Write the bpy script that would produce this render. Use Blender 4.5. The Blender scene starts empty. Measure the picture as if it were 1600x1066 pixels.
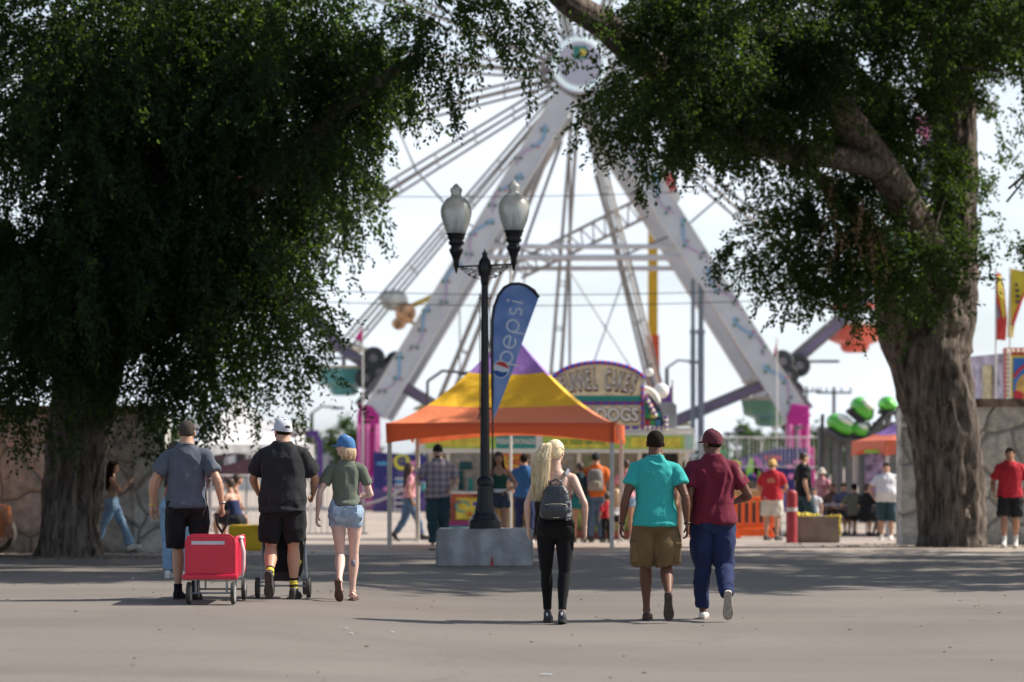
import bpy, math, random
import numpy as np
from mathutils import Vector, Matrix, Euler
R = math.radians
random.seed(7)
RNG = np.random.default_rng(11)
sc = bpy.context.scene
COL = sc.collection

# ------------------------------------------------------------------ camera
F = 3778.0          # focal length in photo pixels (85 mm on a 36 mm wide frame, 1600 px)
HOR, CX, CAMZ = 722.0, 800.0, 1.5
cam_d = bpy.data.cameras.new('camera')
cam_d.lens = 85.0; cam_d.sensor_width = 36.0
cam_d.shift_y = (HOR - 533.0) / 1600.0
cam_d.clip_end = 3000.0
cam_d.dof.use_dof = True
cam_d.dof.focus_distance = 23.6
cam_d.dof.aperture_fstop = 1.55
cam = bpy.data.objects.new('camera', cam_d)
cam.location = (0, 0, CAMZ); cam.rotation_euler = (R(90), 0, 0)
COL.objects.link(cam); sc.camera = cam

# ------------------------------------------------------------------ sun and sky
SUN_EL, SUN_AZ = 42.0, 9.0        # azimuth measured from +X towards +Y
sd = bpy.data.lights.new('sun', 'SUN'); sd.energy = 5.0; sd.angle = R(0.6); sd.color = (1.0, 0.93, 0.84)
so = bpy.data.objects.new('sun', sd); COL.objects.link(so)
sdir = Vector((math.cos(R(SUN_EL)) * math.cos(R(SUN_AZ)), math.cos(R(SUN_EL)) * math.sin(R(SUN_AZ)), math.sin(R(SUN_EL))))
so.rotation_euler = (-sdir).to_track_quat('-Z', 'Y').to_euler(); so.location = (30, 5, 30)
w = bpy.data.worlds.new('World'); sc.world = w; w.use_nodes = True
nt = w.node_tree; nt.nodes.clear()
def N(t, typ, **kw):
    n = t.nodes.new(typ)
    for k, v in kw.items(): setattr(n, k, v)
    return n
out = N(nt, 'ShaderNodeOutputWorld'); bg = N(nt, 'ShaderNodeBackground')
sky = N(nt, 'ShaderNodeTexSky', sky_type='NISHITA', sun_disc=False)
sky.sun_elevation = R(SUN_EL); sky.sun_rotation = R(90 - SUN_AZ); sky.air_density = 1.0; sky.dust_density = 1.5
tc = N(nt, 'ShaderNodeTexCoord'); mp = N(nt, 'ShaderNodeMapping'); mp.inputs['Scale'].default_value = (1.6, 1.6, 5.5)
mp.inputs['Location'].default_value = (0.3, 0.2, 0.4)
nz = N(nt, 'ShaderNodeTexNoise'); nz.inputs['Scale'].default_value = 2.2; nz.inputs['Detail'].default_value = 7; nz.inputs['Roughness'].default_value = 0.52
rp = N(nt, 'ShaderNodeValToRGB'); rp.color_ramp.elements[0].position = 0.36; rp.color_ramp.elements[1].position = 0.56
rp.color_ramp.elements[0].color = (0.42, 0.42, 0.42, 1); rp.color_ramp.elements[1].color = (0.97, 0.97, 0.97, 1)
mx = N(nt, 'ShaderNodeMix', data_type='RGBA')
mx.inputs['B'].default_value = (7.2, 7.8, 8.6, 1)      # thin bright cloud
nt.links.new(tc.outputs['Generated'], mp.inputs[0]); nt.links.new(mp.outputs[0], nz.inputs[0]); nt.links.new(nz.outputs[0], rp.inputs[0])
sp_ = N(nt, 'ShaderNodeSeparateXYZ'); nt.links.new(tc.outputs['Generated'], sp_.inputs[0])
fr = N(nt, 'ShaderNodeMapRange'); fr.inputs['From Min'].default_value = .22; fr.inputs['From Max'].default_value = .62; fr.inputs['To Min'].default_value = 1.0; fr.inputs['To Max'].default_value = .20; nt.links.new(sp_.outputs['Z'], fr.inputs[0])
fy = N(nt, 'ShaderNodeMapRange'); fy.inputs['From Min'].default_value = -.3; fy.inputs['From Max'].default_value = .6; fy.inputs['To Min'].default_value = .32; fy.inputs['To Max'].default_value = 1.0; nt.links.new(sp_.outputs['Y'], fy.inputs[0])
fz_ = N(nt, 'ShaderNodeMath', operation='MULTIPLY'); nt.links.new(rp.outputs[0], fz_.inputs[0]); nt.links.new(fy.outputs[0], fz_.inputs[1])
fm = N(nt, 'ShaderNodeMath', operation='MULTIPLY'); nt.links.new(fz_.outputs[0], fm.inputs[0]); nt.links.new(fr.outputs[0], fm.inputs[1]); nt.links.new(fm.outputs[0], mx.inputs['Factor']); nt.links.new(sky.outputs[0], mx.inputs['A'])
nt.links.new(mx.outputs['Result'], bg.inputs[0]); bg.inputs[1].default_value = 0.10
nt.links.new(bg.outputs[0], out.inputs[0])
sc.view_settings.view_transform = 'Standard'; sc.view_settings.look = 'None'
sc.view_settings.exposure = 0.52; sc.view_settings.gamma = 1.0; sc.view_settings.use_curve_mapping = False
sc.cycles.max_bounces = 8; sc.cycles.transparent_max_bounces = 12; sc.cycles.use_denoising = True
sc.cycles.sample_clamp_indirect = 4.0

# ------------------------------------------------------------------ helpers
def sstep(a, b, x):
    t = min(1, max(0, (x - a) / (b - a))); return t * t * (3 - 2 * t)
def gz(x, y):
    """height of the gently uneven ground"""
    return -0.34 * sstep(40, 62, y) + 0.12 * sstep(0.0, -2.6, x) * (1 - sstep(26, 36, y))
def gpos(px, D):
    X = (px - CX) * D / F; return (X, D, gz(X, D))
def PX(px, py, D): return Vector(((px - CX) * D / F, D, CAMZ + (HOR - py) * D / F))

def vnoise(p, seed=0):
    p = np.asarray(p, float); i = np.floor(p).astype(np.int64); f = p - i; f = f * f * (3 - 2 * f)
    def h(a, b, c):
        n = (a * 374761393 + b * 668265263 + c * 2147483647 + seed * 1442695041) & 0x7fffffff
        n = ((n ^ (n >> 13)) * 1274126177) & 0x7fffffff
        n = n ^ (n >> 16)
        return (n & 0xffff) / 65535.0
    r = 0
    for dx in (0, 1):
        for dy in (0, 1):
            for dz in (0, 1):
                wgt = (f[:, 0] if dx else 1 - f[:, 0]) * (f[:, 1] if dy else 1 - f[:, 1]) * (f[:, 2] if dz else 1 - f[:, 2])
                r = r + wgt * h(i[:, 0] + dx, i[:, 1] + dy, i[:, 2] + dz)
    return r
def fbm(p, o=3, seed=0):
    p = np.asarray(p, float); a, s, r = 1.0, 0.0, 0
    for k in range(o):
        r = r + a * vnoise(p * 2 ** k, seed + k); s += a; a *= 0.5
    return r / s

_mats = {}
def mat(name, col=(.5, .5, .5), rough=.6, metal=0.0, var=.12, vs=6.0, bump=0.0, bs=40.0, stretch=(1, 1, 1), spec=.5, trans=0.0, coat=0.0, emit=None, sheen=0.0, alpha=1.0):
    if name in _mats: return _mats[name]
    m = bpy.data.materials.new(name); m.use_nodes = True; t = m.node_tree; b = t.nodes['Principled BSDF']
    b.inputs['Roughness'].default_value = rough; b.inputs['Metallic'].default_value = metal
    b.inputs['Specular IOR Level'].default_value = spec; b.inputs['Transmission Weight'].default_value = trans
    b.inputs['Coat Weight'].default_value = coat; b.inputs['Sheen Weight'].default_value = sheen
    c4 = (*col, 1); b.inputs['Base Color'].default_value = c4
    if var or bump:
        tcn = N(t, 'ShaderNodeTexCoord'); mpn = N(t, 'ShaderNodeMapping'); mpn.inputs['Scale'].default_value = stretch
        t.links.new(tcn.outputs['Object'], mpn.inputs[0])
    if var:
        n1 = N(t, 'ShaderNodeTexNoise'); n1.inputs['Scale'].default_value = vs; n1.inputs['Detail'].default_value = 5
        t.links.new(mpn.outputs[0], n1.inputs[0])
        r1 = N(t, 'ShaderNodeMapRange'); r1.inputs['From Min'].default_value = .3; r1.inputs['From Max'].default_value = .7
        r1.inputs['To Min'].default_value = 1 - var; r1.inputs['To Max'].default_value = 1 + var
        t.links.new(n1.outputs[0], r1.inputs[0])
        mm = N(t, 'ShaderNodeVectorMath', operation='SCALE'); mm.inputs[0].default_value = col
        t.links.new(r1.outputs[0], mm.inputs['Scale']); t.links.new(mm.outputs[0], b.inputs['Base Color'])
    if bump:
        n2 = N(t, 'ShaderNodeTexNoise'); n2.inputs['Scale'].default_value = bs; n2.inputs['Detail'].default_value = 4
        t.links.new(mpn.outputs[0], n2.inputs[0])
        bp = N(t, 'ShaderNodeBump'); bp.inputs['Strength'].default_value = bump; bp.inputs['Distance'].default_value = .02
        t.links.new(n2.outputs[0], bp.inputs['Height']); t.links.new(bp.outputs[0], b.inputs['Normal'])
    if emit:
        b.inputs['Emission Color'].default_value = (*emit[:3], 1); b.inputs['Emission Strength'].default_value = emit[3]
    _mats[name] = m; return m
def cloth(name, col, var=.14, bump=.7): return mat(name, col, .85, var=var, vs=5, bump=bump, bs=9, spec=.2, sheen=.05)
def skin(name, col): return mat(name, col, .5, var=.07, vs=14, bump=.08, bs=60, spec=.4)

class MB:
    def __init__(s): s.v, s.f, s.m, s.cur, s.n = [], [], [], 0, 0
    def add(s, v, f, m=None):
        b = s.n; v = [tuple(x) for x in v]; s.v.extend(v); s.n += len(v)
        for q in f: s.f.append(tuple(b + i for i in q)); s.m.append(s.cur if m is None else m)
        return s
    def box(s, c, d, rot=None, m=None, taper=1.0):
        hx, hy, hz = d[0] / 2, d[1] / 2, d[2] / 2
        v = [Vector((x * hx * (taper if z > 0 else 1), y * hy * (taper if z > 0 else 1), z * hz)) for z in (-1, 1) for y in (-1, 1) for x in (-1, 1)]
        if rot is not None: v = [rot @ q for q in v]
        v = [q + Vector(c) for q in v]
        return s.add(v, [(0, 2, 3, 1), (4, 5, 7, 6), (0, 1, 5, 4), (2, 6, 7, 3), (0, 4, 6, 2), (1, 3, 7, 5)], m)
    def beam(s, a, b, wx, wz, m=None, up=(0, 1, 0)):
        a, b = Vector(a), Vector(b); d = b - a; L = d.length; d.normalize(); u = Vector(up); x = d.cross(u)
        if x.length < 1e-4: x = d.cross(Vector((1, 0, 0)))
        x.normalize(); y = x.cross(d).normalized()
        return s.box((a + b) / 2, (wx, wz, L), Matrix((x, y, d)).transposed(), m)
    def tube(s, pts, r, n=8, m=None, cap=True):
        pts = [Vector(p) for p in pts]; k = len(pts); rr = r if hasattr(r, '__len__') else [r] * k
        v, f = [], []; prev = None
        for i, p in enumerate(pts):
            t = (pts[min(i + 1, k - 1)] - pts[max(i - 1, 0)])
            if t.length < 1e-9: t = Vector((0, 0, 1))
            t.normalize()
            if prev is None: x = t.orthogonal().normalized()
            else:
                x = prev - t * prev.dot(t)
                x = x.normalized() if x.length > 1e-6 else t.orthogonal().normalized()
            prev = x; y = t.cross(x)
            for j in range(n):
                a = 2 * math.pi * j / n; v.append(p + (x * math.cos(a) + y * math.sin(a)) * rr[i])
        for i in range(k - 1):
            for j in range(n): f.append((i * n + j, i * n + (j + 1) % n, (i + 1) * n + (j + 1) % n, (i + 1) * n + j))
        if cap: f.append(tuple(range(n - 1, -1, -1))); f.append(tuple((k - 1) * n + j for j in range(n)))
        return s.add(v, f, m)
    def loft(s, rings, n=24, m=None, e=2.0):
        """rings: (centre, x axis, y axis, a, b)"""
        v, f = [], []; k = len(rings)
        for c, ax, ay, a, b in rings:
            c, ax, ay = Vector(c), Vector(ax), Vector(ay)
            for j in range(n):
                t = 2 * math.pi * j / n; ct, st = math.cos(t), math.sin(t)
                v.append(c + ax * (a * math.copysign(abs(ct) ** (2 / e), ct)) + ay * (b * math.copysign(abs(st) ** (2 / e), st)))
        for i in range(k - 1):
            for j in range(n): f.append((i * n + j, i * n + (j + 1) % n, (i + 1) * n + (j + 1) % n, (i + 1) * n + j))
        f.append(tuple(range(n - 1, -1, -1))); f.append(tuple((k - 1) * n + j for j in range(n)))
        return s.add(v, f, m)
    def lathe(s, prof, c=(0, 0, 0), n=24, m=None, flute=0):
        v, f = [], []; k = len(prof)
        for r, z in prof:
            for j in range(n):
                a = 2 * math.pi * j / n; rr = max(r, .0005) * (1 - (flute if j % 2 else 0)); v.append((c[0] + rr * math.cos(a), c[1] + rr * math.sin(a), c[2] + z))
        for i in range(k - 1):
            for j in range(n): f.append((i * n + j, i * n + (j + 1) % n, (i + 1) * n + (j + 1) % n, (i + 1) * n + j))
        f.append(tuple(range(n - 1, -1, -1))); f.append(tuple((k - 1) * n + j for j in range(n)))
        return s.add(v, f, m)
    def ball(s, c, r, n=16, M=None, m=None):
        r = r if hasattr(r, '__len__') else (r, r, r); v, f = [], []; h = n // 2
        for i in range(1, h):
            a = math.pi * i / h
            for j in range(n):
                b = 2 * math.pi * j / n; v.append(Vector((r[0] * math.sin(a) * math.cos(b), r[1] * math.sin(a) * math.sin(b), r[2] * math.cos(a))))
        v += [Vector((0, 0, r[2])), Vector((0, 0, -r[2]))]; T, B = len(v) - 2, len(v) - 1
        if M is not None: v = [M @ q for q in v]
        v = [q + Vector(c) for q in v]
        for i in range(h - 2):
            for j in range(n): f.append((i * n + j, (i + 1) * n + j, (i + 1) * n + (j + 1) % n, i * n + (j + 1) % n))
        for j in range(n): f.append((T, j, (j + 1) % n)); f.append((B, (h - 2) * n + (j + 1) % n, (h - 2) * n + j))
        return s.add(v, f, m)
    def prism(s, poly, y0, y1, m=None, xf=None):
        """polygon in the XZ plane extruded along Y"""
        k = len(poly); v = [Vector((x, y0, z)) for x, z in poly] + [Vector((x, y1, z)) for x, z in poly]
        if xf is not None: v = [xf @ q for q in v]
        f = [tuple(range(k)), tuple(range(2 * k - 1, k - 1, -1))] + [(i, i + k, (i + 1) % k + k, (i + 1) % k) for i in range(k)]
        return s.add(v, f, m)
    def mesh(s, me, M, m=None):
        return s.add([M @ v.co for v in me.vertices], [tuple(p.vertices) for p in me.polygons], m)
    def data(s, name='m'):
        me = bpy.data.meshes.new(name); me.from_pydata(s.v, [], s.f); return me
    def build(s, name, mats, parent=None, smooth=False, world=False, bevel=0.0):
        if parent is not None and world:
            inv = parent.matrix_basis.inverted(); s.v = [tuple(inv @ Vector(q)) for q in s.v]
        me = s.data(name)
        mats = mats if isinstance(mats, (list, tuple)) else [mats]
        for x in mats: me.materials.append(x)
        if len(mats) > 1: me.polygons.foreach_set('material_index', np.array(s.m, dtype=np.int32))
        if smooth: me.polygons.foreach_set('use_smooth', np.ones(len(me.polygons), dtype=bool))
        me.update(); o = bpy.data.objects.new(name, me); COL.objects.link(o)
        if parent is not None: o.parent = parent
        if bevel:
            bv = o.modifiers.new('bevel', 'BEVEL'); bv.width = bevel; bv.segments = 2; bv.limit_method = 'ANGLE'
        return o
def tag(o, label=None, cat=None, group=None, kind=None):
    if label: o['label'] = label
    if cat: o['category'] = cat
    if group: o['group'] = group
    if kind: o['kind'] = kind
    return o
def empty(name, loc, label, cat, group=None, rz=0.0, kind=None):
    o = bpy.data.objects.new(name, None); COL.objects.link(o); o.location = loc; o.rotation_euler = (0, 0, rz); o.empty_display_size = .2
    return tag(o, label, cat, group, kind)
def copy_tree(o, parent=None):
    c = o.copy(); COL.objects.link(c); c.parent = parent
    for ch in list(o.children): copy_tree(ch, c)
    return c
def text_mesh(body, size=1.0, extrude=.01, offset=0.0, sx=1.0):
    cu = bpy.data.curves.new('t', 'FONT'); cu.body = body; cu.size = size; cu.extrude = extrude; cu.align_x = 'CENTER'; cu.align_y = 'CENTER'; cu.offset = offset; cu.resolution_u = 4
    o = bpy.data.objects.new('t', cu); COL.objects.link(o); bpy.context.view_layer.update()
    me = bpy.data.meshes.new_from_object(o.evaluated_get(bpy.context.evaluated_depsgraph_get()))
    bpy.data.objects.remove(o); bpy.data.curves.remove(cu)
    for v in me.vertices: v.co.x *= sx
    return me
def TXT(x, y, z, rz=0, tilt=0):
    """matrix that stands text up, facing the camera side (-Y)"""
    return Matrix.Translation((x, y, z)) @ Matrix.Rotation(rz, 4, 'Z') @ Matrix.Rotation(R(90), 4, 'X') @ Matrix.Rotation(tilt, 4, 'Z')
def stroke(mb, pts, wd, y, thick=.004, m=None, xf=None):
    """flat ribbon along 2D points in the XZ plane"""
    pts = [Vector((p[0], p[1])) for p in pts]; L, Rr = [], []
    for i, p in enumerate(pts):
        t = (pts[min(i + 1, len(pts) - 1)] - pts[max(i - 1, 0)]).normalized(); n = Vector((-t.y, t.x)) * wd / 2
        L.append(p + n); Rr.append(p - n)
    for i in range(len(pts) - 1):
        mb.prism([L[i], L[i + 1], Rr[i + 1], Rr[i]], y, y + thick, m, xf)

# ------------------------------------------------------------------ ground
def node_mat(name):
    m = bpy.data.materials.new(name); m.use_nodes = True; return m, m.node_tree, m.node_tree.nodes['Principled BSDF']
def asphalt_mat(name, c0, c1, rough=.85, seam=True):
    m, t, b = node_mat(name); b.inputs['Roughness'].default_value = rough; b.inputs['Specular IOR Level'].default_value = .3
    tcn = N(t, 'ShaderNodeTexCoord'); L = t.links
    big = N(t, 'ShaderNodeTexNoise'); big.inputs['Scale'].default_value = .22; big.inputs['Detail'].default_value = 12; big.inputs['Roughness'].default_value = .68; big.inputs['Distortion'].default_value = .6
    mpn = N(t, 'ShaderNodeMapping'); mpn.inputs['Scale'].default_value = (.8, 1.0, 1); L.new(tcn.outputs['Object'], mpn.inputs[0]); L.new(mpn.outputs[0], big.inputs[0])
    r = N(t, 'ShaderNodeValToRGB'); r.color_ramp.elements[0].position = .3; r.color_ramp.elements[1].position = .7
    r.color_ramp.elements[0].color = (*c0, 1); r.color_ramp.elements[1].color = (*c1, 1); L.new(big.outputs[0], r.inputs[0])
    fine = N(t, 'ShaderNodeTexNoise'); fine.inputs['Scale'].default_value = 90; fine.inputs['Detail'].default_value = 3; L.new(tcn.outputs['Object'], fine.inputs[0])
    sp = N(t, 'ShaderNodeMapRange'); sp.inputs['From Min'].default_value = .3; sp.inputs['From Max'].default_value = .7; sp.inputs['To Min'].default_value = .8; sp.inputs['To Max'].default_value = 1.2
    L.new(fine.outputs[0], sp.inputs[0])
    mm = N(t, 'ShaderNodeVectorMath', operation='SCALE'); L.new(r.outputs[0], mm.inputs[0]); L.new(sp.outputs[0], mm.inputs['Scale'])
    # stones and stains
    vo = N(t, 'ShaderNodeTexVoronoi'); vo.inputs['Scale'].default_value = 1.7; L.new(tcn.outputs['Object'], vo.inputs[0])
    gt = N(t, 'ShaderNodeMath', operation='LESS_THAN'); gt.inputs[1].default_value = .035; L.new(vo.outputs['Distance'], gt.inputs[0])
    m2 = N(t, 'ShaderNodeMix', data_type='RGBA'); L.new(gt.outputs[0], m2.inputs['Factor']); L.new(mm.outputs[0], m2.inputs['A']); m2.inputs['B'].default_value = (.045, .04, .038, 1)
    last = m2.outputs['Result']
    if seam:
        # long shallow tracks and cracks
        wv = N(t, 'ShaderNodeTexNoise'); wv.inputs['Scale'].default_value = 1.0; wv.inputs['Detail'].default_value = 4
        mp3 = N(t, 'ShaderNodeMapping'); mp3.inputs['Scale'].default_value = (.10, .8, 1); mp3.inputs['Rotation'].default_value = (0, 0, .06); L.new(tcn.outputs['Object'], mp3.inputs[0]); L.new(mp3.outputs[0], wv.inputs[0])
        r3 = N(t, 'ShaderNodeMapRange'); r3.inputs['From Min'].default_value = .35; r3.inputs['From Max'].default_value = .62; r3.inputs['To Min'].default_value = .93; r3.inputs['To Max'].default_value = 1.05
        L.new(wv.outputs[0], r3.inputs[0]); m3 = N(t, 'ShaderNodeVectorMath', operation='SCALE'); L.new(last, m3.inputs[0]); L.new(r3.outputs[0], m3.inputs['Scale']); last = m3.outputs[0]
        cr = N(t, 'ShaderNodeTexVoronoi', feature='DISTANCE_TO_EDGE'); cr.inputs['Scale'].default_value = .16
        nd = N(t, 'ShaderNodeTexNoise'); nd.inputs['Scale'].default_value = 1.4; nd.inputs['Detail'].default_value = 5; L.new(tcn.outputs['Object'], nd.inputs[0])
        ad = N(t, 'ShaderNodeVectorMath', operation='ADD'); L.new(tcn.outputs['Object'], ad.inputs[0]); L.new(nd.outputs['Color'], ad.inputs[1]); L.new(ad.outputs[0], cr.inputs[0])
        lt = N(t, 'ShaderNodeMapRange'); lt.inputs['From Min'].default_value = 0; lt.inputs['From Max'].default_value = .004; lt.inputs['To Min'].default_value = .86; lt.inputs['To Max'].default_value = 1
        L.new(cr.outputs['Distance'], lt.inputs[0]); m4 = N(t, 'ShaderNodeVectorMath', operation='SCALE'); L.new(last, m4.inputs[0]); L.new(lt.outputs[0], m4.inputs['Scale']); last = m4.outputs[0]
    L.new(last, b.inputs['Base Color'])
    bp = N(t, 'ShaderNodeBump'); bp.inputs['Strength'].default_value = .5; bp.inputs['Distance'].default_value = .006; L.new(fine.outputs[0], bp.inputs['Height'])
    b2 = N(t, 'ShaderNodeBump'); b2.inputs['Strength'].default_value = .4; b2.inputs['Distance'].default_value = .08; L.new(big.outputs[0], b2.inputs['Height']); L.new(bp.outputs[0], b2.inputs['Normal'])
    L.new(b2.outputs[0], b.inputs['Normal']); return m
def sheet(name, xs, ys, dz, m):
    v = [(x, y, gz(x, y) + dz) for y in ys for x in xs]; n = len(xs)
    f = [(j * n + i, j * n + i + 1, (j + 1) * n + i + 1, (j + 1) * n + i) for j in range(len(ys) - 1) for i in range(n - 1)]
    mb = MB().add(v, f); return tag(mb.build(name, m, smooth=True), kind='structure')
M_plaza = asphalt_mat('plaza_concrete', (.30, .25, .21), (.40, .34, .29), seam=False)
M_asph = asphalt_mat('asphalt', (.152, .134, .118), (.205, .183, .162))
xs = list(np.concatenate([[-900, -400, -150, -60], np.arange(-30, 31, 1.0), [60, 150, 400, 900]]))
sheet('ground', xs, list(np.concatenate([[-40], np.arange(-10, 70, 1.0), [90, 130, 200, 400, 900, 1800]])), -.012, M_plaza)
xa = list(np.concatenate([[-60, -45], np.arange(-30, 31, 1.0), [45, 60]]))
sheet('road', xa, list(np.arange(-10, 39, 1.0)) + [38.9], 0.0, M_asph)
sheet('kerb_strip', xa, [38.88, 39.35], .005, mat('kerb_concrete', (.42, .38, .34), .9, var=.2, vs=3, bump=.4, bs=30))

# ------------------------------------------------------------------ stone walls
def stone_mat(name, c0, c1, mortar, scale=1.45):
    m, t, b = node_mat(name); L = t.links; b.inputs['Roughness'].default_value = .9; b.inputs['Specular IOR Level'].default_value = .2
    tcn = N(t, 'ShaderNodeTexCoord'); nd = N(t, 'ShaderNodeTexNoise'); nd.inputs['Scale'].default_value = 1.3; L.new(tcn.outputs['Object'], nd.inputs[0])
    sc_ = N(t, 'ShaderNodeVectorMath', operation='SCALE'); sc_.inputs['Scale'].default_value = .35; L.new(nd.outputs['Color'], sc_.inputs[0])
    ad = N(t, 'ShaderNodeVectorMath', operation='ADD'); L.new(tcn.outputs['Object'], ad.inputs[0]); L.new(sc_.outputs[0], ad.inputs[1])
    ve = N(t, 'ShaderNodeTexVoronoi', feature='DISTANCE_TO_EDGE'); ve.inputs['Scale'].default_value = scale; L.new(ad.outputs[0], ve.inputs[0])
    vc = N(t, 'ShaderNodeTexVoronoi'); vc.inputs['Scale'].default_value = scale; L.new(ad.outputs[0], vc.inputs[0])
    sx = N(t, 'ShaderNodeSeparateColor'); L.new(vc.outputs['Color'], sx.inputs[0])
    r = N(t, 'ShaderNodeValToRGB'); r.color_ramp.elements[0].color = (*c0, 1); r.color_ramp.elements[1].color = (*c1, 1); L.new(sx.outputs[0], r.inputs[0])
    fn = N(t, 'ShaderNodeTexNoise'); fn.inputs['Scale'].default_value = 7; fn.inputs['Detail'].default_value = 8; L.new(tcn.outputs['Object'], fn.inputs[0])
    mr = N(t, 'ShaderNodeMapRange'); mr.inputs['From Min'].default_value = .3; mr.inputs['From Max'].default_value = .7; mr.inputs['To Min'].default_value = .68; mr.inputs['To Max'].default_value = 1.25; L.new(fn.outputs[0], mr.inputs[0])
    ms = N(t, 'ShaderNodeVectorMath', operation='SCALE'); L.new(r.outputs[0], ms.inputs[0]); L.new(mr.outputs[0], ms.inputs['Scale'])
    e = N(t, 'ShaderNodeMapRange'); e.inputs['From Min'].default_value = .012; e.inputs['From Max'].default_value = .035; L.new(ve.outputs['Distance'], e.inputs[0])
    mxn = N(t, 'ShaderNodeMix', data_type='RGBA'); L.new(e.outputs[0], mxn.inputs['Factor']); mxn.inputs['A'].default_value = (*mortar, 1); L.new(ms.outputs[0], mxn.inputs['B']); L.new(mxn.outputs['Result'], b.inputs['Base Color'])
    e2 = N(t, 'ShaderNodeMapRange'); e2.inputs['From Min'].default_value = 0; e2.inputs['From Max'].default_value = .09; L.new(ve.outputs['Distance'], e2.inputs[0])
    sm = N(t, 'ShaderNodeMath', operation='MULTIPLY_ADD'); sm.inputs[1].default_value = .4; L.new(fn.outputs[0], sm.inputs[0]); L.new(e2.outputs[0], sm.inputs[2])
    bp = N(t, 'ShaderNodeBump'); bp.inputs['Strength'].default_value = .9; bp.inputs['Distance'].default_value = .06; L.new(sm.outputs[0], bp.inputs['Height']); L.new(bp.outputs[0], b.inputs['Normal'])
    return m
M_stone = stone_mat('flagstone', (.43, .42, .385), (.58, .565, .53), (.27, .26, .235))
M_stone2 = stone_mat('coping_stone', (.20, .15, .11), (.27, .21, .16), (.10, .08, .06), .6)
def stone_wall(x0, x1, y, h, label, end):
    t = empty('stone_wall', ((x0 + x1) / 2, y, gz(x0 if end < 0 else x1, y)), label, 'wall')
    a, b = x0 - t.location.x, x1 - t.location.x
    mb = MB(); n = 60
    for j in range(2): pass
    mb.box(((a + b) / 2, 0, h / 2 - .1), (b - a, .5, h + .2)); mb.build('masonry', M_stone, t)
    c = MB(); k = a
    while k < b:
        L = min(1.1 + .5 * random.random(), b - k); c.box((k + L / 2, 0, h + .07), (L - .012, .62, .14 + .02 * random.random())); k += L
    c.build('coping', M_stone2, t)
    p = MB(); xe = b if end > 0 else a
    p.box((xe - end * .2, -.02, h / 2 - .1 + .01), (.52, .66, h + .22)); p.build('end_pier', M_stone, t)
    return t
stone_wall(-34, -5.85, 40.7, 2.3, 'low flagstone wall behind the drooping tree and the woman in flared jeans', 1)
stone_wall(7.45, 40, 46.2, 2.62, 'taller flagstone wall with brown coping, behind the huge forked trunk', -1)

# ------------------------------------------------------------------ trees
def bark_mat(name, c0, c1):
    m, t, b = node_mat(name); L = t.links; b.inputs['Roughness'].default_value = .95; b.inputs['Specular IOR Level'].default_value = .15
    tcn = N(t, 'ShaderNodeTexCoord'); mpn = N(t, 'ShaderNodeMapping'); mpn.inputs['Scale'].default_value = (7, 7, 1.1); L.new(tcn.outputs['Object'], mpn.inputs[0])
    n = N(t, 'ShaderNodeTexNoise'); n.inputs['Scale'].default_value = 1.6; n.inputs['Detail'].default_value = 9; n.inputs['Roughness'].default_value = .65; n.inputs['Distortion'].default_value = .7; L.new(mpn.outputs[0], n.inputs[0])
    r = N(t, 'ShaderNodeValToRGB'); r.color_ramp.elements[0].position = .36; r.color_ramp.elements[1].position = .62
    r.color_ramp.elements[0].color = (*c0, 1); r.color_ramp.elements[1].color = (*c1, 1); L.new(n.outputs[0], r.inputs[0]); L.new(r.outputs[0], b.inputs['Base Color'])
    bp = N(t, 'ShaderNodeBump'); bp.inputs['Strength'].default_value = 1; bp.inputs['Distance'].default_value = .09; L.new(n.outputs[0], bp.inputs['Height']); L.new(bp.outputs[0], b.inputs['Normal']); return m
M_bark = bark_mat('bark', (.045, .036, .03), (.235, .195, .165))
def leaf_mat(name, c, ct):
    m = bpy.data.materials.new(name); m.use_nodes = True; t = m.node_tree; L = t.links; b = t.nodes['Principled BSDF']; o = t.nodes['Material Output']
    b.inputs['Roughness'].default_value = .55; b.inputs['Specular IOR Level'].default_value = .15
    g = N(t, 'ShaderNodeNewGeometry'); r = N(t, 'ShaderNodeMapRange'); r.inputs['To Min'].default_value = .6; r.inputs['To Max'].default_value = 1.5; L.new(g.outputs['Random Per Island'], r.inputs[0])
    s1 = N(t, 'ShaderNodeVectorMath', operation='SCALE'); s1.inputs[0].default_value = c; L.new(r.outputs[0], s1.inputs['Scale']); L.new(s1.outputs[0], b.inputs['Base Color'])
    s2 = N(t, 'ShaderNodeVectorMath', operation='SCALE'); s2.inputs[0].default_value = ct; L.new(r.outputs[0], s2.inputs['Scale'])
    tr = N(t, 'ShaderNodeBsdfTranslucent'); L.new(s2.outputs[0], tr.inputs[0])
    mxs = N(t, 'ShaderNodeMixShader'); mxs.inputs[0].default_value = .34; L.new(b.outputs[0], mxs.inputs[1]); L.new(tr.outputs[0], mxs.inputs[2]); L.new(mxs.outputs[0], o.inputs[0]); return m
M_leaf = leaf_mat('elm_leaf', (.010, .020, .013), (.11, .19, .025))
M_leaf2 = leaf_mat('far_leaf', (.05, .085, .035), (.09, .16, .04))

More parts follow.
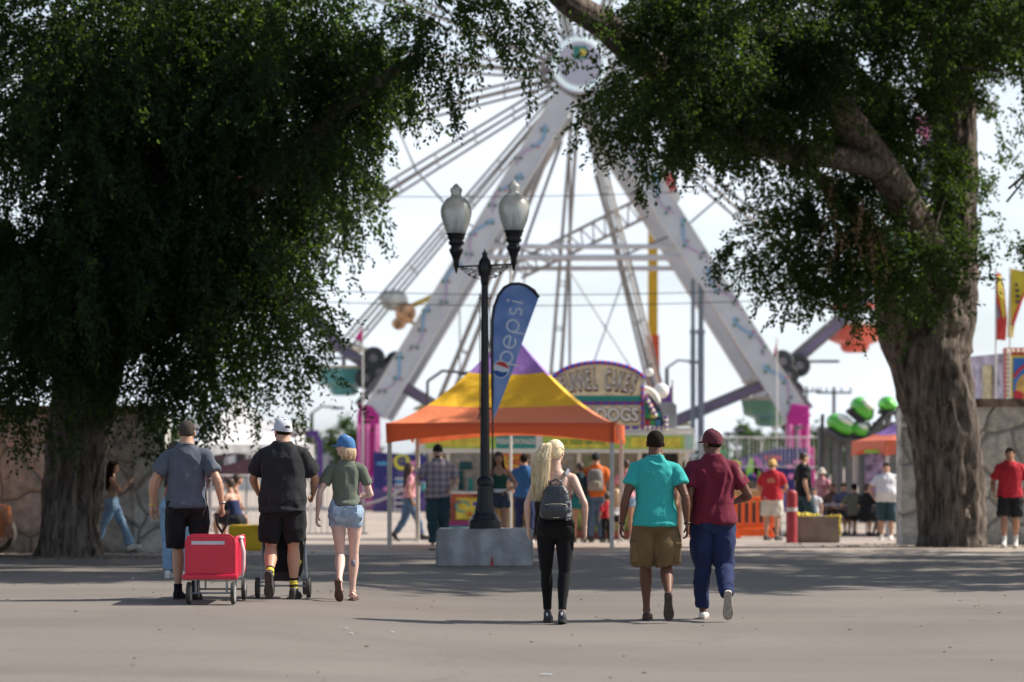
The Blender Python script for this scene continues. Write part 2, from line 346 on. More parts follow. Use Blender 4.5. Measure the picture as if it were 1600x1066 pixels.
def bark_tube(mb, pts, rad, n=40, amp=.05, flare=0.0, seed=0):
    """trunk or limb with ridged bark; pts resampled"""
    P = [Vector(p) for p in pts]; Q, RR = [], []
    seg = 14
    for i in range(len(P) - 1):
        p0, p1, p2, p3 = P[max(i - 1, 0)], P[i], P[i + 1], P[min(i + 2, len(P) - 1)]
        for k in range(seg):
            u = k / seg
            Q.append(.5 * ((2 * p1) + (p2 - p0) * u + (2 * p0 - 5 * p1 + 4 * p2 - p3) * u * u + (3 * p1 - p0 - 3 * p2 + p3) * u ** 3))
            RR.append(rad[i] * (1 - u) + rad[i + 1] * u)
    Q.append(P[-1]); RR.append(rad[-1])
    base = mb.n; mb.tube(Q, RR, n=n)
    v = np.array(mb.v[base:]); k = len(Q); c = np.repeat(np.array([tuple(q) for q in Q]), n, axis=0)
    d = v - c; L = np.linalg.norm(d, axis=1, keepdims=True) + 1e-9; d = d / L
    ang = np.tile(np.arange(n) / n, k); hgt = np.repeat(np.arange(k), n)
    rr = np.repeat(np.array(RR), n)
    a = np.stack([np.cos(ang * 2 * np.pi) * 5.5, np.sin(ang * 2 * np.pi) * 5.5, c[:, 2] * 1.3 + seed], 1)
    rid = 1 - np.abs(2 * fbm(a, 3, seed) - 1) * 1.6
    off = (rid - .5) * amp * np.minimum(1, rr / .35)
    off += (fbm(a * .35, 2, seed + 9) - .5) * rr * .35
    if flare:
        zz = np.clip((flare - (c[:, 2] - Q[0].z)) / flare, 0, 1)
        lobes = .5 + .5 * np.sin(ang * 2 * np.pi * 5 + seed) * .8 + (fbm(a * .5, 2, seed + 3) - .5)
        off += zz ** 2.2 * rr * .5 * lobes
    v = v + d * off[:, None]; mb.v[base:] = [tuple(q) for q in v]
    return Q

def leaves(ell, M_, nper, size, droop=.5, seed=1, tl=(.45, .95), nl=18, spread=.05, thr=.47, ntw=9):
    """leaf-sized faces on twigs that leave drooping branchlets, through the volume of the ellipsoids"""
    g = np.random.default_rng(seed); S, W = [], []
    for cx, cy, cz, rx, ry, rz, dens in ell:
        n = max(3, int(nper * dens * (rx * ry * rz) ** .8 / ntw))
        u = g.normal(size=(n * 3, 3)); u /= np.linalg.norm(u, axis=1, keepdims=True); r = g.random((n * 3, 1)) ** .45
        p = u * r * np.array([rx, ry, rz]) + np.array([cx, cy, cz])
        keep = (fbm(p * .8, 2, seed + 5) + .12 * (1 - r[:, 0]) > thr)      # gaps and clumps
        S.append(p[keep][:n]); W.append(u[keep][:n])
    S = np.concatenate(S); W = np.concatenate(W); n = len(S)
    bd = W * .8 + g.normal(size=(n, 3)) * .45; bd[:, 2] -= droop * .8; bd /= np.linalg.norm(bd, axis=1, keepdims=True)
    BL = g.uniform(.5, 1.15, n) * (tl[1] / .95)
    tk = (np.arange(ntw) + .3) / ntw
    TS = S[:, None, :] + bd[:, None, :] * (BL[:, None] * tk[None, :])[:, :, None]
    TS[:, :, 2] -= BL[:, None] * tk[None, :] ** 2 * .35 * droop
    TS = TS.reshape(-1, 3); m0 = len(TS)
    d = np.repeat(bd, ntw, axis=0) + g.normal(size=(m0, 3)) * .62; d[:, 2] -= droop * .7; d /= np.linalg.norm(d, axis=1, keepdims=True)
    L = g.uniform(tl[0], tl[1], m0) * np.tile(1 - .55 * tk, n) * .8
    k = np.arange(nl) / nl
    P = TS[:, None, :] + d[:, None, :] * (L[:, None] * k[None, :])[:, :, None]
    P[:, :, 2] -= (L[:, None] * k[None, :] ** 2) * .6 * droop
    P += g.normal(size=P.shape) * spread * .5
    Q = P.reshape(-1, 3); m = len(Q)
    ax = np.repeat(d, nl, axis=0) * .7 + g.normal(size=(m, 3)) * .55; ax[:, 2] -= .25; ax /= np.linalg.norm(ax, axis=1, keepdims=True)
    nr = g.normal(size=(m, 3)); nr[:, 2] += .8; sd_ = np.cross(ax, nr); sd_ /= np.linalg.norm(sd_, axis=1, keepdims=True) + 1e-9
    l = size * g.uniform(.7, 1.3, m)[:, None]; wv = l * .30
    v = np.stack([Q, Q + ax * l * .45 + sd_ * wv, Q + ax * l, Q + ax * l * .5 - sd_ * wv], 1).reshape(-1, 3)
    return v, S, d, L
def quads_object(name, V, m, parent):
    v = np.concatenate(V); q = len(v) // 4
    me = bpy.data.meshes.new(name); me.vertices.add(len(v)); me.vertices.foreach_set('co', (v - np.array(parent.location)).astype(np.float32).ravel())
    me.loops.add(q * 4); me.loops.foreach_set('vertex_index', np.arange(q * 4, dtype=np.int32))
    me.polygons.add(q); me.polygons.foreach_set('loop_start', np.arange(q, dtype=np.int32) * 4)
    me.materials.append(m); me.update(calc_edges=True); o = bpy.data.objects.new(name, me); COL.objects.link(o); o.parent = parent; return o
def E(px, py, rx, ry, D, dy=2.0, dens=1.0):
    k = D / F; c = PX(px, py, D); return (c.x, c.y, c.z, rx * k, dy, ry * k, dens)

# right tree: huge forked trunk
tr = empty('elm_tree', (8.0, 44.0, gz(8, 44)), 'huge forked elm with one thick grey trunk by the taller stone wall', 'tree')
mb = MB(); D = 44.0
def T(px, py, dd=0.0): return PX(px, py, D + dd)
b0 = T(1488, 850); b0.z = gz(8, 44) - .25
bark_tube(mb, [b0, T(1487, 800), T(1480, 700), T(1462, 610), T(1455, 545), T(1478, 470), T(1492, 380), T(1492, 230), T(1485, 60), T(1470, -150), T(1455, -340)],
          [.58, .54, .56, .66, .70, .50, .38, .35, .32, .24, .14], n=72, amp=.14, flare=.7, seed=3)
bark_tube(mb, [T(1440, 590), T(1405, 530, -.2), T(1392, 470, -.5), T(1380, 400, -.9), T(1330, 330, -1.4), T(1260, 260, -2)], [.42, .36, .28, .22, .16, .09], n=28, amp=.05, seed=5)
bark_tube(mb, [T(1482, 445, -.1), T(1432, 350, -1.4), T(1382, 268, -2.8), T(1322, 183, -4.0), T(1270, 110, -4.8), T(1190, 40, -5.4)], [.30, .29, .27, .25, .20, .12], n=36, amp=.06, seed=8)
bark_tube(mb, [T(1375, 262, -3.2), T(1310, 246, -4.0), T(1240, 243, -4.4), T(1180, 225, -4.6), T(1100, 200, -5.2)], [.20, .19, .17, .13, .07], n=24, amp=.04, seed=9)
bark_tube(mb, [T(1290, 150, -2.5), T(1180, 150, -3.6), T(1090, 135, -4.6), T(1000, 88, -5.5), T(945, 40, -6.0), T(880, -5, -6.6), T(800, -90, -7.2)], [.20, .22, .23, .22, .21, .19, .13], n=30, amp=.05, seed=12)
for k in range(12):
    c = random.choice([(1350, 60), (1120, 120), (1020, 190), (1330, 380), (1400, 450), (1560, 150), (1560, 330), (1230, 60), (1450, -80), (1250, 420)])
    dd = random.uniform(-6, 1.5); a = T(c[0] + random.uniform(-60, 60), c[1] + random.uniform(-40, 40), dd); an = random.uniform(0, 6.28); L_ = random.uniform(1.0, 2.4)
    b_ = a + Vector((math.cos(an) * L_, random.uniform(-1, 1), math.sin(an) * L_ * .7 + .2)); mid = (a + b_) / 2 + Vector((0, 0, .25)); mb.tube([a, mid, b_], [.022, .016, .006], n=6)
o = mb.build('trunk', M_bark, tr, smooth=True, world=True)
EL = [E(1290, 40, 280, 150, 40.5, 2.6, 1.25), E(1400, 110, 80, 120, 42.5, 1.6, 1.1), E(1500, 30, 120, 110, 44.8, 1.8, 1.0), E(1090, 110, 140, 85, 38.5, 2.2, 1.15), E(1010, 195, 70, 36, 38, 1.2, 1.1), E(945, 205, 36, 22, 37.8, .6, .8),
      E(1190, 165, 150, 62, 40, 2.0, 1.2), E(1090, 50, 110, 80, 38.5, 1.8, 1), E(1390, 330, 90, 70, 43.2, 1.0, 1.2), E(1300, 340, 90, 56, 42, 1.2, 1.2), E(1200, 375, 60, 14, 41, .7, .9), E(1158, 370, 26, 8, 41, .4, .8),
      E(1310, 400, 100, 48, 41.5, 1.2, 1.6), E(1340, 428, 75, 24, 41.4, .8, 1.3), E(1270, 430, 50, 20, 41.3, .7, 1.1), E(1250, 402, 50, 20, 41, .7, .9), E(1400, 415, 64, 38, 41.2, 1.0, 1.3), E(1436, 450, 26, 30, 41.6, .6, 1.0), E(1270, 290, 70, 40, 42, 1.1, 1.0), E(1420, 240, 60, 90, 43.4, 1.0, 1.1),
      E(1330, 250, 90, 50, 43, 1.0, 1.0), E(1575, 370, 36, 30, 43, 1.2, .6), E(1560, 270, 36, 40, 44, 1.0, .5), E(1575, 170, 40, 26, 44, 1.0, .45), E(1590, 50, 60, 60, 43, 1.6, .8), E(1545, -10, 90, 40, 43, 2, .9),
      E(1035, 25, 60, 40, 38.5, 1.0, .7), E(1020, 140, 60, 40, 38, 1.0, 1.0), E(1470, 330, 20, 60, 46, .6, .6)]
OFF = [(9.5, 33.8, 12.6, 7.5, 4.0, 2.6, .9), (14, 34.3, 8.5, 4.0, 4.6, 3.2, 1.0), (4.0, 33.2, 11.4, 5.0, 3.0, 1.5, .8), (13.5, 33, 6.5, 3.5, 3.5, 2.2, .6), (10.8, 39.8, 10.9, 5, 3.2, 1.4, .9), (14.5, 40.5, 9.2, 3.5, 2.6, 2.6, .9)]  # unseen leaf masses above the view, placed to shade crown and road
V = [leaves(EL, None, 430, .075, .28, seed=21)[0], leaves(OFF, None, 30, .30, .3, seed=22, tl=(.8, 1.6), nl=14, spread=.3, thr=.3)[0]]
# a hanging bunch of dry leaves
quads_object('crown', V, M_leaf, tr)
dv = leaves([E(1345, 335, 22, 38, 40.3, .4, 2.2), E(1370, 355, 12, 18, 40.3, .25, 2.2), E(1303, 300, 10, 30, 40.3, .25, 1.6)], None, 260, .06, 1.6, seed=30, tl=(.2, .5), nl=10, spread=.03, thr=.2, ntw=4)[0]
quads_object('dry_leaves', [dv], leaf_mat('dry_leaf', (.22, .15, .09), (.2, .13, .06)), tr)

# left tree: drooping curtain
tl_ = empty('elm_tree', (-7.05, 38.3, gz(-7, 38.3)), 'dark drooping elm whose leaves hang like a curtain over the low stone wall', 'tree')
mb = MB(); D = 38.6
b0 = T(112, 872); b0.z = -.2
bark_tube(mb, [b0, T(112, 820), T(115, 740), T(125, 660), T(150, 520), T(180, 350), T(230, 150), T(280, -80), T(300, -300)], [.52, .43, .43, .50, .50, .42, .32, .24, .14], n=60, amp=.13, flare=.55, seed=14)
bark_tube(mb, [T(140, 600), T(60, 480, -.6), T(-40, 330, -1.2), T(-160, 180, -2)], [.36, .28, .2, .1], n=24, amp=.05, seed=15)
bark_tube(mb, [T(170, 520), T(270, 400, -.8), T(390, 300, -1.6), T(520, 180, -2.4), T(650, 90, -3)], [.34, .27, .2, .13, .06], n=24, amp=.05, seed=16)
bark_tube(mb, [T(165, 560), T(260, 510, -.8), T(350, 480, -1.4), T(450, 470, -2)], [.22, .17, .12, .05], n=20, amp=.04, seed=17)
for k in range(0):
    a = T(random.uniform(40, 640), random.uniform(0, 480), random.uniform(-4, .5)); L_ = random.uniform(1, 2.2); an = random.uniform(-.4, 3.5)
    b_ = a + Vector((math.cos(an) * L_, random.uniform(-1, 1), math.sin(an) * L_ * .4 - .3)); mb.tube([a, (a + b_) / 2 + Vector((0, 0, .2)), b_], [.02, .014, .006], n=6)
mb.build('trunk', M_bark, tl_, smooth=True, world=True)
EL2 = [E(130, 150, 300, 290, 36.5, 2.8, 1.35), E(400, 150, 165, 210, 36.5, 2.4, 1.3), E(590, 40, 150, 75, 36, 1.8, 1.15), E(740, 28, 75, 38, 35.5, 1.0, 1.0), E(690, 105, 36, 36, 35.5, .7, 1.0), E(815, 10, 40, 26, 35.5, .7, .8), E(540, 150, 60, 95, 36, 1.3, 1.15),
       E(500, 260, 62, 70, 38, 1.2, 1.1), E(370, 390, 110, 95, 36.5, 1.5, 1.2), E(525, 330, 30, 30, 38.6, .6, .8), E(230, 430, 160, 120, 37, 2.0, 1.3), E(60, 470, 110, 110, 37, 1.8, 1.3), E(110, 400, 180, 110, 36.5, 2.2, 1.3),
       E(445, 530, 42, 34, 39.2, .9, 1.1), E(475, 565, 24, 14, 39.3, .5, .8), E(365, 600, 36, 22, 39, .5, .9), E(400, 470, 90, 40, 38.8, 1.2, 1.2), E(300, 120, 260, 200, 37.5, 1.5, 1.2), E(340, 520, 80, 42, 38.6, 1.2, 1.15), E(385, 575, 40, 22, 39.2, .7, .8), E(310, 580, 70, 22, 37, .9, 1.1), E(215, 560, 90, 42, 37.2, 1.2, 1.2), E(90, 585, 70, 36, 37, 1.0, 1.2),
       E(35, 650, 24, 22, 37, .5, .9), E(120, 628, 42, 22, 37.4, .5, 1.0), E(200, 615, 60, 18, 37.2, .5, 1.0), E(20, 570, 50, 50, 37, 1.0, 1.1), E(290, 270, 170, 170, 37, 2.4, 1.25)]
OFF2 = [(-8, 35, 12.4, 7.5, 4.6, 2.6, .55), (-13, 36, 7.5, 4.2, 4.2, 3.6, .7), (-1.8, 33.4, 11.2, 2.8, 2.6, 1.2, .7), (-14, 34.5, 4.4, 3.0, 3.2, 2.0, .5)]  # unseen crown volume, added so visible leaves and ground below fall dark
V = [leaves(EL2, None, 430, .072, .78, seed=41)[0], leaves(OFF2, None, 30, .30, .5, seed=42, tl=(.8, 1.6), nl=14, spread=.3, thr=.3)[0]]
quads_object('crown', V, leaf_mat('elm_leaf_left', (.010, .019, .012), (.13, .23, .03)), tl_)  # brighter translucent tint than the other elm's leaves
print('leaf quads', sum(len(o.data.polygons) for o in bpy.data.objects if o.name.startswith('crown')))

# ------------------------------------------------------------------ people
def voxel_mesh(mb, size, smooth=4):
    me = mb.data('tmp'); o = bpy.data.objects.new('tmp', me); COL.objects.link(o)
    r = o.modifiers.new('r', 'REMESH'); r.mode = 'VOXEL'; r.voxel_size = size; r.use_smooth_shade = True
    if smooth: s_ = o.modifiers.new('s', 'SMOOTH'); s_.factor = .5; s_.iterations = smooth
    dg = bpy.context.evaluated_depsgraph_get(); dg.update()
    res = bpy.data.meshes.new_from_object(o.evaluated_get(dg)); bpy.data.objects.remove(o); bpy.data.meshes.remove(me)
    return res
def vox_part(name, mb, size, mats, parent, smooth=4, fold=0.0, fscale=(6, 6, 3.2), seed=0, matfn=None, hang=None):
    me = voxel_mesh(mb, size, smooth); me.name = name
    n = len(me.vertices); co = np.empty(n * 3, np.float32); me.vertices.foreach_get('co', co); co = co.reshape(-1, 3).astype(float)
    if fold:
        no = np.empty(n * 3, np.float32); me.vertices.foreach_get('normal', no); no = no.reshape(-1, 3)
        wq = co + (fbm(co * 3, 2, seed + 4)[:, None] - .5) * .25
        a = 1 - np.abs(2 * fbm(wq * np.array(fscale), 2, seed) - 1); b = fbm(wq * np.array([14, 14, 9]), 2, seed + 7)
        dsp = ((a - .72) * 1.0 + (b - .5) * .35 + .14) * fold
        co = co + no * dsp[:, None]; me.vertices.foreach_set('co', co.astype(np.float32).ravel())
    mats = mats if isinstance(mats, (list, tuple)) else [mats]
    for x in mats: me.materials.append(x)
    if matfn is not None:
        p = len(me.polygons); c = np.empty(p * 3, np.float32); me.polygons.foreach_get('center', c); me.polygons.foreach_set('material_index', matfn(c.reshape(-1, 3)).astype(np.int32))
    me.polygons.foreach_set('use_smooth', np.ones(len(me.polygons), dtype=bool)); me.update()
    o = bpy.data.objects.new(name, me); COL.objects.link(o); o.parent = parent; return o
def ik(a, c, l1, l2, pole):
    a, c = Vector(a), Vector(c); d = c - a; L = min(d.length, (l1 + l2) * .999); u = d.normalized()
    c = a + u * L; x = (l1 * l1 - l2 * l2 + L * L) / (2 * L); h = math.sqrt(max(0, l1 * l1 - x * x))
    p = Vector(pole); p = (p - u * p.dot(u)).normalized(); return a + u * x + p * h, c
def limb(mb, a, b, prof, n=18, side=(1, 0, 0), ease=0.0, off=(0, 0, 0), t0=0.0, t1=1.0, k=8, flat=1.0):
    """prof: list of (t, radius, backwards offset)"""
    a, b = Vector(a), Vector(b); d = (b - a).normalized(); x = Vector(side); x = (x - d * x.dot(d)).normalized(); y = d.cross(x)
    T_ = [p[0] for p in prof]; rings = []
    for i in range(k + 1):
        t = t0 + (t1 - t0) * i / k; r = float(np.interp(t, T_, [p[1] for p in prof])); o_ = float(np.interp(t, T_, [p[2] for p in prof]))
        rings.append((a + (b - a) * t + y * o_, x, y, (r + ease), (r + ease) * flat))
    mb.loft(rings, n); return d
SK = {'tan': skin('skin_tan', (.48, .27, .18)), 'fair': skin('skin_fair', (.66, .44, .36)), 'light': skin('skin_light', (.56, .36, .28)), 'dark': skin('skin_dark', (.135, .058, .034)), 'brown': skin('skin_brown', (.17, .085, .055)), 'sun': skin('skin_sunned', (.40, .21, .13))}
M_eye = mat('eye_dark', (.02, .015, .012), .25, var=0); M_eyew = mat('eye_white', (.7, .68, .66), .3, var=0)
M_sole = mat('rubber_sole', (.055, .045, .04), .85, var=.3, vs=30, bump=.8, bs=60)
UARM, FARM, THI, SHI = .285, .255, .43, .42
def person(label, loc, rot, h, skn='tan', legs=None, arms=None, hipz=.935, lean=0.0, wid=1.0, belly=0.0, female=False, head=(0, 0, 0), top=None, bottom=None, shoes=None, hair=None, hat=None,
           vox=.0055, curl=(.5, .5), extra=None, group=None, lw=1.0, beard=None, socks=None, name='person', arml=1.0, belt=None, hs=1.0):
    S = h / 1.768
    root = empty(name, loc, label, 'person' if h > 1.35 else 'child', group, R(rot)); root.scale = (S, S, S)
    K = {}
    legs = legs or {}; arms = arms or {}
    z0 = hipz - .94
    def up(x, y, z): return Vector((x, y + lean * max(0, z - .94), z + z0))     # standing coordinates -> posed torso
    shx = (.165 if female else .185) * (.5 + .5 * wid)
    # head frame
    yaw, pit, rol = [R(a) for a in head]
    piv = up(0, -.012, 1.575); HM = Matrix.Translation(piv - Vector((0, 0, .032))) @ Matrix.Rotation(yaw, 4, 'Z') @ Matrix.Rotation(-pit, 4, 'X') @ Matrix.Rotation(rol, 4, 'Y') @ Matrix.Scale(hs, 4) @ Matrix.Translation((0, .012, -1.575))
    def H(x, y, z): return HM @ Vector((x, y, z))
    H3 = HM.to_3x3()
    tor = [(-.11, .06, .05, 0), (-.07, .125, .095, -.005), (-.02, .165, .118, -.012), (.04, .172, .122, -.014), (.14, .152, .105, 0), (.25, .152, .106, .004), (.36, .172, .116, .004), (.44, .172, .112, 0), (.49, .150, .098, -.006), (.53, .112, .082, -.012), (.565, .075, .066, -.014), (.63, .055, .057, -.012)]
    if female: tor = [(-.11, .06, .05, 0), (-.07, .13, .10, -.01), (-.02, .175, .122, -.018), (.04, .172, .118, -.014), (.14, .135, .095, 0), (.22, .122, .088, .004), (.32, .135, .10, .008), (.40, .145, .11, .012), (.46, .138, .090, -.002), (.51, .105, .072, -.012), (.555, .062, .055, -.014), (.63, .048, .05, -.012)]
    def trings(tab, e=0.0, z_from=-9, z_to=9):
        rr = []
        for z, a, b, yo in tab:
            if z < z_from or z > z_to: continue
            w_ = 1 + (wid - 1) * float(np.interp(z, [-.11, .0, .12, .45, .52, .62], [.55, .8, 1, 1, .6, .4]))
            bl = belly * math.exp(-((z - .16) / .13) ** 2)
            rr.append((up(0, yo + bl * .6, .94 + z), (1, 0, 0), (0, 1, 0), (a + e) * w_ + bl * .4, (b + e) * w_ + bl * .6))
        return rr
    body = MB(); body.loft(trings(tor), 28, e=2.3)
    # neck and head
    nr = .05 if female else .067 * (.6 + .4 * wid)
    body.tube([up(0, -.016, 1.47), up(0, -.014, 1.55), H(0, -.004, 1.64)], [nr * 1.35, nr, nr * .95], 20)
    if not female: body.loft([(up(0, -.02, 1.44), (1, 0, 0), (0, 1, 0), .13 * wid, .07), (up(0, -.018, 1.50), (1, 0, 0), (0, 1, 0), .10 * wid, .06), (up(0, -.016, 1.56), (1, 0, 0), (0, 1, 0), nr, nr)], 20)
    body.ball(H(0, -.008, 1.712), (.075, .094, .090), 24, H3)
    body.ball(H(0, .022, 1.668), (.066, .072, .080), 20, H3)
    body.ball(H(0, .045, 1.622), (.046, .046, .040), 16, H3)
    body.tube([H(0, .088, 1.70), H(0, .104, 1.675), H(0, .112, 1.657)], [.008, .012, .015], 10); body.ball(H(0, .096, 1.658), (.019, .012, .010), 10, H3)
    body.ball(H(0, .088, 1.632), (.024, .010, .006), 10, H3); body.ball(H(0, .086, 1.621), (.020, .010, .006), 10, H3)
    body.ball(H(0, .083, 1.712), (.05, .012, .008), 12, H3)
    for s in (-1, 1):
        body.loft([(H(s * .070, -.006, 1.672), H3 @ Vector((0, 1, 0)), H3 @ Vector((0, 0, 1)), .014, .022), (H(s * .080, -.010, 1.674), H3 @ Vector((0, 1, 0)), H3 @ Vector((0, 0, 1)), .020, .031), (H(s * .087, -.014, 1.677), H3 @ Vector((0, 1, 0)), H3 @ Vector((0, 0, 1)), .014, .025)], 12)
    J = {}
    def hand(w, d, side, cu, thumbdir):
        """palm and five separate bent fingers; d: along forearm; side: +1 right"""
        d = d.normalized(); th = Vector(thumbdir); th = (th - d * th.dot(d)).normalized(); n_ = d.cross(th).normalized() * side   # n_: palm normal
        if n_.x * side > .2: n_ = -n_
        body.loft([(w - d * .02, th, n_, .026, .022), (w + d * .02, th, n_, .033, .017), (w + d * .06, th, n_, .040, .015), (w + d * .088, th, n_, .039, .013)], 14, e=2.6)
        for i, (o_, L_, r_) in enumerate(((.030, .070, .0088), (.010, .078, .0090), (-.011, .072, .0086), (-.031, .056, .0078))):
            p = w + d * .080 + th * o_; pts = [p]; a = .15 + cu * .35; dd = d + th * o_ * 2.2
            for q in range(3):
                v = (dd * math.cos(a) + n_ * math.sin(a)).normalized(); p = p + v * L_ * (.45, .31, .26)[q]; pts.append(p); a += cu * (.8 + .12 * i)
            body.tube(pts, [r_ * 1.05, r_, r_ * .9, r_ * .72], 8)
        p = w + d * .025 + th * .028; v = (d * .75 + th * .62 + n_ * .35).normalized(); p2 = p + v * .042; v2 = (d * .9 + th * .12 + n_ * (.3 + cu * .4)).normalized(); body.tube([p - v * .02, p, p2, p2 + v2 * .036], [.016, .014, .011, .008], 9)
        return n_
    for sname, s in (('L', -1), ('R', 1)):
        sh = up(s * shx, -.005, 1.408); wr = arms.get(sname, (s * (shx + .10), .04, .90)); wr = Vector((wr[0], wr[1], wr[2] + z0))
        pole = arms.get(sname + 'p', (s * .55, -1, 0)); el, wr = ik(sh, wr, UARM * arml, FARM * arml, pole); J['sh' + sname], J['el' + sname], J['wr' + sname] = sh, el, wr
        aw = (.78 if female else 1.0) * (.45 + .55 * wid)
        body.tube([up(s * .06, -.008, 1.425), up(s * .12, -.005, 1.418), sh, sh + (el - sh) * .12], [.062 * aw, .066 * aw, .060 * aw, .057 * aw], 16)
        limb(body, sh, el, [(0, .060 * aw, 0), (.18, .060 * aw, 0), (.5, .050 * aw, 0), (.85, .040 * aw, 0), (1, .039 * aw, 0)], flat=1.08)
        limb(body, el, wr, [(0, .040 * aw, 0), (.25, .044 * aw, 0), (.6, .034 * aw, 0), (.9, .025 * aw, 0), (1, .026 * aw, 0)]); body.ball(el, .038 * aw, 12); limb(body, sh, el, [(0, .03, 0), (.35, .050 * aw, -.012), (.6, .048 * aw, -.014), (1, .02, 0)], 16, t0=.1, t1=.9)
        td = arms.get(sname + 't', (0, 1, .1)); J['palm' + sname] = hand(wr, (wr - el).normalized() + Vector(arms.get(sname + 'h', (0, 0, 0))), s, curl[0 if s < 0 else 1], td)
        # leg
        lg = legs.get(sname, (s * .10, 0.0, .085, 0, s * 8)); hp = Vector((s * .092, -.005, hipz)); ank = Vector(lg[:3]); kn, ank = ik(hp, ank, THI, SHI, legs.get(sname + 'p', (s * .12, 1, 0)))
        J['hp' + sname], J['kn' + sname], J['an' + sname] = hp, kn, ank
        lwf = lw * (.5 + .5 * wid)
        limb(body, hp, kn, [(0, .092 * lwf, -.012), (.15, .094 * lwf, -.01), (.45, .082 * lwf, .0), (.8, .060 * lwf, 0), (1, .054 * lwf, 0)], 20)
        body.ball(kn + Vector((0, .006, 0)), (.052 * lwf, .055 * lwf, .058), 14)
        limb(body, kn, ank, [(0, .052 * lwf, 0), (.18, .059 * lwf, -.014), (.32, .062 * lwf, -.020), (.5, .052 * lwf, -.014), (.68, .040 * lwf, -.004), (.85, .033 * lwf, 0), (1, .033, 0)], 20)
        pit_, yw = R(lg[3]), R(-lg[4]); f = Vector((-math.sin(yw) * math.cos(pit_), math.cos(yw) * math.cos(pit_), -math.sin(pit_))); r_ = Vector((math.cos(yw), math.sin(yw), 0)); u_ = r_.cross(f).normalized()
        J['ft' + sname] = (ank, f, u_, r_)
        # foot (inside the shoe)
        body.loft([(ank + f * -.045 - u_ * .04, r_, u_, .024, .03), (ank + f * 0 - u_ * .035, r_, u_, .032, .042), (ank + f * .06 - u_ * .05, r_, u_, .034, .028), (ank + f * .12 - u_ * .06, r_, u_, .038, .018), (ank + f * .165 - u_ * .065, r_, u_, .030, .012)], 14)
        body.ball(ank, .038, 12)
        # buttock
        body.ball(hp + Vector((-s * .006, -.045 - .012 * female, -.005)), (.088 * wid, .078 * wid, .088), 16)
    if female: 
        for s in (-1, 1): body.ball(up(s * .066, .078, 1.315), (.062, .058, .062), 14)
    SKM = SK[skn]
    lip = skin('lip_' + skn, tuple(c * q for c, q in zip(SKM.node_tree.nodes['Principled BSDF'].inputs['Base Color'].default_value[:3], (.85, .55, .55))))
    Hi = HM.inverted()
    def mf(c):
        q = (np.asarray(Hi.to_3x3()) @ c.T).T + np.array(Hi.translation)
        return ((np.abs(q[:, 0]) < .022) & (q[:, 1] > .075) & (np.abs(q[:, 2] - 1.627) < .011)).astype(int)
    vox_part('body', body, vox, [SKM, lip], root, 3, matfn=mf)
    # eyes and brows
    for s in (-1, 1):
        e_ = MB(); e_.ball(H(s * .030, .0835, 1.693), (.0125, .007, .0065), 10, H3, 0); e_.ball(H(s * .030, .0885, 1.693), (.0058, .004, .006), 8, H3, 1)
        e_.build('eye', [M_eyew, M_eye], root, smooth=True)
    hm = hair[1] if hair else None
    if hm:
        for s in (-1, 1): e_ = MB(); e_.tube([H(s * .014, .094, 1.713), H(s * .032, .093, 1.719), H(s * .05, .078, 1.712)], [.003, .004, .002], 6); e_.build('eyebrow', hm, root)
    # ---------- hair
    def scalp(thick, hl=1.70, nape=1.625, rough=.006, grow=1.0, seed=0):
        mbh = MB(); n, hh = 36, 26; v, f = [], []
        for i in range(hh + 1):
            th_ = math.pi * i / hh * .86
            for j in range(n):
                ph = 2 * math.pi * j / n; x, y, z = math.sin(th_) * math.cos(ph), math.sin(th_) * math.sin(ph), math.cos(th_)
                zz = 1.712 + .092 * z; line = nape + (hl + .055 - nape) * sstep(-.35, .75, y) if True else 0
                k_ = sstep(line - .016, line + .012, zz); r0 = .95 + (.05 + thick / .085) * k_; z = math.copysign(abs(z) ** .88, z); fl = 1 + .035 * math.sin(math.pi * min(1, max(0, z)))
                v.append(H(x * .0775 * r0 * fl, -.008 + y * .096 * r0, 1.712 + z * .0915 * r0))
        for i in range(hh):
            for j in range(n): f.append((i * n + j, i * n + (j + 1) % n, (i + 1) * n + (j + 1) % n, (i + 1) * n + j))
        mbh.add(v, f)
        a = np.array(mbh.v); c0 = np.array(H(0, -.008, 1.712)); dd = a - c0; dd /= np.linalg.norm(dd, axis=1, keepdims=True)
        a += dd * ((fbm(a * 45, 2, seed) - .5) * rough)[:, None]; mbh.v = [tuple(q) for q in a]; return mbh
    def strands(name, starts, path, rad, m, n=5):
        mbs = MB()
        for st in starts: mbs.tube(path(*st), rad, n, cap=False)
        return mbs.build(name, m, root, smooth=True)
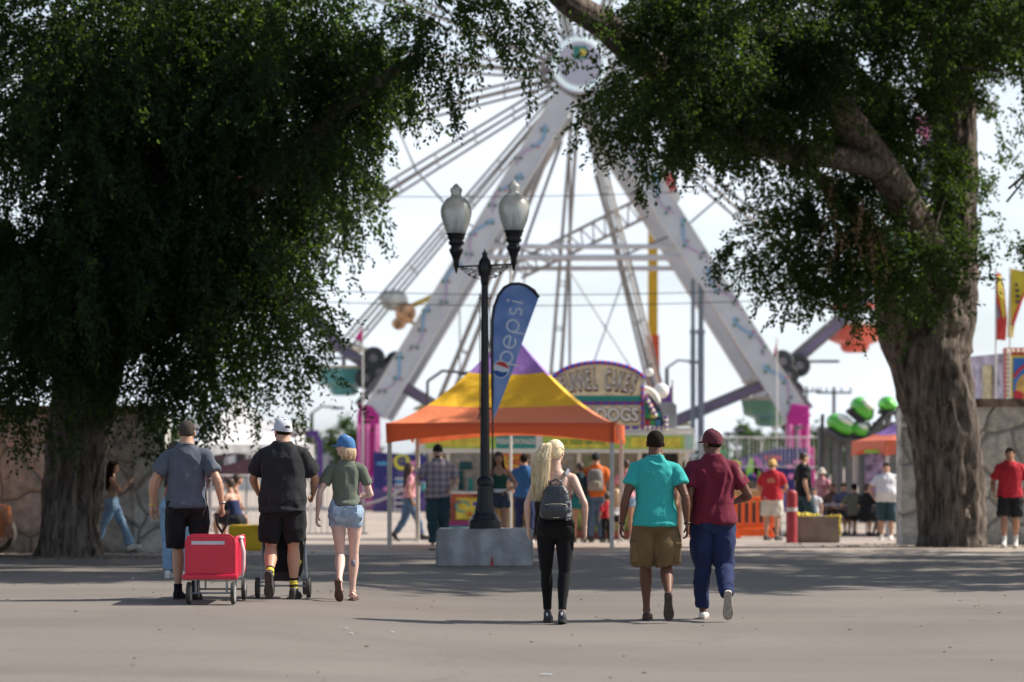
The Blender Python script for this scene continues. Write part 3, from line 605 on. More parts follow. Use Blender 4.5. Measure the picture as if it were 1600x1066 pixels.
    if hair:
        kind = hair[0]
        if kind == 'short': scalp(.006, rough=.006).build('hair', hm, root, smooth=True)
        elif kind == 'crop': scalp(.0015, rough=.003, hl=1.70, nape=1.650).build('hair', hm, root, smooth=True)
        elif kind == 'long':
            scalp(.012, hl=1.69, nape=1.61, rough=.01).build('hair', hm, root, smooth=True)
            g = random.Random(5); st = [(g.uniform(-math.pi * 1.08, .08 * math.pi), g.uniform(.02, .07), g.uniform(.28, .42)) for _ in range(120)]
            def pth(a, o_, L_):
                x, y = math.cos(a), math.sin(a); p = H(x * .078, y * .095 - .01, 1.73); q = H(x * .095, y * .105 - .015, 1.62); return [p, (p + q) / 2 + (p - H(0, 0, 1.66)) * .12, q, q + Vector((x * .02 + g.uniform(-.02, .02), y * .015, -L_ * .5)), q + Vector((x * .02 + g.uniform(-.03, .03), y * .01 - .01, -L_))]
            strands('long_hair', st, pth, [.006, .009, .010, .009, .003], hm)
        elif kind == 'bob':
            scalp(.002 if hat else .010, hl=1.69, nape=1.62, rough=.002).build('hair', hm, root, smooth=True)
            zt = 1.69 if hat else 1.725
            g = random.Random(5); st = [(g.uniform(-math.pi * 1.02, .02 * math.pi), g.uniform(.06, .115)) for _ in range(170)]
            def pth(a, L_):
                x, y = math.cos(a), math.sin(a); p = H(x * .076, y * .092 - .008, zt); q = H(x * .088 + g.uniform(-.004, .004), y * .10 - .012, 1.655); return [p, q, q + H3 @ Vector((g.uniform(-.008, .008), g.uniform(-.006, .006), -L_ * .5)), q + H3 @ Vector((-x * .012 + g.uniform(-.014, .014), -y * .01 + g.uniform(-.01, .01), -L_))]
            strands('bob_hair', st, pth, [.005, .008, .007, .002], hm)
        elif kind == 'pony':
            scalp(.007, hl=1.70, nape=1.62, rough=.004).build('hair', hm, root, smooth=True)
            g = random.Random(9); m3 = [hm, mat('hair_pale_strand', (.85, .76, .56), .45, var=.15, vs=30), mat('hair_dark_strand', (.55, .40, .20), .5, var=.2, vs=30)]  # each strand takes one of three blonde tones at random
            mbs = MB(); kx, ky, kz = -.035, -.085, 1.765
            for i in range(170):      # pulled-back hair over the scalp
                a = g.uniform(0, 2 * math.pi); e0 = g.uniform(-.1, 1.2); x, y, z = math.cos(a) * math.cos(e0), math.sin(a) * math.cos(e0), math.sin(e0)
                if y > .45 and z < .55: continue
                pts = []
                for q in range(6):
                    t = q / 5; vx = Vector((x * .086, -.008 + y * .103, 1.712 + z * .1)) * (1 - t) + Vector((kx, ky, kz)) * t; c = Vector((0, -.008, 1.712)); dv = vx - c
                    nn = Vector((dv.x / .086, dv.y / .104, dv.z / .101)).length; vx = c + dv / max(nn, .3) * (1.0 + .03 * t); pts.append(H(*vx))
                mbs.tube(pts, [.002, .004, .004, .004, .004, .003], 5, g.choice((0, 0, 1, 1, 2)), cap=False)
            for i in range(2200):
                a = g.uniform(0, 6.28); r_ = math.sqrt(g.random()); L_ = g.uniform(.22, .56); sx_ = math.cos(a) * r_; sy_ = math.sin(a) * r_; p0 = H(kx + sx_ * .012, ky - .005 + sy_ * .012, kz + .005); pts = [p0]; ww = g.uniform(0, 6.28); wa = g.uniform(.002, .006)
                for q in range(1, 12):
                    t = q / 11; fx = -.045 * math.sin(t * 2.4) - .055 * t; wd_ = .018 + .056 * math.sin(min(1, t * 1.25) * math.pi * .62)
                    pts.append(p0 + Vector((fx + sx_ * wd_ + math.sin(ww + t * 11) * wa, -.035 * math.sin(t * 3.0) - .02 + sy_ * wd_ * .45 + math.cos(ww + t * 9) * wa * .6 - .03 * t, (.03 * math.sin(min(1, t * 4) * 3.1)) - L_ * t)))
                mbs.tube(pts, [.0019] * 9 + [.0016, .0012, .0006], 3, g.choice((0, 0, 1, 1, 2)), cap=False)
            mbs.build('ponytail', m3, root, smooth=True)
            tb = MB(); tb.lathe([(.012, -.012), (.020, 0), (.012, .012)], H(kx, ky - .012, kz + .008), 12); tb.build('hair_tie', m3[1], root, smooth=True)
    if beard:
        bb = MB(); bb.ball(H(0, .046, 1.612), (.052, .046, .034), 18, H3); bb.ball(H(0, .030, 1.640), (.070, .050, .034), 18, H3); bb.build('beard', beard, root, smooth=True)
    # ---------- hats
    if hat:
        kind, m1, m2 = hat[:3]; hyaw = R(hat[3]) if len(hat) > 3 else 0; HR = Matrix.Rotation(hyaw, 3, 'Z')
        def Hh(x, y, z): q = HR @ Vector((x, y + .008, z)); return H(q.x, q.y - .008, q.z)
        c = MB(); n, hh = 36, 10; v, f = [], []
        for i in range(hh + 1):
            th_ = math.pi / 2 * (1 - i / hh)
            for j in range(n):
                ph = 2 * math.pi * j / n; sg = 1 + (.012 if (j % 6) else -.004); bz = 1.705 + .012 * math.sin(ph) - .004
                v.append(Hh(math.cos(ph) * .087 * math.sin(th_) ** .8 * sg, -.008 + math.sin(ph) * .106 * math.sin(th_) ** .8 * sg, bz + .113 * math.cos(th_) ** .9 - (.012 if i == 0 else 0)))
        for i in range(hh):
            for j in range(n): f.append((i * n + j, i * n + (j + 1) % n, (i + 1) * n + (j + 1) % n, (i + 1) * n + j))
        c.add(v, f); c.ball(Hh(0, -.008, 1.820), (.007, .007, .004), 8)
        k = (2 if kind == 'bucket' else 1); cap_ = c.build('cap' if kind != 'bucket' else 'sun_hat', m1, root, smooth=True)
        bm_ = MB(); v, f = [], []; nb = 14; full = kind == 'bucket'
        a0, a1 = (0, 2 * math.pi) if full else (R(20), R(160)); nb = 32 if full else 16
        for lay in (0, 1):
            for i in range(nb + 1):
                a = a0 + (a1 - a0) * i / nb; e_ = (.055 if full else .075 * math.sin(max(0, (a - a0) / (a1 - a0)) * math.pi) ** .6)
                for q in (0, .5, 1):
                    x, y = math.cos(a) * .086, math.sin(a) * .105; ux, uy = math.cos(a), math.sin(a)
                    if not full: ux, uy = math.cos(a) * .35, 1.0
                    drop = .012 * q + .10 * (x + ux * e_ * q) ** 2 * 8 * (0 if full else 1) * q + (.02 * q if full else 0)
                    v.append(Hh(x + ux * e_ * q, -.008 + y + uy * e_ * q, 1.708 - drop - lay * .004))
        st = (nb + 1) * 3
        for i in range(nb):
            for q in (0, 1):
                b_ = i * 3 + q; f.append((b_, b_ + 3, b_ + 4, b_ + 1)); f.append((st + b_, st + b_ + 1, st + b_ + 4, st + b_ + 3))
            b_ = i * 3 + 2; f.append((b_, b_ + 3, st + b_ + 3, st + b_))
        bm_.add(v, f); bm_.build('brim', m2, cap_, smooth=True)
        if kind == 'trucker':
            q = MB(); q.ball(Hh(0, -.108, 1.722), (.030, .008, .020), 14, H3 @ HR); q.build('cap_opening', mat('cap_gap', (.03, .025, .02), .8, var=0), cap_, smooth=True)
            q = MB(); q.tube([Hh(-.045, -.100, 1.703), Hh(0, -.115, 1.700), Hh(.045, -.100, 1.703)], .006, 8); q.build('cap_strap', m1, cap_, smooth=True)
    # ---------- top
    def sleeve(g, s, frac, e1, e2, m=None):
        sh, el = J['sh' + s], J['el' + s]; sg = -1 if s == 'L' else 1; aw = (.78 if female else 1.0) * (.45 + .55 * wid)
        g.tube([up(sg * .05, -.008, 1.43), up(sg * .11, -.006, 1.422), sh, sh + (el - sh) * .15], [(.066) * aw + e1 * .5, (.070) * aw + e1 * .5, .064 * aw + e1 * .5, .063 * aw + e1 * .6], 20)
        limb(g, sh, el, [(0, .064 * aw, 0), (.3, .062 * aw + e1 * .5, 0), (.6, .058 * aw + e2, 0), (1, .05 * aw + e2, 0)], 22, t1=min(frac, 1), flat=1.12)
        if frac > 1: g.ball(el, .043 * aw + e2, 12); limb(g, el, J['wr' + s], [(0, .042 * aw + e2, 0), (1, .03 * aw + e2, 0)], 20, t1=frac - 1)
    if top:
        kind, tm, hem = top[:3]; e = top[3] if len(top) > 3 else .016; frac = top[4] if len(top) > 4 else .62
        g = MB()
        if kind == 'tee':
            st = [(z, a + e, b + e, yo) for z, a, b, yo in tor if -.02 <= z <= .55]
            lo = max(hem, -.14); wm = max(a for z, a, b, yo in st if z > .3) ; bmx = max(b for z, a, b, yo in st)
            mid = [(z, max(a, wm * (.965 if not female else .86) - .01), max(b, bmx * (.97 if not female else .9)), yo * .6) for z, a, b, yo in st if z < .34 and z > hem + .02]
            hi = [q for q in st if q[0] >= .34]; hr = max(wm * (1.0 if not female else .95), .165 + e if not female else .165 + e) if hem < .05 else wm * .86
            hr, bmx = (max(hr, .172 + .034), max(bmx, .122 + .034)) if hem < .05 else (hr, bmx)
            tab = [(hem, hr, bmx * 1.03, -.010), (hem + .02, hr, bmx * 1.03, -.010)] + [(z, max(a, .202 if z < .1 and hem < .05 else 0), max(b, .15 if z < .1 and hem < .05 else 0), yo) for z, a, b, yo in mid] + hi + [(.585, nr + .006 + e * .5, nr + .008 + e * .5, -.014), (.60, nr + .003 + e * .5, nr + .004 + e * .5, -.014)]
            g.loft(trings(sorted(set(tab))), 32, e=2.3)
            if female:
                for s in (-1, 1): g.ball(up(s * .066, .080, 1.315), (.068, .062, .068), 14)
            for s in 'LR': sleeve(g, s, frac, .008, e * .7 + .002)
        elif kind == 'tank':
            tab = [(z, a + .008, b + .008, yo) for z, a, b, yo in tor if hem <= z <= (.24 if kind == 'tank' and len(top) > 3 else .44)] ; tab = [(hem, tab[0][1], tab[0][2], tab[0][3])] + tab
            g.loft(trings(sorted(set(tab))), 30, e=2.3)
            if female:
                for s in (-1, 1):
                    g.ball(up(s * .066, .080, 1.315), (.067, .062, .062), 14)
                    if len(top) > 3: g.tube([up(s * .06, .10, 1.2), up(s * .06, .11, 1.26), up(s * .062, .12, 1.33)], .05, 8)
                    g.tube([up(s * .085, .105, 1.36), up(s * .075, .07, 1.43)] + ([up(s * .05, .0, 1.50), up(0, -.06, 1.52)] if len(top) > 3 else [up(s * .08, 0, 1.475), up(s * .08, -.07, 1.43), up(s * .08, -.10, 1.38)]), .008, 8)
        tt = vox_part(top[5] if len(top) > 5 else 't_shirt', g, vox * 1.2, tm, root, 4, fold=.040 if kind == 'tee' else .008, seed=int(abs(loc[0] * 31)) % 97)
        J['top'] = tt
        if kind == 'tee':
            c_ = MB(); c_.tube([up(math.cos(a) * (nr + .012), -.014 + math.sin(a) * (nr + .014), 1.528 + .010 * -math.sin(a) + (.0)) for a in np.linspace(0, 2 * math.pi, 25)], .007, 6, cap=False); c_.build('collar', tm, tt, smooth=True)
    # ---------- bottom
    if bottom:
        kind, bm2, frac = bottom[:3]; ez = bottom[3] if len(bottom) > 3 else .02
        g = MB(); tz = .12 if kind != 'jshorts' else .14
        tab = [(-.115, .09, .085, 0), (-.07, .145, .108, -.008)] + [(z, a + .010, b + .010, yo) for z, a, b, yo in tor if -.03 <= z <= tz] + [(tz, (.135 if female else .158) + .010, .112, 0)]
        g.loft(trings(sorted(set(tab))), 30, e=2.3)
        for s, sg in (('L', -1), ('R', 1)):
            hp, kn, an = J['hp' + s], J['kn' + s], J['an' + s]; lwf = lw * (.5 + .5 * wid)
            g.ball(hp + Vector((-sg * .006, -.045 - .012 * female, -.005)), (.088 * wid + .012, .078 * wid + .014, .09), 16)
            e1 = ez; pr = [(0, .096 * lwf, -.012), (.15, .098 * lwf + e1 * .4, -.01), (.5, .086 * lwf + e1, 0), (1, .062 * lwf + e1 * 1.3, 0)]
            ov = Vector((sg * (.022 if frac < 1.3 and kind == 'shorts' else .004), 0, 0))
            limb(g, hp, kn + ov, pr, 24, t1=min(1, frac))
            if frac > 1:
                g.ball(kn, .060 * lwf + e1 * 1.15, 14); flare_ = bottom[4] if len(bottom) > 4 else 0.0
                limb(g, kn, an, [(0, .058 * lwf + e1 * 1.2, 0), (.3, .062 * lwf + e1, -.012), (.7, .045 * lwf + e1 * 1.1 + flare_ * .5, -.004), (1, .038 * lwf + e1 * 1.2 + flare_, 0)], 24, t1=frac - 1)
        pn = {'shorts': 'shorts', 'jshorts': 'shorts', 'pants': 'trousers', 'leggings': 'leggings'}[kind]
        vox_part(pn, g, vox * 1.2, bm2, root, 9 if kind == 'leggings' else 3, fold={'leggings': .004}.get(kind, .040), fscale=(7, 7, 4), seed=int(abs(loc[0] * 17)) % 91)
    if belt:
        g = MB(); g.loft(trings([(.095, .150 + .018, .118, 0), (.13, .140 + .018, .114, 0)]), 30, e=2.3); g.build('belt', belt, root, smooth=True)
    # ---------- shoes
    if shoes:
        kind, sm, solem = shoes[:3]
        for s in 'LR':
            an, f, u, r_ = J['ft' + s]; g = MB()
            pr = [(-.078, .020, .026, -.052), (-.066, .034, .046, -.040), (-.02, .038, .060, -.026), (.03, .038, .056, -.032), (.09, .044, .034, -.054), (.145, .047, .028, -.060), (.185, .038, .024, -.064), (.203, .018, .014, -.068)]
            if kind == 'low': pr = [(-.078, .020, .018, -.066), (-.066, .034, .030, -.060), (-.02, .037, .036, -.056), (.03, .038, .034, -.058), (.09, .044, .030, -.060), (.145, .047, .025, -.063), (.185, .038, .020, -.066), (.203, .018, .012, -.070)]
            if kind != 'sandal':
                g.loft([(an + f * a + u * c, r_, u, b, hh) for a, b, hh, c in pr], 20, e=2.5)
                me = voxel_mesh(g, .006 if vox < .008 else .01, 2); me.name = 'shoe'; me.materials.append(sm); so_ = bpy.data.objects.new('shoe', me); COL.objects.link(so_); so_.parent = root
            else:
                g.tube([an + f * .09 - u * .065 + r_ * .045, an + f * .085 - u * .035, an + f * .09 - u * .065 - r_ * .045], .008, 8); g.tube([an - f * .02 - u * .05 + r_ * .036, an - f * .055 - u * .02, an - f * .02 - u * .05 - r_ * .036], .007, 8)
                so_ = g.build('sandal', sm, root, smooth=True)
            ol = [(-.082, 0), (-.076, .026), (-.05, .036), (.0, .034), (.05, .037), (.11, .050), (.15, .050), (.19, .034), (.207, 0), (.19, -.034), (.15, -.046), (.11, -.046), (.05, -.033), (.0, -.033), (-.05, -.036), (-.076, -.026)]
            if s == 'L': ol = [(a, -b) for a, b in ol][::-1]
            k = len(ol); v = [an + f * a + r_ * b - u * hh for hh in (.070 if kind != 'sandal' else .078, .094) for a, b in ol]; q = MB().add(v, [tuple(range(k))[::-1], tuple(range(k, 2 * k))] + [(i, (i + 1) % k, (i + 1) % k + k, i + k) for i in range(k)])
            q.build('sole', solem, so_, bevel=.004)
            if kind == 'sneaker' and len(shoes) > 3:
                q = MB()
                for z_ in (0, 1, 2): q.tube([an + f * (.03 + z_ * .022) - u * (.012 + z_ * .010) + r_ * .025, an + f * (.035 + z_ * .022) - u * (-.012 + z_ * .012), an + f * (.03 + z_ * .022) - u * (.012 + z_ * .010) - r_ * .025], .003, 5)
                q.tube([an - f * .07 - u * .03, an - f * .075 + u * .0], .01, 6); q.build('laces', shoes[3], so_)
    if socks:
        for s in 'LR':
            an, kn = J['an' + s], J['kn' + s]; d = (kn - an).normalized(); q = MB(); segs = socks[1]
            for i in range(len(segs)):
                q.tube([an + d * (-.02 + .022 * i), an + d * (-.02 + .022 * (i + 1))], .041 + .001 * (i % 2), 16, segs[i])
            q.build('sock', socks[0], root, smooth=True)
    J['root'], J['up'], J['H'], J['S'] = root, up, H, S
    return J
WALK_R = {'L': (-.085, .10, .085, 0, 6), 'R': (.075, -.30, .235, 66, 4), 'Rp': (.0, 1, .2)}     # left foot planted, right toe leaving the ground
WALK_L = {'R': (.085, .10, .085, 0, 6), 'L': (-.075, -.30, .235, 66, 4), 'Lp': (-.0, 1, .2)}
M_hair_blk = mat('hair_black', (.018, .013, .010), .9, var=.2, vs=60, bump=.2, bs=200, spec=.08)
M_hair_gry = mat('hair_grey', (.060, .050, .044), .9, var=.5, vs=80, bump=.3, bs=220, spec=.1)
M_hair_bln = mat('hair_blonde', (.78, .64, .40), .42, var=.2, vs=40, bump=.3, bs=90)
M_hair_gold = mat('hair_golden', (.56, .40, .24), .45, var=.25, vs=40, bump=.3, bs=90)
M_hair_brn = mat('hair_brown', (.05, .028, .018), .55, var=.25, vs=40, bump=.3, bs=90)
C_black = cloth('cloth_black', (.012, .012, .014)); C_charc = cloth('cloth_charcoal', (.020, .021, .024)); C_grey = cloth('cloth_heather_grey', (.085, .098, .125), .16)
C_teal = cloth('cloth_teal', (.035, .36, .34), .06); C_maroon = cloth('cloth_maroon', (.135, .012, .030), .08); C_navy = cloth('cloth_navy', (.016, .026, .080), .1); C_khaki = cloth('cloth_khaki', (.15, .098, .045), .2)
C_olive = cloth('cloth_sage', (.13, .15, .115), .1); C_denim = mat('cloth_pale_denim', (.30, .40, .52), .9, var=.35, vs=9, bump=.5, bs=60); C_leg = cloth('cloth_leggings', (.006, .006, .007), .05, .1)
M_white = mat('white_plastic', (.75, .75, .74), .5, var=.05); M_whiterub = mat('white_rubber', (.72, .70, .66), .7, var=.15, vs=20); M_tan_sole = mat('grey_sole', (.34, .30, .25), .85, var=.3, vs=40, bump=.6, bs=70)

def place(px, D): return gpos(px, D)
def by_h(px, h, hpx): return gpos(px, F * h / hpx)

# --- grey t-shirt man pulling the wagon
J = person('man in heather grey t-shirt and black shorts pulling the red wagon', by_h(292, 1.80, 280), 0, 1.80, 'tan', legs={'L': (-.09, .02, .085, 0, 8), 'R': (.09, -.06, .12, 14, 4)},
           arms={'L': (-.345, .0, .925), 'Lp': (-.8, -1, 0), 'R': (.355, -.06, .93), 'Rp': (.7, -1, 0), 'Rt': (-.2, 1, 0)}, wid=1.0, belly=.02, head=(-4, 2, 0), top=('tee', C_grey, -.02, .018, .66), bottom=('shorts', C_black, 1.0, .016),
           shoes=('high', C_black, M_sole), hair=('crop', M_hair_gry), curl=(.45, 1.5), socks=([C_black], [0, 0, 0, 0]), vox=.0052)
grey_man = J
q = MB(); q.lathe([(.030, -.008), (.034, 0), (.030, .008)], J['wrL'] + Vector((0, 0, .02)), 16); q.build('wristband', mat('yellow_band', (.65, .62, .03), .5), J['root'], smooth=True)
q = MB(); q.lathe([(.031, -.012), (.036, 0), (.031, .012)], J['wrR'] + Vector((0, 0, .03)), 16); q.build('watch', mat('steel_watch', (.35, .35, .36), .3, .9), J['root'], smooth=True)

# --- black t-shirt man with white cap behind the stroller
M_yel = mat('yellow_stripe', (.60, .50, .05), .8)
J = person('broad man in black t-shirt and white mesh cap pushing the stroller', by_h(442, 1.82, 281), 0, 1.82, 'tan', legs={'R': (.10, .08, .085, 0, 8), 'L': (-.10, -.30, .235, 72, 2), 'Lp': (-.1, 1, .2)},
           arms={'L': (-.27, .33, 1.03), 'Lp': (-1, -.7, -.2), 'R': (.27, .33, 1.03), 'Rp': (1, -.7, -.2)}, wid=1.10, belly=.05, head=(24, 0, 2), top=('tee', C_charc, -.075, .022, .70), bottom=('shorts', C_black, .86, .020),
           shoes=('sneaker', mat('shoe_dark', (.035, .035, .035), .7, var=.4, vs=30), M_sole), hair=('crop', M_hair_blk), hat=('trucker', mat('cap_white', (.62, .63, .70), .8, bump=.6, bs=300), mat('brim_blue', (.06, .24, .55), .7), 8), beard=M_hair_blk,
           curl=(1.4, 1.4), socks=([C_black, M_yel], [0, 1, 0, 1, 1, 0]), lw=1.02)
blk_man = J
# --- girl with denim shorts and blue cap
M_cap_blue = mat('cap_denim_blue', (.055, .17, .38), .85, var=.15, vs=20, bump=.4, bs=80)
J = person('young woman in blue cap, sage top and frayed denim shorts, looking aside', by_h(541, 1.68, 257), 0, 1.68, 'fair', legs={'R': (.06, .10, .085, 0, 6), 'L': (-.055, -.28, .22, 58, 6), 'Lp': (0, 1, .2)},
           arms={'L': (-.31, .0, .92), 'Lp': (-.5, -1, 0), 'R': (.19, .28, 1.12), 'Rp': (.55, -1, -.5)}, female=True, wid=1.0, head=(62, -2, 0), top=('tee', C_olive, .09, .010, .58), bottom=('jshorts', C_denim, .30, .012),
           shoes=('sandal', mat('sandal_strap', (.20, .07, .05), .7), mat('sandal_sole', (.10, .05, .035), .8)), hair=('bob', M_hair_gold), hat=('cap', M_cap_blue, M_cap_blue), curl=(.6, .7), belt=C_black, lw=.92)
g = random.Random(3); q = MB()
for s in 'LR':
    hp, kn = J['hp' + s], J['kn' + s]
    for i in range(70):
        a = g.uniform(0, 6.28); d = (kn - hp).normalized(); p = hp + (kn - hp) * .285 + Vector((math.cos(a) * .098, math.sin(a) * .098, 0)); q.tube([p, p + d * g.uniform(.015, .05) + Vector((g.uniform(-.01, .01), g.uniform(-.01, .01), 0))], [.0022, .001], 4)
q.build('frayed_hem', mat('white_thread', (.6, .64, .68), .9), J['root'])
q = MB()
for sx in (-.075, .075): q.box(J['up'](sx, -.155, .955), (.11, .006, .12), Matrix.Rotation(R(6), 3, 'X')); 
q.build('back_pocket', C_denim, J['root'], bevel=.004)
q = MB(); kn, an = J['knR'], J['anR']; q.ball(kn + (an - kn) * .27 + Vector((.0, -.056, 0)), (.026, .012, .042), 14); q.build('tattoo', mat('ink_grey', (.20, .20, .24), .6, var=.6, vs=60), J['root'], smooth=True)

# --- blonde woman with backpack
J = person('woman with long blonde ponytail, bare back and small black backpack', by_h(868, 1.70, 286), 0, 1.70, 'light', legs={'L': (-.075, .14, .085, 0, 4), 'R': (.06, -.12, .105, 12, 4)},
           arms={'L': (-.265, .0, .93), 'Lp': (-.6, -1, 0), 'R': (.285, -.02, .925), 'Rp': (.6, -1, 0)}, female=True, head=(-22, 0, -2), top=('tank', cloth('cloth_dark_top', (.03, .03, .035)), .06, 'open'), bottom=('leggings', C_leg, 1.93, .0),
           shoes=('sneaker', mat('shoe_navy', (.018, .022, .032), .6, var=.5, vs=40), mat('sole_black', (.03, .03, .033), .6), M_whiterub), hair=('pony', M_hair_bln), curl=(.55, .55), lw=.97)
blonde = J
q = MB(); c = J['H'](.086, .0, 1.632)
for a, b in (((-.016, -.05), (.016, -.05)), ((.016, -.05), (.016, -.012)), ((.016, -.012), (-.016, -.012)), ((-.016, -.012), (-.016, -.05))): q.tube([c + Vector((a[0] + .012, 0, a[1])), c + Vector((b[0] + .012, 0, b[1]))], .0018, 6)
q.build('earring', mat('gold', (.6, .42, .15), .3, 1.0), J['root'])
for s in 'LR':
    q = MB(); q.lathe([(.024, -.006), (.028, 0), (.024, .006)], J['wr' + s] + Vector((0, 0, .012)), 14); q.build('bracelet', mat('dark_bead', (.03, .025, .02), .4), J['root'], smooth=True)
# backpack (held by her straps, a thing of its own)
up = J['up']; S_ = J['S']; rt = J['root']
bp_ = empty('backpack', rt.location, 'small black backpack with pale zip worn by the ponytail woman', 'backpack'); bp_.scale = rt.scale
M_nyl = mat('black_nylon', (.022, .026, .032), .42, var=.25, vs=12, bump=.5, bs=25, spec=.6); M_strap = mat('grey_strap', (.15, .165, .19), .8, var=.1)
b = MB(); rg = [(.00, .10, .05), (.02, .135, .066), (.09, .148, .074), (.19, .140, .070), (.27, .115, .060), (.315, .085, .048), (.335, .04, .025)]
b.loft([(up(.0, -.175, 1.015 + z), (1, 0, 0), (0, 1, 0), a, c_) for z, a, c_ in rg], 28, e=2.8)
vox_part('bag_body', b, .006, M_nyl, bp_, 3, fold=.014, seed=3)
b = MB(); b.loft([(up(.0, -.250 + .004, 1.02 + z), (1, 0, 0), (0, 1, 0), a, c_) for z, a, c_ in [(.0, .08, .012), (.02, .108, .024), (.08, .118, .030), (.125, .112, .024), (.14, .09, .010)]], 24, e=3); b.build('front_pocket', M_nyl, bp_, smooth=True)
b = MB(); b.tube([up(-.105, -.262, 1.155), up(-.05, -.276, 1.165), up(.05, -.276, 1.165), up(.105, -.262, 1.155)], .0028, 6); b.tube([up(-.03, -.282, 1.034), up(.03, -.282, 1.034)], .003, 6)
b.build('zip', mat('pale_zip', (.55, .50, .36), .4, .5), bp_)
b = MB(); b.tube([up(-.055, -.17, 1.33), up(-.05, -.185, 1.375), up(0, -.19, 1.40), up(.05, -.185, 1.375), up(.055, -.17, 1.33)], .009, 8); b.build('top_loop', M_nyl, bp_, smooth=True)
for s in (-1, 1):
    b = MB(); pts = [up(s * .05, -.15, 1.345), up(s * .10, -.105, 1.44), up(s * .125, -.045, 1.492), up(s * .13, .035, 1.46), up(s * .135, .10, 1.36), up(s * .15, .09, 1.2), up(s * .155, .0, 1.08), up(s * .13, -.13, 1.04)]
    for i in range(len(pts) - 1): b.beam(pts[i], pts[i + 1] + (pts[i + 1] - pts[i]) * .06, .034, .006, up=(s * .8, .1, 1) if i in (1, 2) else (1, 0, 0))
    b.build('strap', M_strap, bp_)
b = MB(); g = random.Random(4)
for i in range(40): b.ball(up(.118 + g.uniform(-.02, .02), -.235 + g.uniform(-.02, .01), 1.02 + g.uniform(-.01, .16)), g.uniform(.006, .017), 8)
b.build('fluffy_charm', mat('charm_grey', (.22, .22, .24), .9, var=.6, vs=50), bp_, smooth=True)

# --- teal t-shirt man
J = person('man in bright teal t-shirt and khaki cargo shorts', by_h(1024, 1.80, 298), 0, 1.80, 'dark', legs={'L': (-.075, .12, .085, 0, 8), 'R': (.105, -.31, .24, 70, 8), 'Rp': (.0, 1, .2)},
           arms={'L': (-.31, .02, .90), 'Lp': (-.5, -1, 0), 'R': (.29, -.06, .90), 'Rp': (.6, -1, 0)}, wid=.97, head=(0, 2, 0), top=('tee', C_teal, -.045, .018, .52), bottom=('shorts', C_khaki, .97, .040),
           shoes=('low', mat('moccasin', (.075, .030, .022), .6, var=.3), M_sole), hair=('crop', M_hair_blk), curl=(.6, .6), vox=.0052)
for s, sg in (('L', -1), ('R', 1)):
    hp, kn = J['hp' + s], J['kn' + s]; q = MB(); c = hp + (kn - hp) * .72 + Vector((sg * .103, -.035, 0)); q.box(c + Vector((0, -.01, 0)), (.06, .15, .17), Matrix.Rotation(R(sg * 4), 3, 'Y')); q.box(c + Vector((sg * .004, -.01, .08)), (.072, .165, .05), Matrix.Rotation(R(sg * 4), 3, 'Y')); q.build('cargo_pocket', C_khaki, J['root'], bevel=.012)
    q = MB(); q.lathe([(.027, -.01), (.033, 0), (.027, .01)], J['wr' + s] + Vector((0, 0, .012)), 14); q.build('bracelet', _mats['dark_bead'], J['root'], smooth=True)
# --- maroon t-shirt man
M_cap_mar = mat('cap_maroon', (.10, .010, .022), .85, bump=.4, bs=120)
J = person('man in maroon t-shirt and cap with navy trousers and white shoes', by_h(1114, 1.80, 296), 0, 1.80, 'dark', legs={'L': (-.085, .12, .085, 0, 10), 'R': (.11, -.30, .24, 72, 2), 'Rp': (0, 1, .2)},
           arms={'L': (-.225, -.0, .90), 'Lp': (-.3, -1, 0), 'R': (.22, .24, 1.10), 'Rp': (1, -1, -.4)}, wid=1.06, head=(38, 0, 0), top=('tee', C_maroon, -.03, .016, .62), bottom=('pants', C_navy, 1.94, .015),
           shoes=('low', mat('shoe_white', (.66, .64, .60), .6, var=.1), M_whiterub), hair=('crop', M_hair_blk), hat=('cap', M_cap_mar, M_cap_mar), curl=(.8, .8), lw=1.05)
sk_ = [o for o in J['root'].children if o.name.startswith('shoe')]
for o in sk_:
    for c in o.children: c.data.materials[0] = M_tan_sole

# ------------------------------------------------------------------ wagon and stroller
M_redp = mat('red_plastic', (.60, .010, .045), .38, var=.05, vs=4, bump=.1, bs=8, coat=.3)
M_alu = mat('grey_frame_metal', (.30, .33, .36), .35, .8, var=.08); M_blk = mat('black_plastic', (.02, .02, .022), .5, var=.1)
M_tyre = mat('dark_rubber', (.045, .043, .04), .85, var=.2, vs=20); M_rim = mat('pale_rim', (.42, .42, .42), .45, .4)
def wheel(parent, c, r, wdt, axis_rot=0, name='wheel', rimm=None):
    a = Matrix.Translation(c) @ Matrix.Rotation(axis_rot, 4, 'Z') @ Matrix.Rotation(R(90), 4, 'Y')
    q = MB(); prof = [(r * .72, -wdt / 2), (r * .94, -wdt / 2), (r, -wdt * .3), (r, wdt * .3), (r * .94, wdt / 2), (r * .72, wdt / 2)]
    q.lathe(prof, n=28); q.v = [tuple(a @ Vector(v)) for v in q.v]; wo = q.build(name, M_tyre, parent, smooth=False)
    q = MB(); q.lathe([(r * .15, -wdt * .62), (r * .74, -wdt * .52), (r * .74, wdt * .52), (r * .15, wdt * .62)], n=24); q.v = [tuple(a @ Vector(v)) for v in q.v]; q.build('rim', rimm or M_rim, wo); return wo
gx, gy, ggz = by_h(329, 1.80, 291)
wg = empty('pull_wagon', (gx, gy, ggz), 'red plastic pull wagon with white reflective stripe on four small wheels', 'wagon')
def rrect(w_, h_, r_, z0=0, n=6, bottom=False):
    pts = [(-w_ / 2, z0), (w_ / 2, z0)]
    for cx_, a0 in ((w_ / 2 - r_, 0), (-w_ / 2 + r_, 90)):
        for i in range(n + 1): a = R(a0 + 90 * i / n); pts.append((cx_ + r_ * math.cos(a), z0 + h_ - r_ + r_ * math.sin(a)))
    return pts
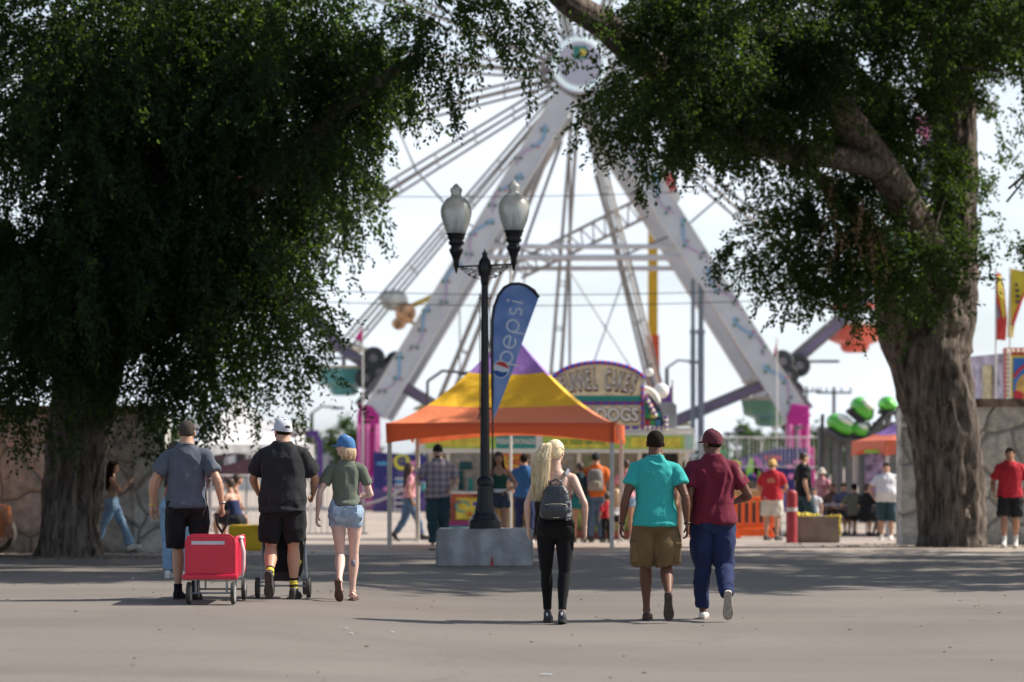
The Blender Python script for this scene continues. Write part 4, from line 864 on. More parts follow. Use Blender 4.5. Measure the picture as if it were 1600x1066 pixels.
b = MB(); b.box((0, .42, .285), (.47, .90, .05)); b.build('tub_floor', M_redp, wg, bevel=.012)
b = MB(); b.prism(rrect(.49, .40, .09, .285), -.03, .0); 
b.prism([(x * .86, .035 + z * .90) for x, z in rrect(.49, .40, .07, .30)], -.036, -.031); o = b.build('tail_panel', M_redp, wg, bevel=.01)
b = MB(); b.box((-.02, -.038, .60), (.32, .004, .034)); b.build('reflective_stripe', mat('stripe_silver', (.55, .52, .56), .4), wg)
b = MB(); b.box((0, -.025, .272), (.54, .075, .055)); b.build('bumper_lip', M_redp, wg, bevel=.02)
for s in (-1, 1):
    b = MB(); b.prism([(.03, .29), (.86, .29), (.86, .62), (.78, .66), (.10, .66), (.03, .60)], -.012, .012, xf=Matrix.Translation((s * .235, 0, 0)) @ Matrix.Rotation(R(90), 4, 'Z')); b.build('side_panel', M_redp, wg, bevel=.01)
b = MB(); b.prism(rrect(.47, .34, .07, .285), .86, .885); b.build('front_panel', M_redp, wg, bevel=.01)
b = MB()
for s in (-1, 1): b.tube([(s * .22, .0, .245), (s * .22, .86, .245)], .012, 8); b.tube([(s * .15, .05, .245), (s * .15, .05, .11)], .010, 8); b.tube([(s * .15, .80, .245), (s * .15, .80, .11)], .010, 8)
b.tube([(-.24, .05, .11), (.24, .05, .11)], .009, 8); b.tube([(-.24, .80, .11), (.24, .80, .11)], .009, 8); b.tube([(-.22, 0, .245), (.22, 0, .245)], .012, 8); b.tube([(-.22, .86, .245), (.22, .86, .245)], .012, 8)
b.build('chassis', M_alu, wg)
for s in (-1, 1):
    wheel(wg, (s * .215, .05, .11), .11, .036); wheel(wg, (s * .235, .80, .11), .11, .036)
hx = grey_man['wrR'] * grey_man['S'] + grey_man['root'].location - Vector((gx, gy, ggz)) + Vector((-.005, .02, -.095))
b = MB(); b.tube([(0, .9, .30), (0, 1.02, .30), hx + Vector((0, .0, -.16))], .011, 10); b.tube([hx + Vector((0, 0, -.17)), hx + Vector((-.045, 0, -.10)), hx + Vector((-.06, 0, -.02)), hx + Vector((-.05, 0, .0)), hx + Vector((.05, 0, .0)), hx + Vector((.06, 0, -.02)), hx + Vector((.045, 0, -.10)), hx + Vector((0, 0, -.17))], .012, 10); b.build('pull_handle', M_blk, wg, smooth=True)
b = MB(); g = random.Random(2); b.tube([(.262, .25, .64), (.29, .24, .5), (.285, .27, .36), (.275, .26, .24)], [.016, .022, .020, .008], 10); b.ball((.262, .3, .64), (.03, .10, .02), 12)
o = tag(b.build('blanket', cloth('cloth_white', (.55, .53, .53), .1, .6), None, smooth=True), 'crumpled pale blanket hanging over the side of the red wagon', 'blanket'); o.location = wg.location

sx_, sy_, sz_ = by_h(438, 1.82, 283)
stx = empty('stroller', (sx_, sy_ + .30, sz_), 'black baby stroller with grey tube frame in front of the broad man', 'stroller')
b = MB()
for s in (-1, 1):
    b.tube([(s * .235, .0, .12), (s * .215, .08, .5), (s * .21, .03, .85), (s * .20, -.04, 1.03)], .011, 8); b.tube([(s * .22, .02, .16), (s * .19, .62, .14)], .011, 8); b.tube([(s * .215, .08, .55), (s * .19, .62, .16)], .010, 8)
b.tube([(-.235, 0, .125), (.235, 0, .125)], .010, 8); b.tube([(-.215, .08, .21), (.215, .08, .21)], .009, 8); b.build('frame', mat('stroller_tube', (.33, .36, .40), .4, .5), stx)
b = MB(); b.tube([(-.20, -.04, 1.03), (-.16, -.06, 1.05), (.16, -.06, 1.05), (.20, -.04, 1.03)], .016, 10); b.build('push_bar', M_blk, stx)
for s in (-1, 1): wheel(stx, (s * .26, 0, .105), .105, .04, rimm=M_blk); wheel(stx, (s * .17, .62, .085), .085, .04, rimm=M_blk)
b = MB(); b.loft([((0, .16, .22), (1, 0, 0), (0, 1, 0), .17, .10), ((0, .14, .30), (1, 0, 0), (0, 1, 0), .19, .14), ((0, .12, .55), (1, 0, 0), (0, 1, 0), .195, .13), ((0, .06, .85), (1, 0, 0), (0, 1, 0), .19, .06), ((0, .05, .93), (1, 0, 0), (0, 1, 0), .15, .05)], 24, e=3.5); vox_part('seat', b, .01, C_black, stx, 3, fold=.02, seed=4)
b = MB(); b.loft([((0, .2, .80), (1, 0, 0), (0, 1, 0), .21, .22), ((0, .2, .92), (1, 0, 0), (0, 1, 0), .205, .21), ((0, .17, 1.0), (1, 0, 0), (0, 1, 0), .17, .16), ((0, .15, 1.03), (1, 0, 0), (0, 1, 0), .08, .08)], 24, e=3); b.build('canopy', C_black, stx, smooth=True)
b = MB(); b.loft([((0, .2, .17), (1, 0, 0), (0, 1, 0), .15, .16), ((0, .2, .33), (1, 0, 0), (0, 1, 0), .18, .18)], 20, e=4); b.build('basket', mat('mesh_black', (.03, .03, .035), .9), stx)
b = MB(); b.loft([((.12, .02, .33), (1, 0, 0), (0, 1, 0), .05, .02), ((.13, .02, .37), (1, 0, 0), (0, 1, 0), .06, .035), ((.12, .02, .42), (1, 0, 0), (0, 1, 0), .03, .02)], 12); o = tag(b.build('bag', mat('yellow_bag', (.6, .48, .05), .7, bump=.6), None, smooth=True), 'small bright yellow bag tucked in the stroller basket', 'bag'); o.location = stx.location

# ------------------------------------------------------------------ lamp post on its concrete block
LD = 35.05; LX = (757.5 - CX) * LD / F
M_conc = None
def conc_mat():
    m, t, b = node_mat('weathered_concrete'); L = t.links; b.inputs['Roughness'].default_value = .92; b.inputs['Specular IOR Level'].default_value = .2
    tcn = N(t, 'ShaderNodeTexCoord'); mpn = N(t, 'ShaderNodeMapping'); mpn.inputs['Scale'].default_value = (5, 5, .8); L.new(tcn.outputs['Object'], mpn.inputs[0])
    n1 = N(t, 'ShaderNodeTexNoise'); n1.inputs['Scale'].default_value = 1.3; n1.inputs['Detail'].default_value = 6; L.new(mpn.outputs[0], n1.inputs[0])
    n2 = N(t, 'ShaderNodeTexNoise'); n2.inputs['Scale'].default_value = 4; n2.inputs['Detail'].default_value = 8; L.new(tcn.outputs['Object'], n2.inputs[0])
    a = N(t, 'ShaderNodeMath', operation='MULTIPLY'); L.new(n1.outputs[0], a.inputs[0]); L.new(n2.outputs[0], a.inputs[1])
    r = N(t, 'ShaderNodeValToRGB'); r.color_ramp.elements[0].position = .14; r.color_ramp.elements[1].position = .38; r.color_ramp.elements[0].color = (.25, .245, .24, 1); r.color_ramp.elements[1].color = (.44, .43, .42, 1); L.new(a.outputs[0], r.inputs[0]); L.new(r.outputs[0], b.inputs['Base Color'])
    bp = N(t, 'ShaderNodeBump'); bp.inputs['Strength'].default_value = .6; bp.inputs['Distance'].default_value = .02; L.new(n2.outputs[0], bp.inputs['Height']); L.new(bp.outputs[0], b.inputs['Normal']); return m
M_conc = conc_mat()
def rough_block(d, seed, ch=.03, amp=.012):
    q = MB(); nx, ny, nz_ = 26, 14, 14; 
    q.box((0, 0, d[2] / 2), d); me = q.data(); import bmesh
    bm = bmesh.new(); bm.from_mesh(me); bmesh.ops.bevel(bm, geom=list(bm.edges), offset=ch, segments=2, affect='EDGES'); bmesh.ops.subdivide_edges(bm, edges=[e for e in bm.edges if e.calc_length() > .1], cuts=10, use_grid_fill=True)
    v = np.array([tuple(x.co) for x in bm.verts]); dsp = (fbm(v * 7, 3, seed) - .5) * amp * 2; bm.normal_update()
    for i, x in enumerate(bm.verts): x.co += x.normal * float(dsp[i])
    q2 = MB(); bm.verts.index_update(); q2.add([tuple(x.co) for x in bm.verts], [tuple(y.index for y in f.verts) for f in bm.faces]); bm.free(); return q2
q = rough_block((1.39, 1.0, .545), 2); blk = q.build('concrete_block', M_conc, smooth=False); blk.location = (LX, LD, -.01)
tag(blk, 'big weathered grey concrete block carrying the black double lamp post', 'concrete block')
s_ = MB(); s_.prism([(.085, .02), (.135, .02), (.125, .10), (.115, .17), (.10, .13)], -.512, -.500); s_.build('red_paint_mark', mat('red_paint', (.42, .05, .05), .8, var=.4, vs=30), blk)
lp = empty('lamp_post', (LX, LD, .535), 'tall black ornate street lamp with two frosted acorn globes on a scrolled bracket', 'street lamp')
M_iron = mat('black_iron', (.012, .013, .016), .38, .3, var=.2, vs=8, bump=.15, bs=40)
zc = lambda y: CAMZ + (HOR - y) * LD / F - .535
b = MB(); b.lathe([(.235, 0), (.235, .10), (.22, .135), (.20, .15), (.185, .19), (.16, .22), (.15, .25)], n=32); b.lathe([(.15, .25), (.12, .36), (.108, .50), (.10, .62)], n=32, flute=.07); b.lathe([(.105, .62), (.125, .64), (.125, .70), (.11, .73), (.075, .76)], n=32)
b.build('base', M_iron, lp, smooth=False)
b = MB(); b.lathe([(.072, .74), (.066, 1.6), (.056, 2.9), (.05, zc(436))], n=24, flute=.08); b.build('shaft', M_iron, lp)
b = MB(); b.lathe([(.05, zc(446)), (.062, zc(440)), (.062, zc(434)), (.09, zc(428)), (.10, zc(418)), (.085, zc(408)), (.05, zc(403)), (.035, zc(400)), (.045, zc(397)), (.02, zc(393)), (.004, zc(389))], n=24); b.build('capital', M_iron, lp, smooth=True)
arm = bpy.data.objects.new('bracket', None)
za = zc(415); ANG = R(-28)
def rot2(x, y, z): return (x * math.cos(ANG) - y * math.sin(ANG), x * math.sin(ANG) + y * math.cos(ANG), z)
b = MB(); AH = .475
b.tube([rot2(-AH, 0, za), rot2(AH, 0, za)], .014, 10)
for s in (-1, 1):
    for cx_, cz_, r_, a0, a1 in ((.13, -.10, .055, 0, 560), (.22, -.075, .045, 40, 600), (.30, -.055, .035, 0, 560), (.36, -.035, .022, 0, 500), (.17, -.165, .028, 0, 480), (.255, -.125, .022, 0, 480), (.10, -.035, .025, 0, 420)):
        pts = []
        for i in range(22):
            t = i / 21; a = R(a0 + (a1 - a0) * t); rr = r_ * (1 - .65 * t); pts.append(rot2(s * (cx_ + rr * math.cos(a)), 0, za + cz_ + rr * math.sin(a)))
        b.tube(pts, .006, 6)
    b.tube([rot2(s * .06, 0, za - .20), rot2(s * .20, 0, za - .16), rot2(s * .33, 0, za - .085), rot2(s * .42, 0, za - .012)], .006, 6)
b.build('scroll_bracket', M_iron, lp, smooth=True)
M_globe = mat('frosted_globe', (.62, .64, .60), .32, var=.06, vs=12, trans=.45, spec=.5)
def lantern(s):
    c = rot2(s * AH, 0, za); r0 = empty  # placed on the end of the bracket
    b = MB(); k = LD / F
    def z(y): return (371 - y) * k + (za + (413 - 371) * k) 
    prof = [(.5, 424), (2, 420), (3, 415), (4.5, 412), (5, 404), (7.5, 396), (10.5, 390), (11.5, 386), (9, 384), (8.5, 380), (12, 378), (12.5, 374), (10.5, 372), (13, 369), (13.5, 366), (14.5, 363), (16.5, 361)]
    b.lathe([(r * k, z(y)) for r, y in prof], (c[0], c[1], 0), 24); cup = b.build('lantern', M_iron, lp, smooth=True)
    b = MB(); prof = [(13.5, 362), (16, 358), (21, 345), (24, 334), (24.8, 326), (23.5, 318), (20, 312), (17, 309.5), (17.5, 308), (13, 305), (9.5, 303), (8, 299), (8.5, 297), (9.8, 293), (8.5, 289.5), (6, 287.5), (5, 286), (2, 283), (.4, 282)]
    b.lathe([(r * k, z(y)) for r, y in prof], (c[0], c[1], 0), 32); b.build('globe', M_globe, cup, smooth=True)
    b = MB(); b.lathe([(5.5 * k, z(361)), (5.5 * k, z(352)), (2 * k, z(350)), (1.3 * k, z(335)), (.3 * k, z(334))], (c[0], c[1], 0), 12); b.build('bulb', mat('lamp_bulb', (.3, .3, .3), .4), cup, smooth=True)
lantern(-1); lantern(1)
b = MB()
for s, yb in ((-1, 650), (1, 650)):
    b.tube([(s * .075, -.02, zc(459)), (s * .075, -.02, zc(650 if s < 0 else 560))], .006, 6)
for y_ in (466, 639): b.tube([(-.095, -.02, zc(y_)), (.095, -.02, zc(y_))], .009, 6)
b.tube([(-.10, -.02, zc(655)), (-.075, -.02, zc(648))], .010, 6); b.build('banner_rods', M_iron, lp)

# feather banner standing behind the post
BD = 35.75; kb = BD / F
bn = empty('feather_banner', ((770 - CX) * kb, BD, .535), 'tall blue feather banner with white lettering beside the lamp post', 'banner')
def bp2(x, y): return ((x - 770) * kb, CAMZ + (HOR - y) * kb - .535)
outl = [(770, 658), (769.3, 600), (768.8, 540), (768.8, 500), (772, 480), (779, 461), (788, 449.5), (799, 444), (811, 443.5), (823, 447), (834, 455), (842, 465), (833, 489), (818, 530), (802, 577), (787, 616), (777, 642)]
def blue_mat():
    m, t, b = node_mat('banner_blue'); L = t.links; b.inputs['Roughness'].default_value = .6
    tcn = N(t, 'ShaderNodeTexCoord'); n1 = N(t, 'ShaderNodeTexNoise'); n1.inputs['Scale'].default_value = 2.2; L.new(tcn.outputs['Object'], n1.inputs[0])
    r = N(t, 'ShaderNodeValToRGB'); r.color_ramp.elements[0].position = .35; r.color_ramp.elements[1].position = .65; r.color_ramp.elements[0].color = (.28, .42, .70, 1); r.color_ramp.elements[1].color = (.48, .60, .84, 1); L.new(n1.outputs[0], r.inputs[0]); L.new(r.outputs[0], b.inputs['Base Color'])
    tr_ = N(t, 'ShaderNodeBsdfTranslucent'); L.new(r.outputs[0], tr_.inputs[0]); ms = N(t, 'ShaderNodeMixShader'); ms.inputs[0].default_value = .6; L.new(b.outputs[0], ms.inputs[1]); L.new(tr_.outputs[0], ms.inputs[2]); L.new(ms.outputs[0], t.nodes['Material Output'].inputs[0]); return m
def ripple(x, z): return .035 * math.sin(z * 2.3 + x * 3) + .015 * math.sin(z * 6.1 + 1 + x * 5) - .034
# cloth as a grid between pole edge and free edge
def edge_at(y, side):
    pts = outl[:9] if side == 0 else outl[8:] + [outl[0]]
    ys_ = [p[1] for p in pts]; xs_ = [p[0] for p in pts]
    return float(np.interp(y, ys_[::-1], xs_[::-1])) if side == 0 else float(np.interp(y, ys_, xs_))
b = MB(); v = []; ny, nx = 60, 12
for lay in (-.0015, .0015):
    for j in range(ny + 1):
        y = 443.6 + (657.8 - 443.6) * (j / ny) ** 1.0; a, c = edge_at(y, 0), edge_at(y, 1)
        for i in range(nx + 1): x, z = bp2(a + (c - a) * i / nx, y); v.append((x, ripple(x, z) + lay, z))
f = []; st = (ny + 1) * (nx + 1)
for j in range(ny):
    for i in range(nx): q0 = j * (nx + 1) + i; f.append((q0, q0 + 1, q0 + nx + 2, q0 + nx + 1)); f.append((st + q0, st + q0 + nx + 1, st + q0 + nx + 2, st + q0 + 1))
b.add(v, f); b.build('flag_cloth', blue_mat(), bn, smooth=True)
b = MB(); pts = [bp2(*p) for p in [(769.8, 690)] + outl[:12]]
pp = [Vector((x, ripple(x, z), z)) for x, z in [(pts[0][0], .0)] + pts]; b.tube(pp, [.012] * 3 + [.022] * (len(pp) - 5) + [.030, .020], 10); b.build('pole_sleeve', M_blk, bn, smooth=True)
b = MB(); b.lathe([(.13, .0), (.13, .02), (.03, .04), (.025, .12)], n=16); b.build('pole_foot', M_blk, bn)
# letters drawn as ribbons: written upward along the banner
u = Vector((37, -190)).normalized(); nrm = Vector((-u.y, u.x)) * -1    # baseline direction in photo pixels; nrm: towards letter tops
def LP(s_, t_): q_ = Vector((798.5, 571)) + u * s_ - Vector((u.y * -1, u.x)) * 0 + Vector((u.y, -u.x)) * t_; return bp2(q_.x, q_.y)
def arc(cx_, cy_, r_, a0, a1, n=20, sy=1.0): return [(cx_ + r_ * math.cos(R(a0 + (a1 - a0) * i / n)), cy_ + r_ * sy * math.sin(R(a0 + (a1 - a0) * i / n))) for i in range(n + 1)]
letters = []; adv = 0; XH = 15.0; r_ = 7.6
def add_p(x0): letters.append(arc(x0 + r_ + 1, XH / 2, r_, 0, 360, 28)); letters.append([(x0 + 1, XH / 2), (x0 + 1, -9)])
def add_e(x0): letters.append(arc(x0 + r_, XH / 2, r_, -42, -360, 28) ); letters.append([(x0 + .6, XH / 2), (x0 + 2 * r_, XH / 2)])
def add_s(x0): letters.append(arc(x0 + 5, XH * .74, 4.0, 30, 270, 14) + arc(x0 + 5, XH * .74 - 8.0 + .3, 4.0, 90, -150, 14))
def add_i(x0): letters.append([(x0 + 1, 0), (x0 + 1, XH - .5)]); letters.append(arc(x0 + 1, XH + 4.5, .9, 0, 360, 8))
add_p(0); add_e(21.5); add_p(41.5); add_s(64); add_i(80)
b = MB()
for L_ in letters:
    W2 = [LP(x * 1.22, y * 1.22) for x, y in L_]; base = b.n; stroke(b, W2, 2.5 * kb, -.002, .002)
    for i in range(base, b.n): x, y, z = b.v[i]; b.v[i] = (x, ripple(x, z) - .0025 + (y if y < 0 else -.0), z)
b.build('lettering', mat('print_white', (.72, .74, .78), .6, var=0), bn)
b = MB(); c0 = Vector(LP(-17, XH / 2 + 1)); 
cc = (782.6 , 577.5); RB = 12.4
tl = math.atan2(-u.y, u.x) - R(90)
def seg_pts(fn0, fn1):
    P_ = []
    for i in range(21): t = -1 + 2 * i / 20; P_.append((t, fn1(t)))
    for i in range(20, -1, -1): t = -1 + 2 * i / 20; P_.append((t, fn0(t)))
    return P_
circ = lambda t: math.sqrt(max(0, 1 - t * t)); rotl = R(-35)
bands = [(lambda t: max(-circ(t), min(circ(t), .42 + .28 * t)), lambda t: circ(t), 0), (lambda t: max(-circ(t), min(circ(t), -.30 + .50 * t * abs(t) + .18 * t)), lambda t: max(-circ(t), min(circ(t), .42 + .28 * t)), 1), (lambda t: -circ(t), lambda t: max(-circ(t), min(circ(t), -.30 + .50 * t * abs(t) + .18 * t)), 2)]
ring = [bp2(cc[0] + RB * 1.1 * math.cos(a), cc[1] + RB * 1.1 * math.sin(a)) for a in np.linspace(0, 2 * math.pi, 33)[:-1]]
def onb(pts, off, m): 
    base = b.n; b.prism(pts, 0, .001, m)
    for i in range(base, b.n): x, y, z = b.v[i]; b.v[i] = (x, ripple(x, z) - off + y, z)
onb(ring, .005, 1)
for f0, f1, m_ in bands:
    P_ = [(x * math.cos(rotl) - y * math.sin(rotl), x * math.sin(rotl) + y * math.cos(rotl)) for x, y in seg_pts(f0, f1)]
    onb([bp2(cc[0] + x * RB * .98, cc[1] - y * RB * .98) for x, y in P_], .008, m_)
b.build('round_emblem', [mat('emblem_red', (.62, .06, .05), .6, var=0), _mats['print_white'], mat('emblem_blue', (.02, .09, .34), .6, var=0)], bn)

# ------------------------------------------------------------------ pinnacle tent
def fabric(name, col, tl=.22):
    m, t, b = node_mat(name); L = t.links; b.inputs['Base Color'].default_value = (*col, 1); b.inputs['Roughness'].default_value = .6
    tr_ = N(t, 'ShaderNodeBsdfTranslucent'); tr_.inputs[0].default_value = (*col, 1); ms = N(t, 'ShaderNodeMixShader'); ms.inputs[0].default_value = tl
    tcn = N(t, 'ShaderNodeTexCoord'); n2 = N(t, 'ShaderNodeTexNoise'); n2.inputs['Scale'].default_value = 2.5; n2.inputs['Detail'].default_value = 3; L.new(tcn.outputs['Object'], n2.inputs[0])
    bp = N(t, 'ShaderNodeBump'); bp.inputs['Strength'].default_value = .5; bp.inputs['Distance'].default_value = .08; L.new(n2.outputs[0], bp.inputs['Height']); L.new(bp.outputs[0], b.inputs['Normal'])
    L.new(b.outputs[0], ms.inputs[1]); L.new(tr_.outputs[0], ms.inputs[2]); L.new(ms.outputs[0], t.nodes['Material Output'].inputs[0]); return m
F_or, F_ye, F_pu = fabric('fabric_orange', (.90, .26, .11)), fabric('fabric_yellow', (.97, .58, .02)), fabric('fabric_purple', (.36, .20, .58))
M_legw = mat('white_powder_coat', (.62, .60, .56), .45, .2, var=.1)
F_val = fabric('fabric_orange_backlit', (.86, .20, .08), .5)  # roof orange again, deeper and more translucent to mimic backlight
def tent(loc, rz, W, eave, peak, valh, label, cols=(F_or, F_ye, F_pu), cuts=(.19, .54)):
    t = empty('canopy_tent', loc, label, 'tent', None, rz); b = MB(); n = 20; ex = 1.5
    for k in range(4):
        Rk = Matrix.Rotation(R(90 * k), 3, 'Z'); v, f = [], []
        ts = sorted(set([i / n for i in range(n)] + [1.0] + [c ** (1 / ex) for c in cuts])); m_ = 16
        for t_ in ts:
            hw = W / 2 * (1 - t_) + .015
            for i in range(m_ + 1):
                s_ = -1 + 2 * i / m_; sag = .10 * (1 - s_ * s_) * math.sin(t_ * math.pi) * W * .35
                wr = .010 * math.sin(s_ * 23 + t_ * 3) * (1 - t_) * min(1, t_ * 5)
                v.append(Rk @ Vector((hw * s_, -hw + sag * .35 + wr, eave + (peak - eave) * t_ ** ex - sag * .35)))
        base = b.n; b.v += [tuple(q) for q in v]; b.n += len(v)
        for j in range(len(ts) - 1):
            zf = ((ts[j] + ts[j + 1]) / 2) ** ex; mi = 0 if zf < cuts[0] else (1 if zf < cuts[1] else 2)
            for i in range(m_): q0 = j * (m_ + 1) + i; b.f.append(tuple(base + x for x in (q0, q0 + 1, q0 + m_ + 2, q0 + m_ + 1))); b.m.append(mi)
    b.build('canopy', list(cols), t, smooth=True)
    for k in range(4):
        Rk = Matrix.Rotation(R(90 * k), 3, 'Z'); v, f = [], []; m_ = 30
        for j in range(4):
            for i in range(m_ + 1):
                s_ = -1 + 2 * i / m_; hh = valh * (.50 + .50 * abs(s_) ** 1.7); v.append(Rk @ Vector((W / 2 * s_ * 1.0 + 0, -W / 2 - .018 - .006 * math.sin(s_ * 30) * j, eave + .004 - hh * j / 3)))
        for j in range(3):
            for i in range(m_): q0 = j * (m_ + 1) + i; f.append((q0, q0 + 1, q0 + m_ + 2, q0 + m_ + 1))
        b = MB().add(v, f); b.build('valance', F_val if cols[0] == F_or else cols[0], t, smooth=True)
    for sx_ in (-1, 1):
        for sy_ in (-1, 1):
            b = MB(); b.box((sx_ * (W / 2 - .05), sy_ * (W / 2 - .05), eave / 2), (.075, .075, eave - .02)); b.box((sx_ * (W / 2 - .05), sy_ * (W / 2 - .05), .006), (.16, .16, .012)); b.box((sx_ * (W / 2 - .05), sy_ * (W / 2 - .05), eave * .5), (.085, .085, .06)); b.build('leg', M_legw, t, bevel=.004)
    b = MB(); e_ = W / 2 - .05
    for p, q in (((-e_, -e_), (e_, -e_)), ((e_, -e_), (e_, e_)), ((e_, e_), (-e_, e_)), ((-e_, e_), (-e_, -e_))): b.tube([(p[0], p[1], eave - .03), (q[0], q[1], eave - .03)], .022, 8)
    b.tube([(0, 0, eave + .2), (0, 0, peak)], .03, 8); b.build('roof_frame', M_legw, t); return t
cx_, cy_ = (797 - CX) * 44.7 / F, 44.75
tent((cx_, cy_, gz(cx_, cy_)), R(-5), 4.05, 2.23, 3.98, .36, 'orange, yellow and purple peaked canopy tent in front of the food stand')

# ------------------------------------------------------------------ funnel cake stand
SDp = 55.0; ks = SDp / F; SX = lambda px: (px - CX) * ks
SG = gz(0, SDp); SZ = lambda py: CAMZ + (HOR - py) * ks - SG
st = empty('food_stand', (0, SDp, SG), 'long food stand with arched funnel cakes sign, coloured bulbs and yellow menu band', 'food stand')
M_cream = mat('cream_paint', (.66, .60, .46), .6, var=.08); M_whp = mat('white_paint', (.74, .72, .66), .5, var=.06); M_lime = mat('lime_panel', (.42, .58, .10), .5, var=.25, vs=3)
M_yelp = mat('yellow_panel', (.75, .62, .08), .5, var=.3, vs=5); M_teal = mat('teal_panel', (.02, .28, .25), .5, var=.1); M_oran = mat('orange_sign', (.75, .16, .02), .5, var=.2, vs=6); M_blu = mat('bulb_blue', (.05, .05, .60), .3, var=0); M_pur = mat('purple_paint', (.16, .06, .32), .5, var=.15)
M_redb = mat('red_paint_sign', (.55, .03, .04), .5, var=.1); M_wbulb = mat('bulb_cream', (.85, .75, .55), .3, var=0); M_dkint = mat('dark_interior', (.05, .045, .045), .8, var=.4, vs=3); M_green = mat('green_paint', (.05, .35, .10), .5, var=.1)
x0, x1 = SX(655), SX(1084)
b = MB(); b.box(((x0 + x1) / 2, 2.3, .55), (x1 - x0 - .5, .08, 3.0)); b.box((x0 + .25, 1.5, 1.0), (.08, 1.55, 2.0)); b.box((x1 - .25, 1.5, 1.0), (.08, 1.55, 2.0)); b.build('back_wall', M_cream, st)
b = MB(); b.box(((x0 + x1) / 2, 1.15, SZ(673) + .02), (x1 - x0, 2.6, .08)); b.build('roof', M_whp, st)
b = MB(); b.box(((x0 + x1) / 2, -.15, (SZ(676) + SZ(708)) / 2), (x1 - x0, .10, SZ(676) - SZ(708))); b.build('fascia', M_whp, st, bevel=.01)
def panel(name, p0, p1, y0, y1, yy, m, parent=st, th=.012):
    b = MB(); b.box(((SX(p0) + SX(p1)) / 2, yy, (SZ(y0) + SZ(y1)) / 2), (abs(SX(p1) - SX(p0)), th, abs(SZ(y0) - SZ(y1)))); return b.build(name, m, parent)
panel('menu_band', 665, 775, 682, 701, -.208, M_lime); panel('menu_band', 775, 837, 680, 701, -.208, M_teal); panel('menu_band', 848, 1068, 681, 702, -.208, M_lime); panel('menu_band', 1071, 1082, 681, 702, -.208, mat('mint', (.45, .70, .58), .5))
panel('menu_band', 680, 765, 685, 698, -.218, M_yelp); panel('menu_band', 862, 955, 684, 699, -.218, M_yelp); panel('menu_band', 985, 1062, 684, 699, -.218, M_yelp)
b = MB(); b.mesh(text_mesh('FRESH LEMONADE', .17, .006, .004), TXT(SX(806), -.222, SZ(690.5)) @ Matrix.Scale(.62, 4, (1, 0, 0))); b.build('lettering', M_whp, st)
b = MB(); b.mesh(text_mesh('HOT DOGS  NACHOS', .16, .006, .003), TXT(SX(908), -.230, SZ(691.5)) @ Matrix.Scale(.66, 4, (1, 0, 0))); b.build('lettering', mat('dark_green_text', (.08, .30, .06), .6), st)
# counter and lower skirt
b = MB(); b.box(((x0 + x1) / 2 + .2, .35, SZ(770)), (x1 - x0 - .9, .55, .05)); b.build('counter', M_whp, st, bevel=.01)
b = MB(); b.box(((x0 + x1) / 2 + .2, .42, SZ(770) / 2), (x1 - x0 - 1.0, .10, SZ(772))); b.build('skirt', mat('skirt_red', (.40, .10, .06), .6, var=.5, vs=4), st)
panel('skirt_panel', 712, 752, 778, 812, .350, M_yelp); panel('skirt_panel', 752, 830, 780, 825, .352, mat('ochre', (.40, .27, .06), .6, var=.5, vs=4)); panel('skirt_panel', 698, 745, 815, 822, .345, mat('magenta', (.40, .05, .22), .5)); panel('skirt_panel', 690, 760, 823, 836, .343, mat('aqua', (.05, .45, .52), .5)); panel('skirt_panel', 840, 1060, 780, 830, .352, mat('skirt_green', (.25, .32, .08), .6, var=.7, vs=3))
b = MB(); b.tube([(SX(722) + .15 * math.cos(a), .335, SZ(792) + .12 * math.sin(a)) for a in np.linspace(0, 5, 12)], .02, 6); b.build('painted_swirl', mat('aqua', (0, 0, 0)), st)
for k, (p, col) in enumerate(((742, M_blu), (734, M_oran), (716, M_redb), (746, M_redb))): b = MB(); b.ball((SX(p), .338, SZ((788, 804, 785, 806)[k])), (.06, .012, .05), 8); b.build('painted_spot', col, st)
# posts, windows, equipment, menus
for p in (700, 762, 832, 905, 1000, 1074): b = MB(); b.box((SX(p), .12, (SZ(706)) / 2 + SZ(770) / 2), (.09, .09, SZ(706) - SZ(770))); b.build('window_post', M_whp, st)
panel('sign_board', 784, 824, 710, 734, -.10, M_oran); panel('sign_board', 788, 820, 714, 730, -.11, M_yelp)
b = MB(); b.mesh(text_mesh('CAKES', .22, .008, .008), TXT(SX(804), -.125, SZ(722)) @ Matrix.Scale(.62, 4, (1, 0, 0))); b.build('lettering', M_redb, st)
for p0, p1, y0, y1, m_ in ((704, 755, 710, 768, mat('pale_grey_menu', (.50, .50, .50), .6, var=.3, vs=8)), (716, 736, 722, 734, mat('dark_teal', (.02, .14, .17), .6)), (715, 722, 736, 766, mat('dark_teal', (0, 0, 0))), (850, 898, 708, 766, mat('pale_grey_menu', (0, 0, 0))), (838, 846, 715, 760, mat('food_poster', (.30, .36, .20), .6, var=.6, vs=9)), (915, 935, 712, 764, mat('food_poster', (0, 0, 0))), (1006, 1066, 708, 766, M_dkint)):  # last entry: the bay's dim interior put in as a dark sheet
    panel('menu_board', p0, p1, y0, y1, 1.2 - .05 * (p1 - p0 < 30), m_)
g = random.Random(12)
for k in range(16):
    p = g.uniform(705, 1065); w_ = g.uniform(.08, .25); h_ = g.uniform(.1, .35); b = MB(); b.box((SX(p), .45 + g.uniform(0, .1), SZ(770) + .03 + h_ / 2), (w_, .18, h_)); b.build('counter_item', g.choice([M_whp, M_redb, M_teal, M_dkint, mat('steel', (.45, .45, .46), .3, .9), M_yelp]), st, bevel=.01)
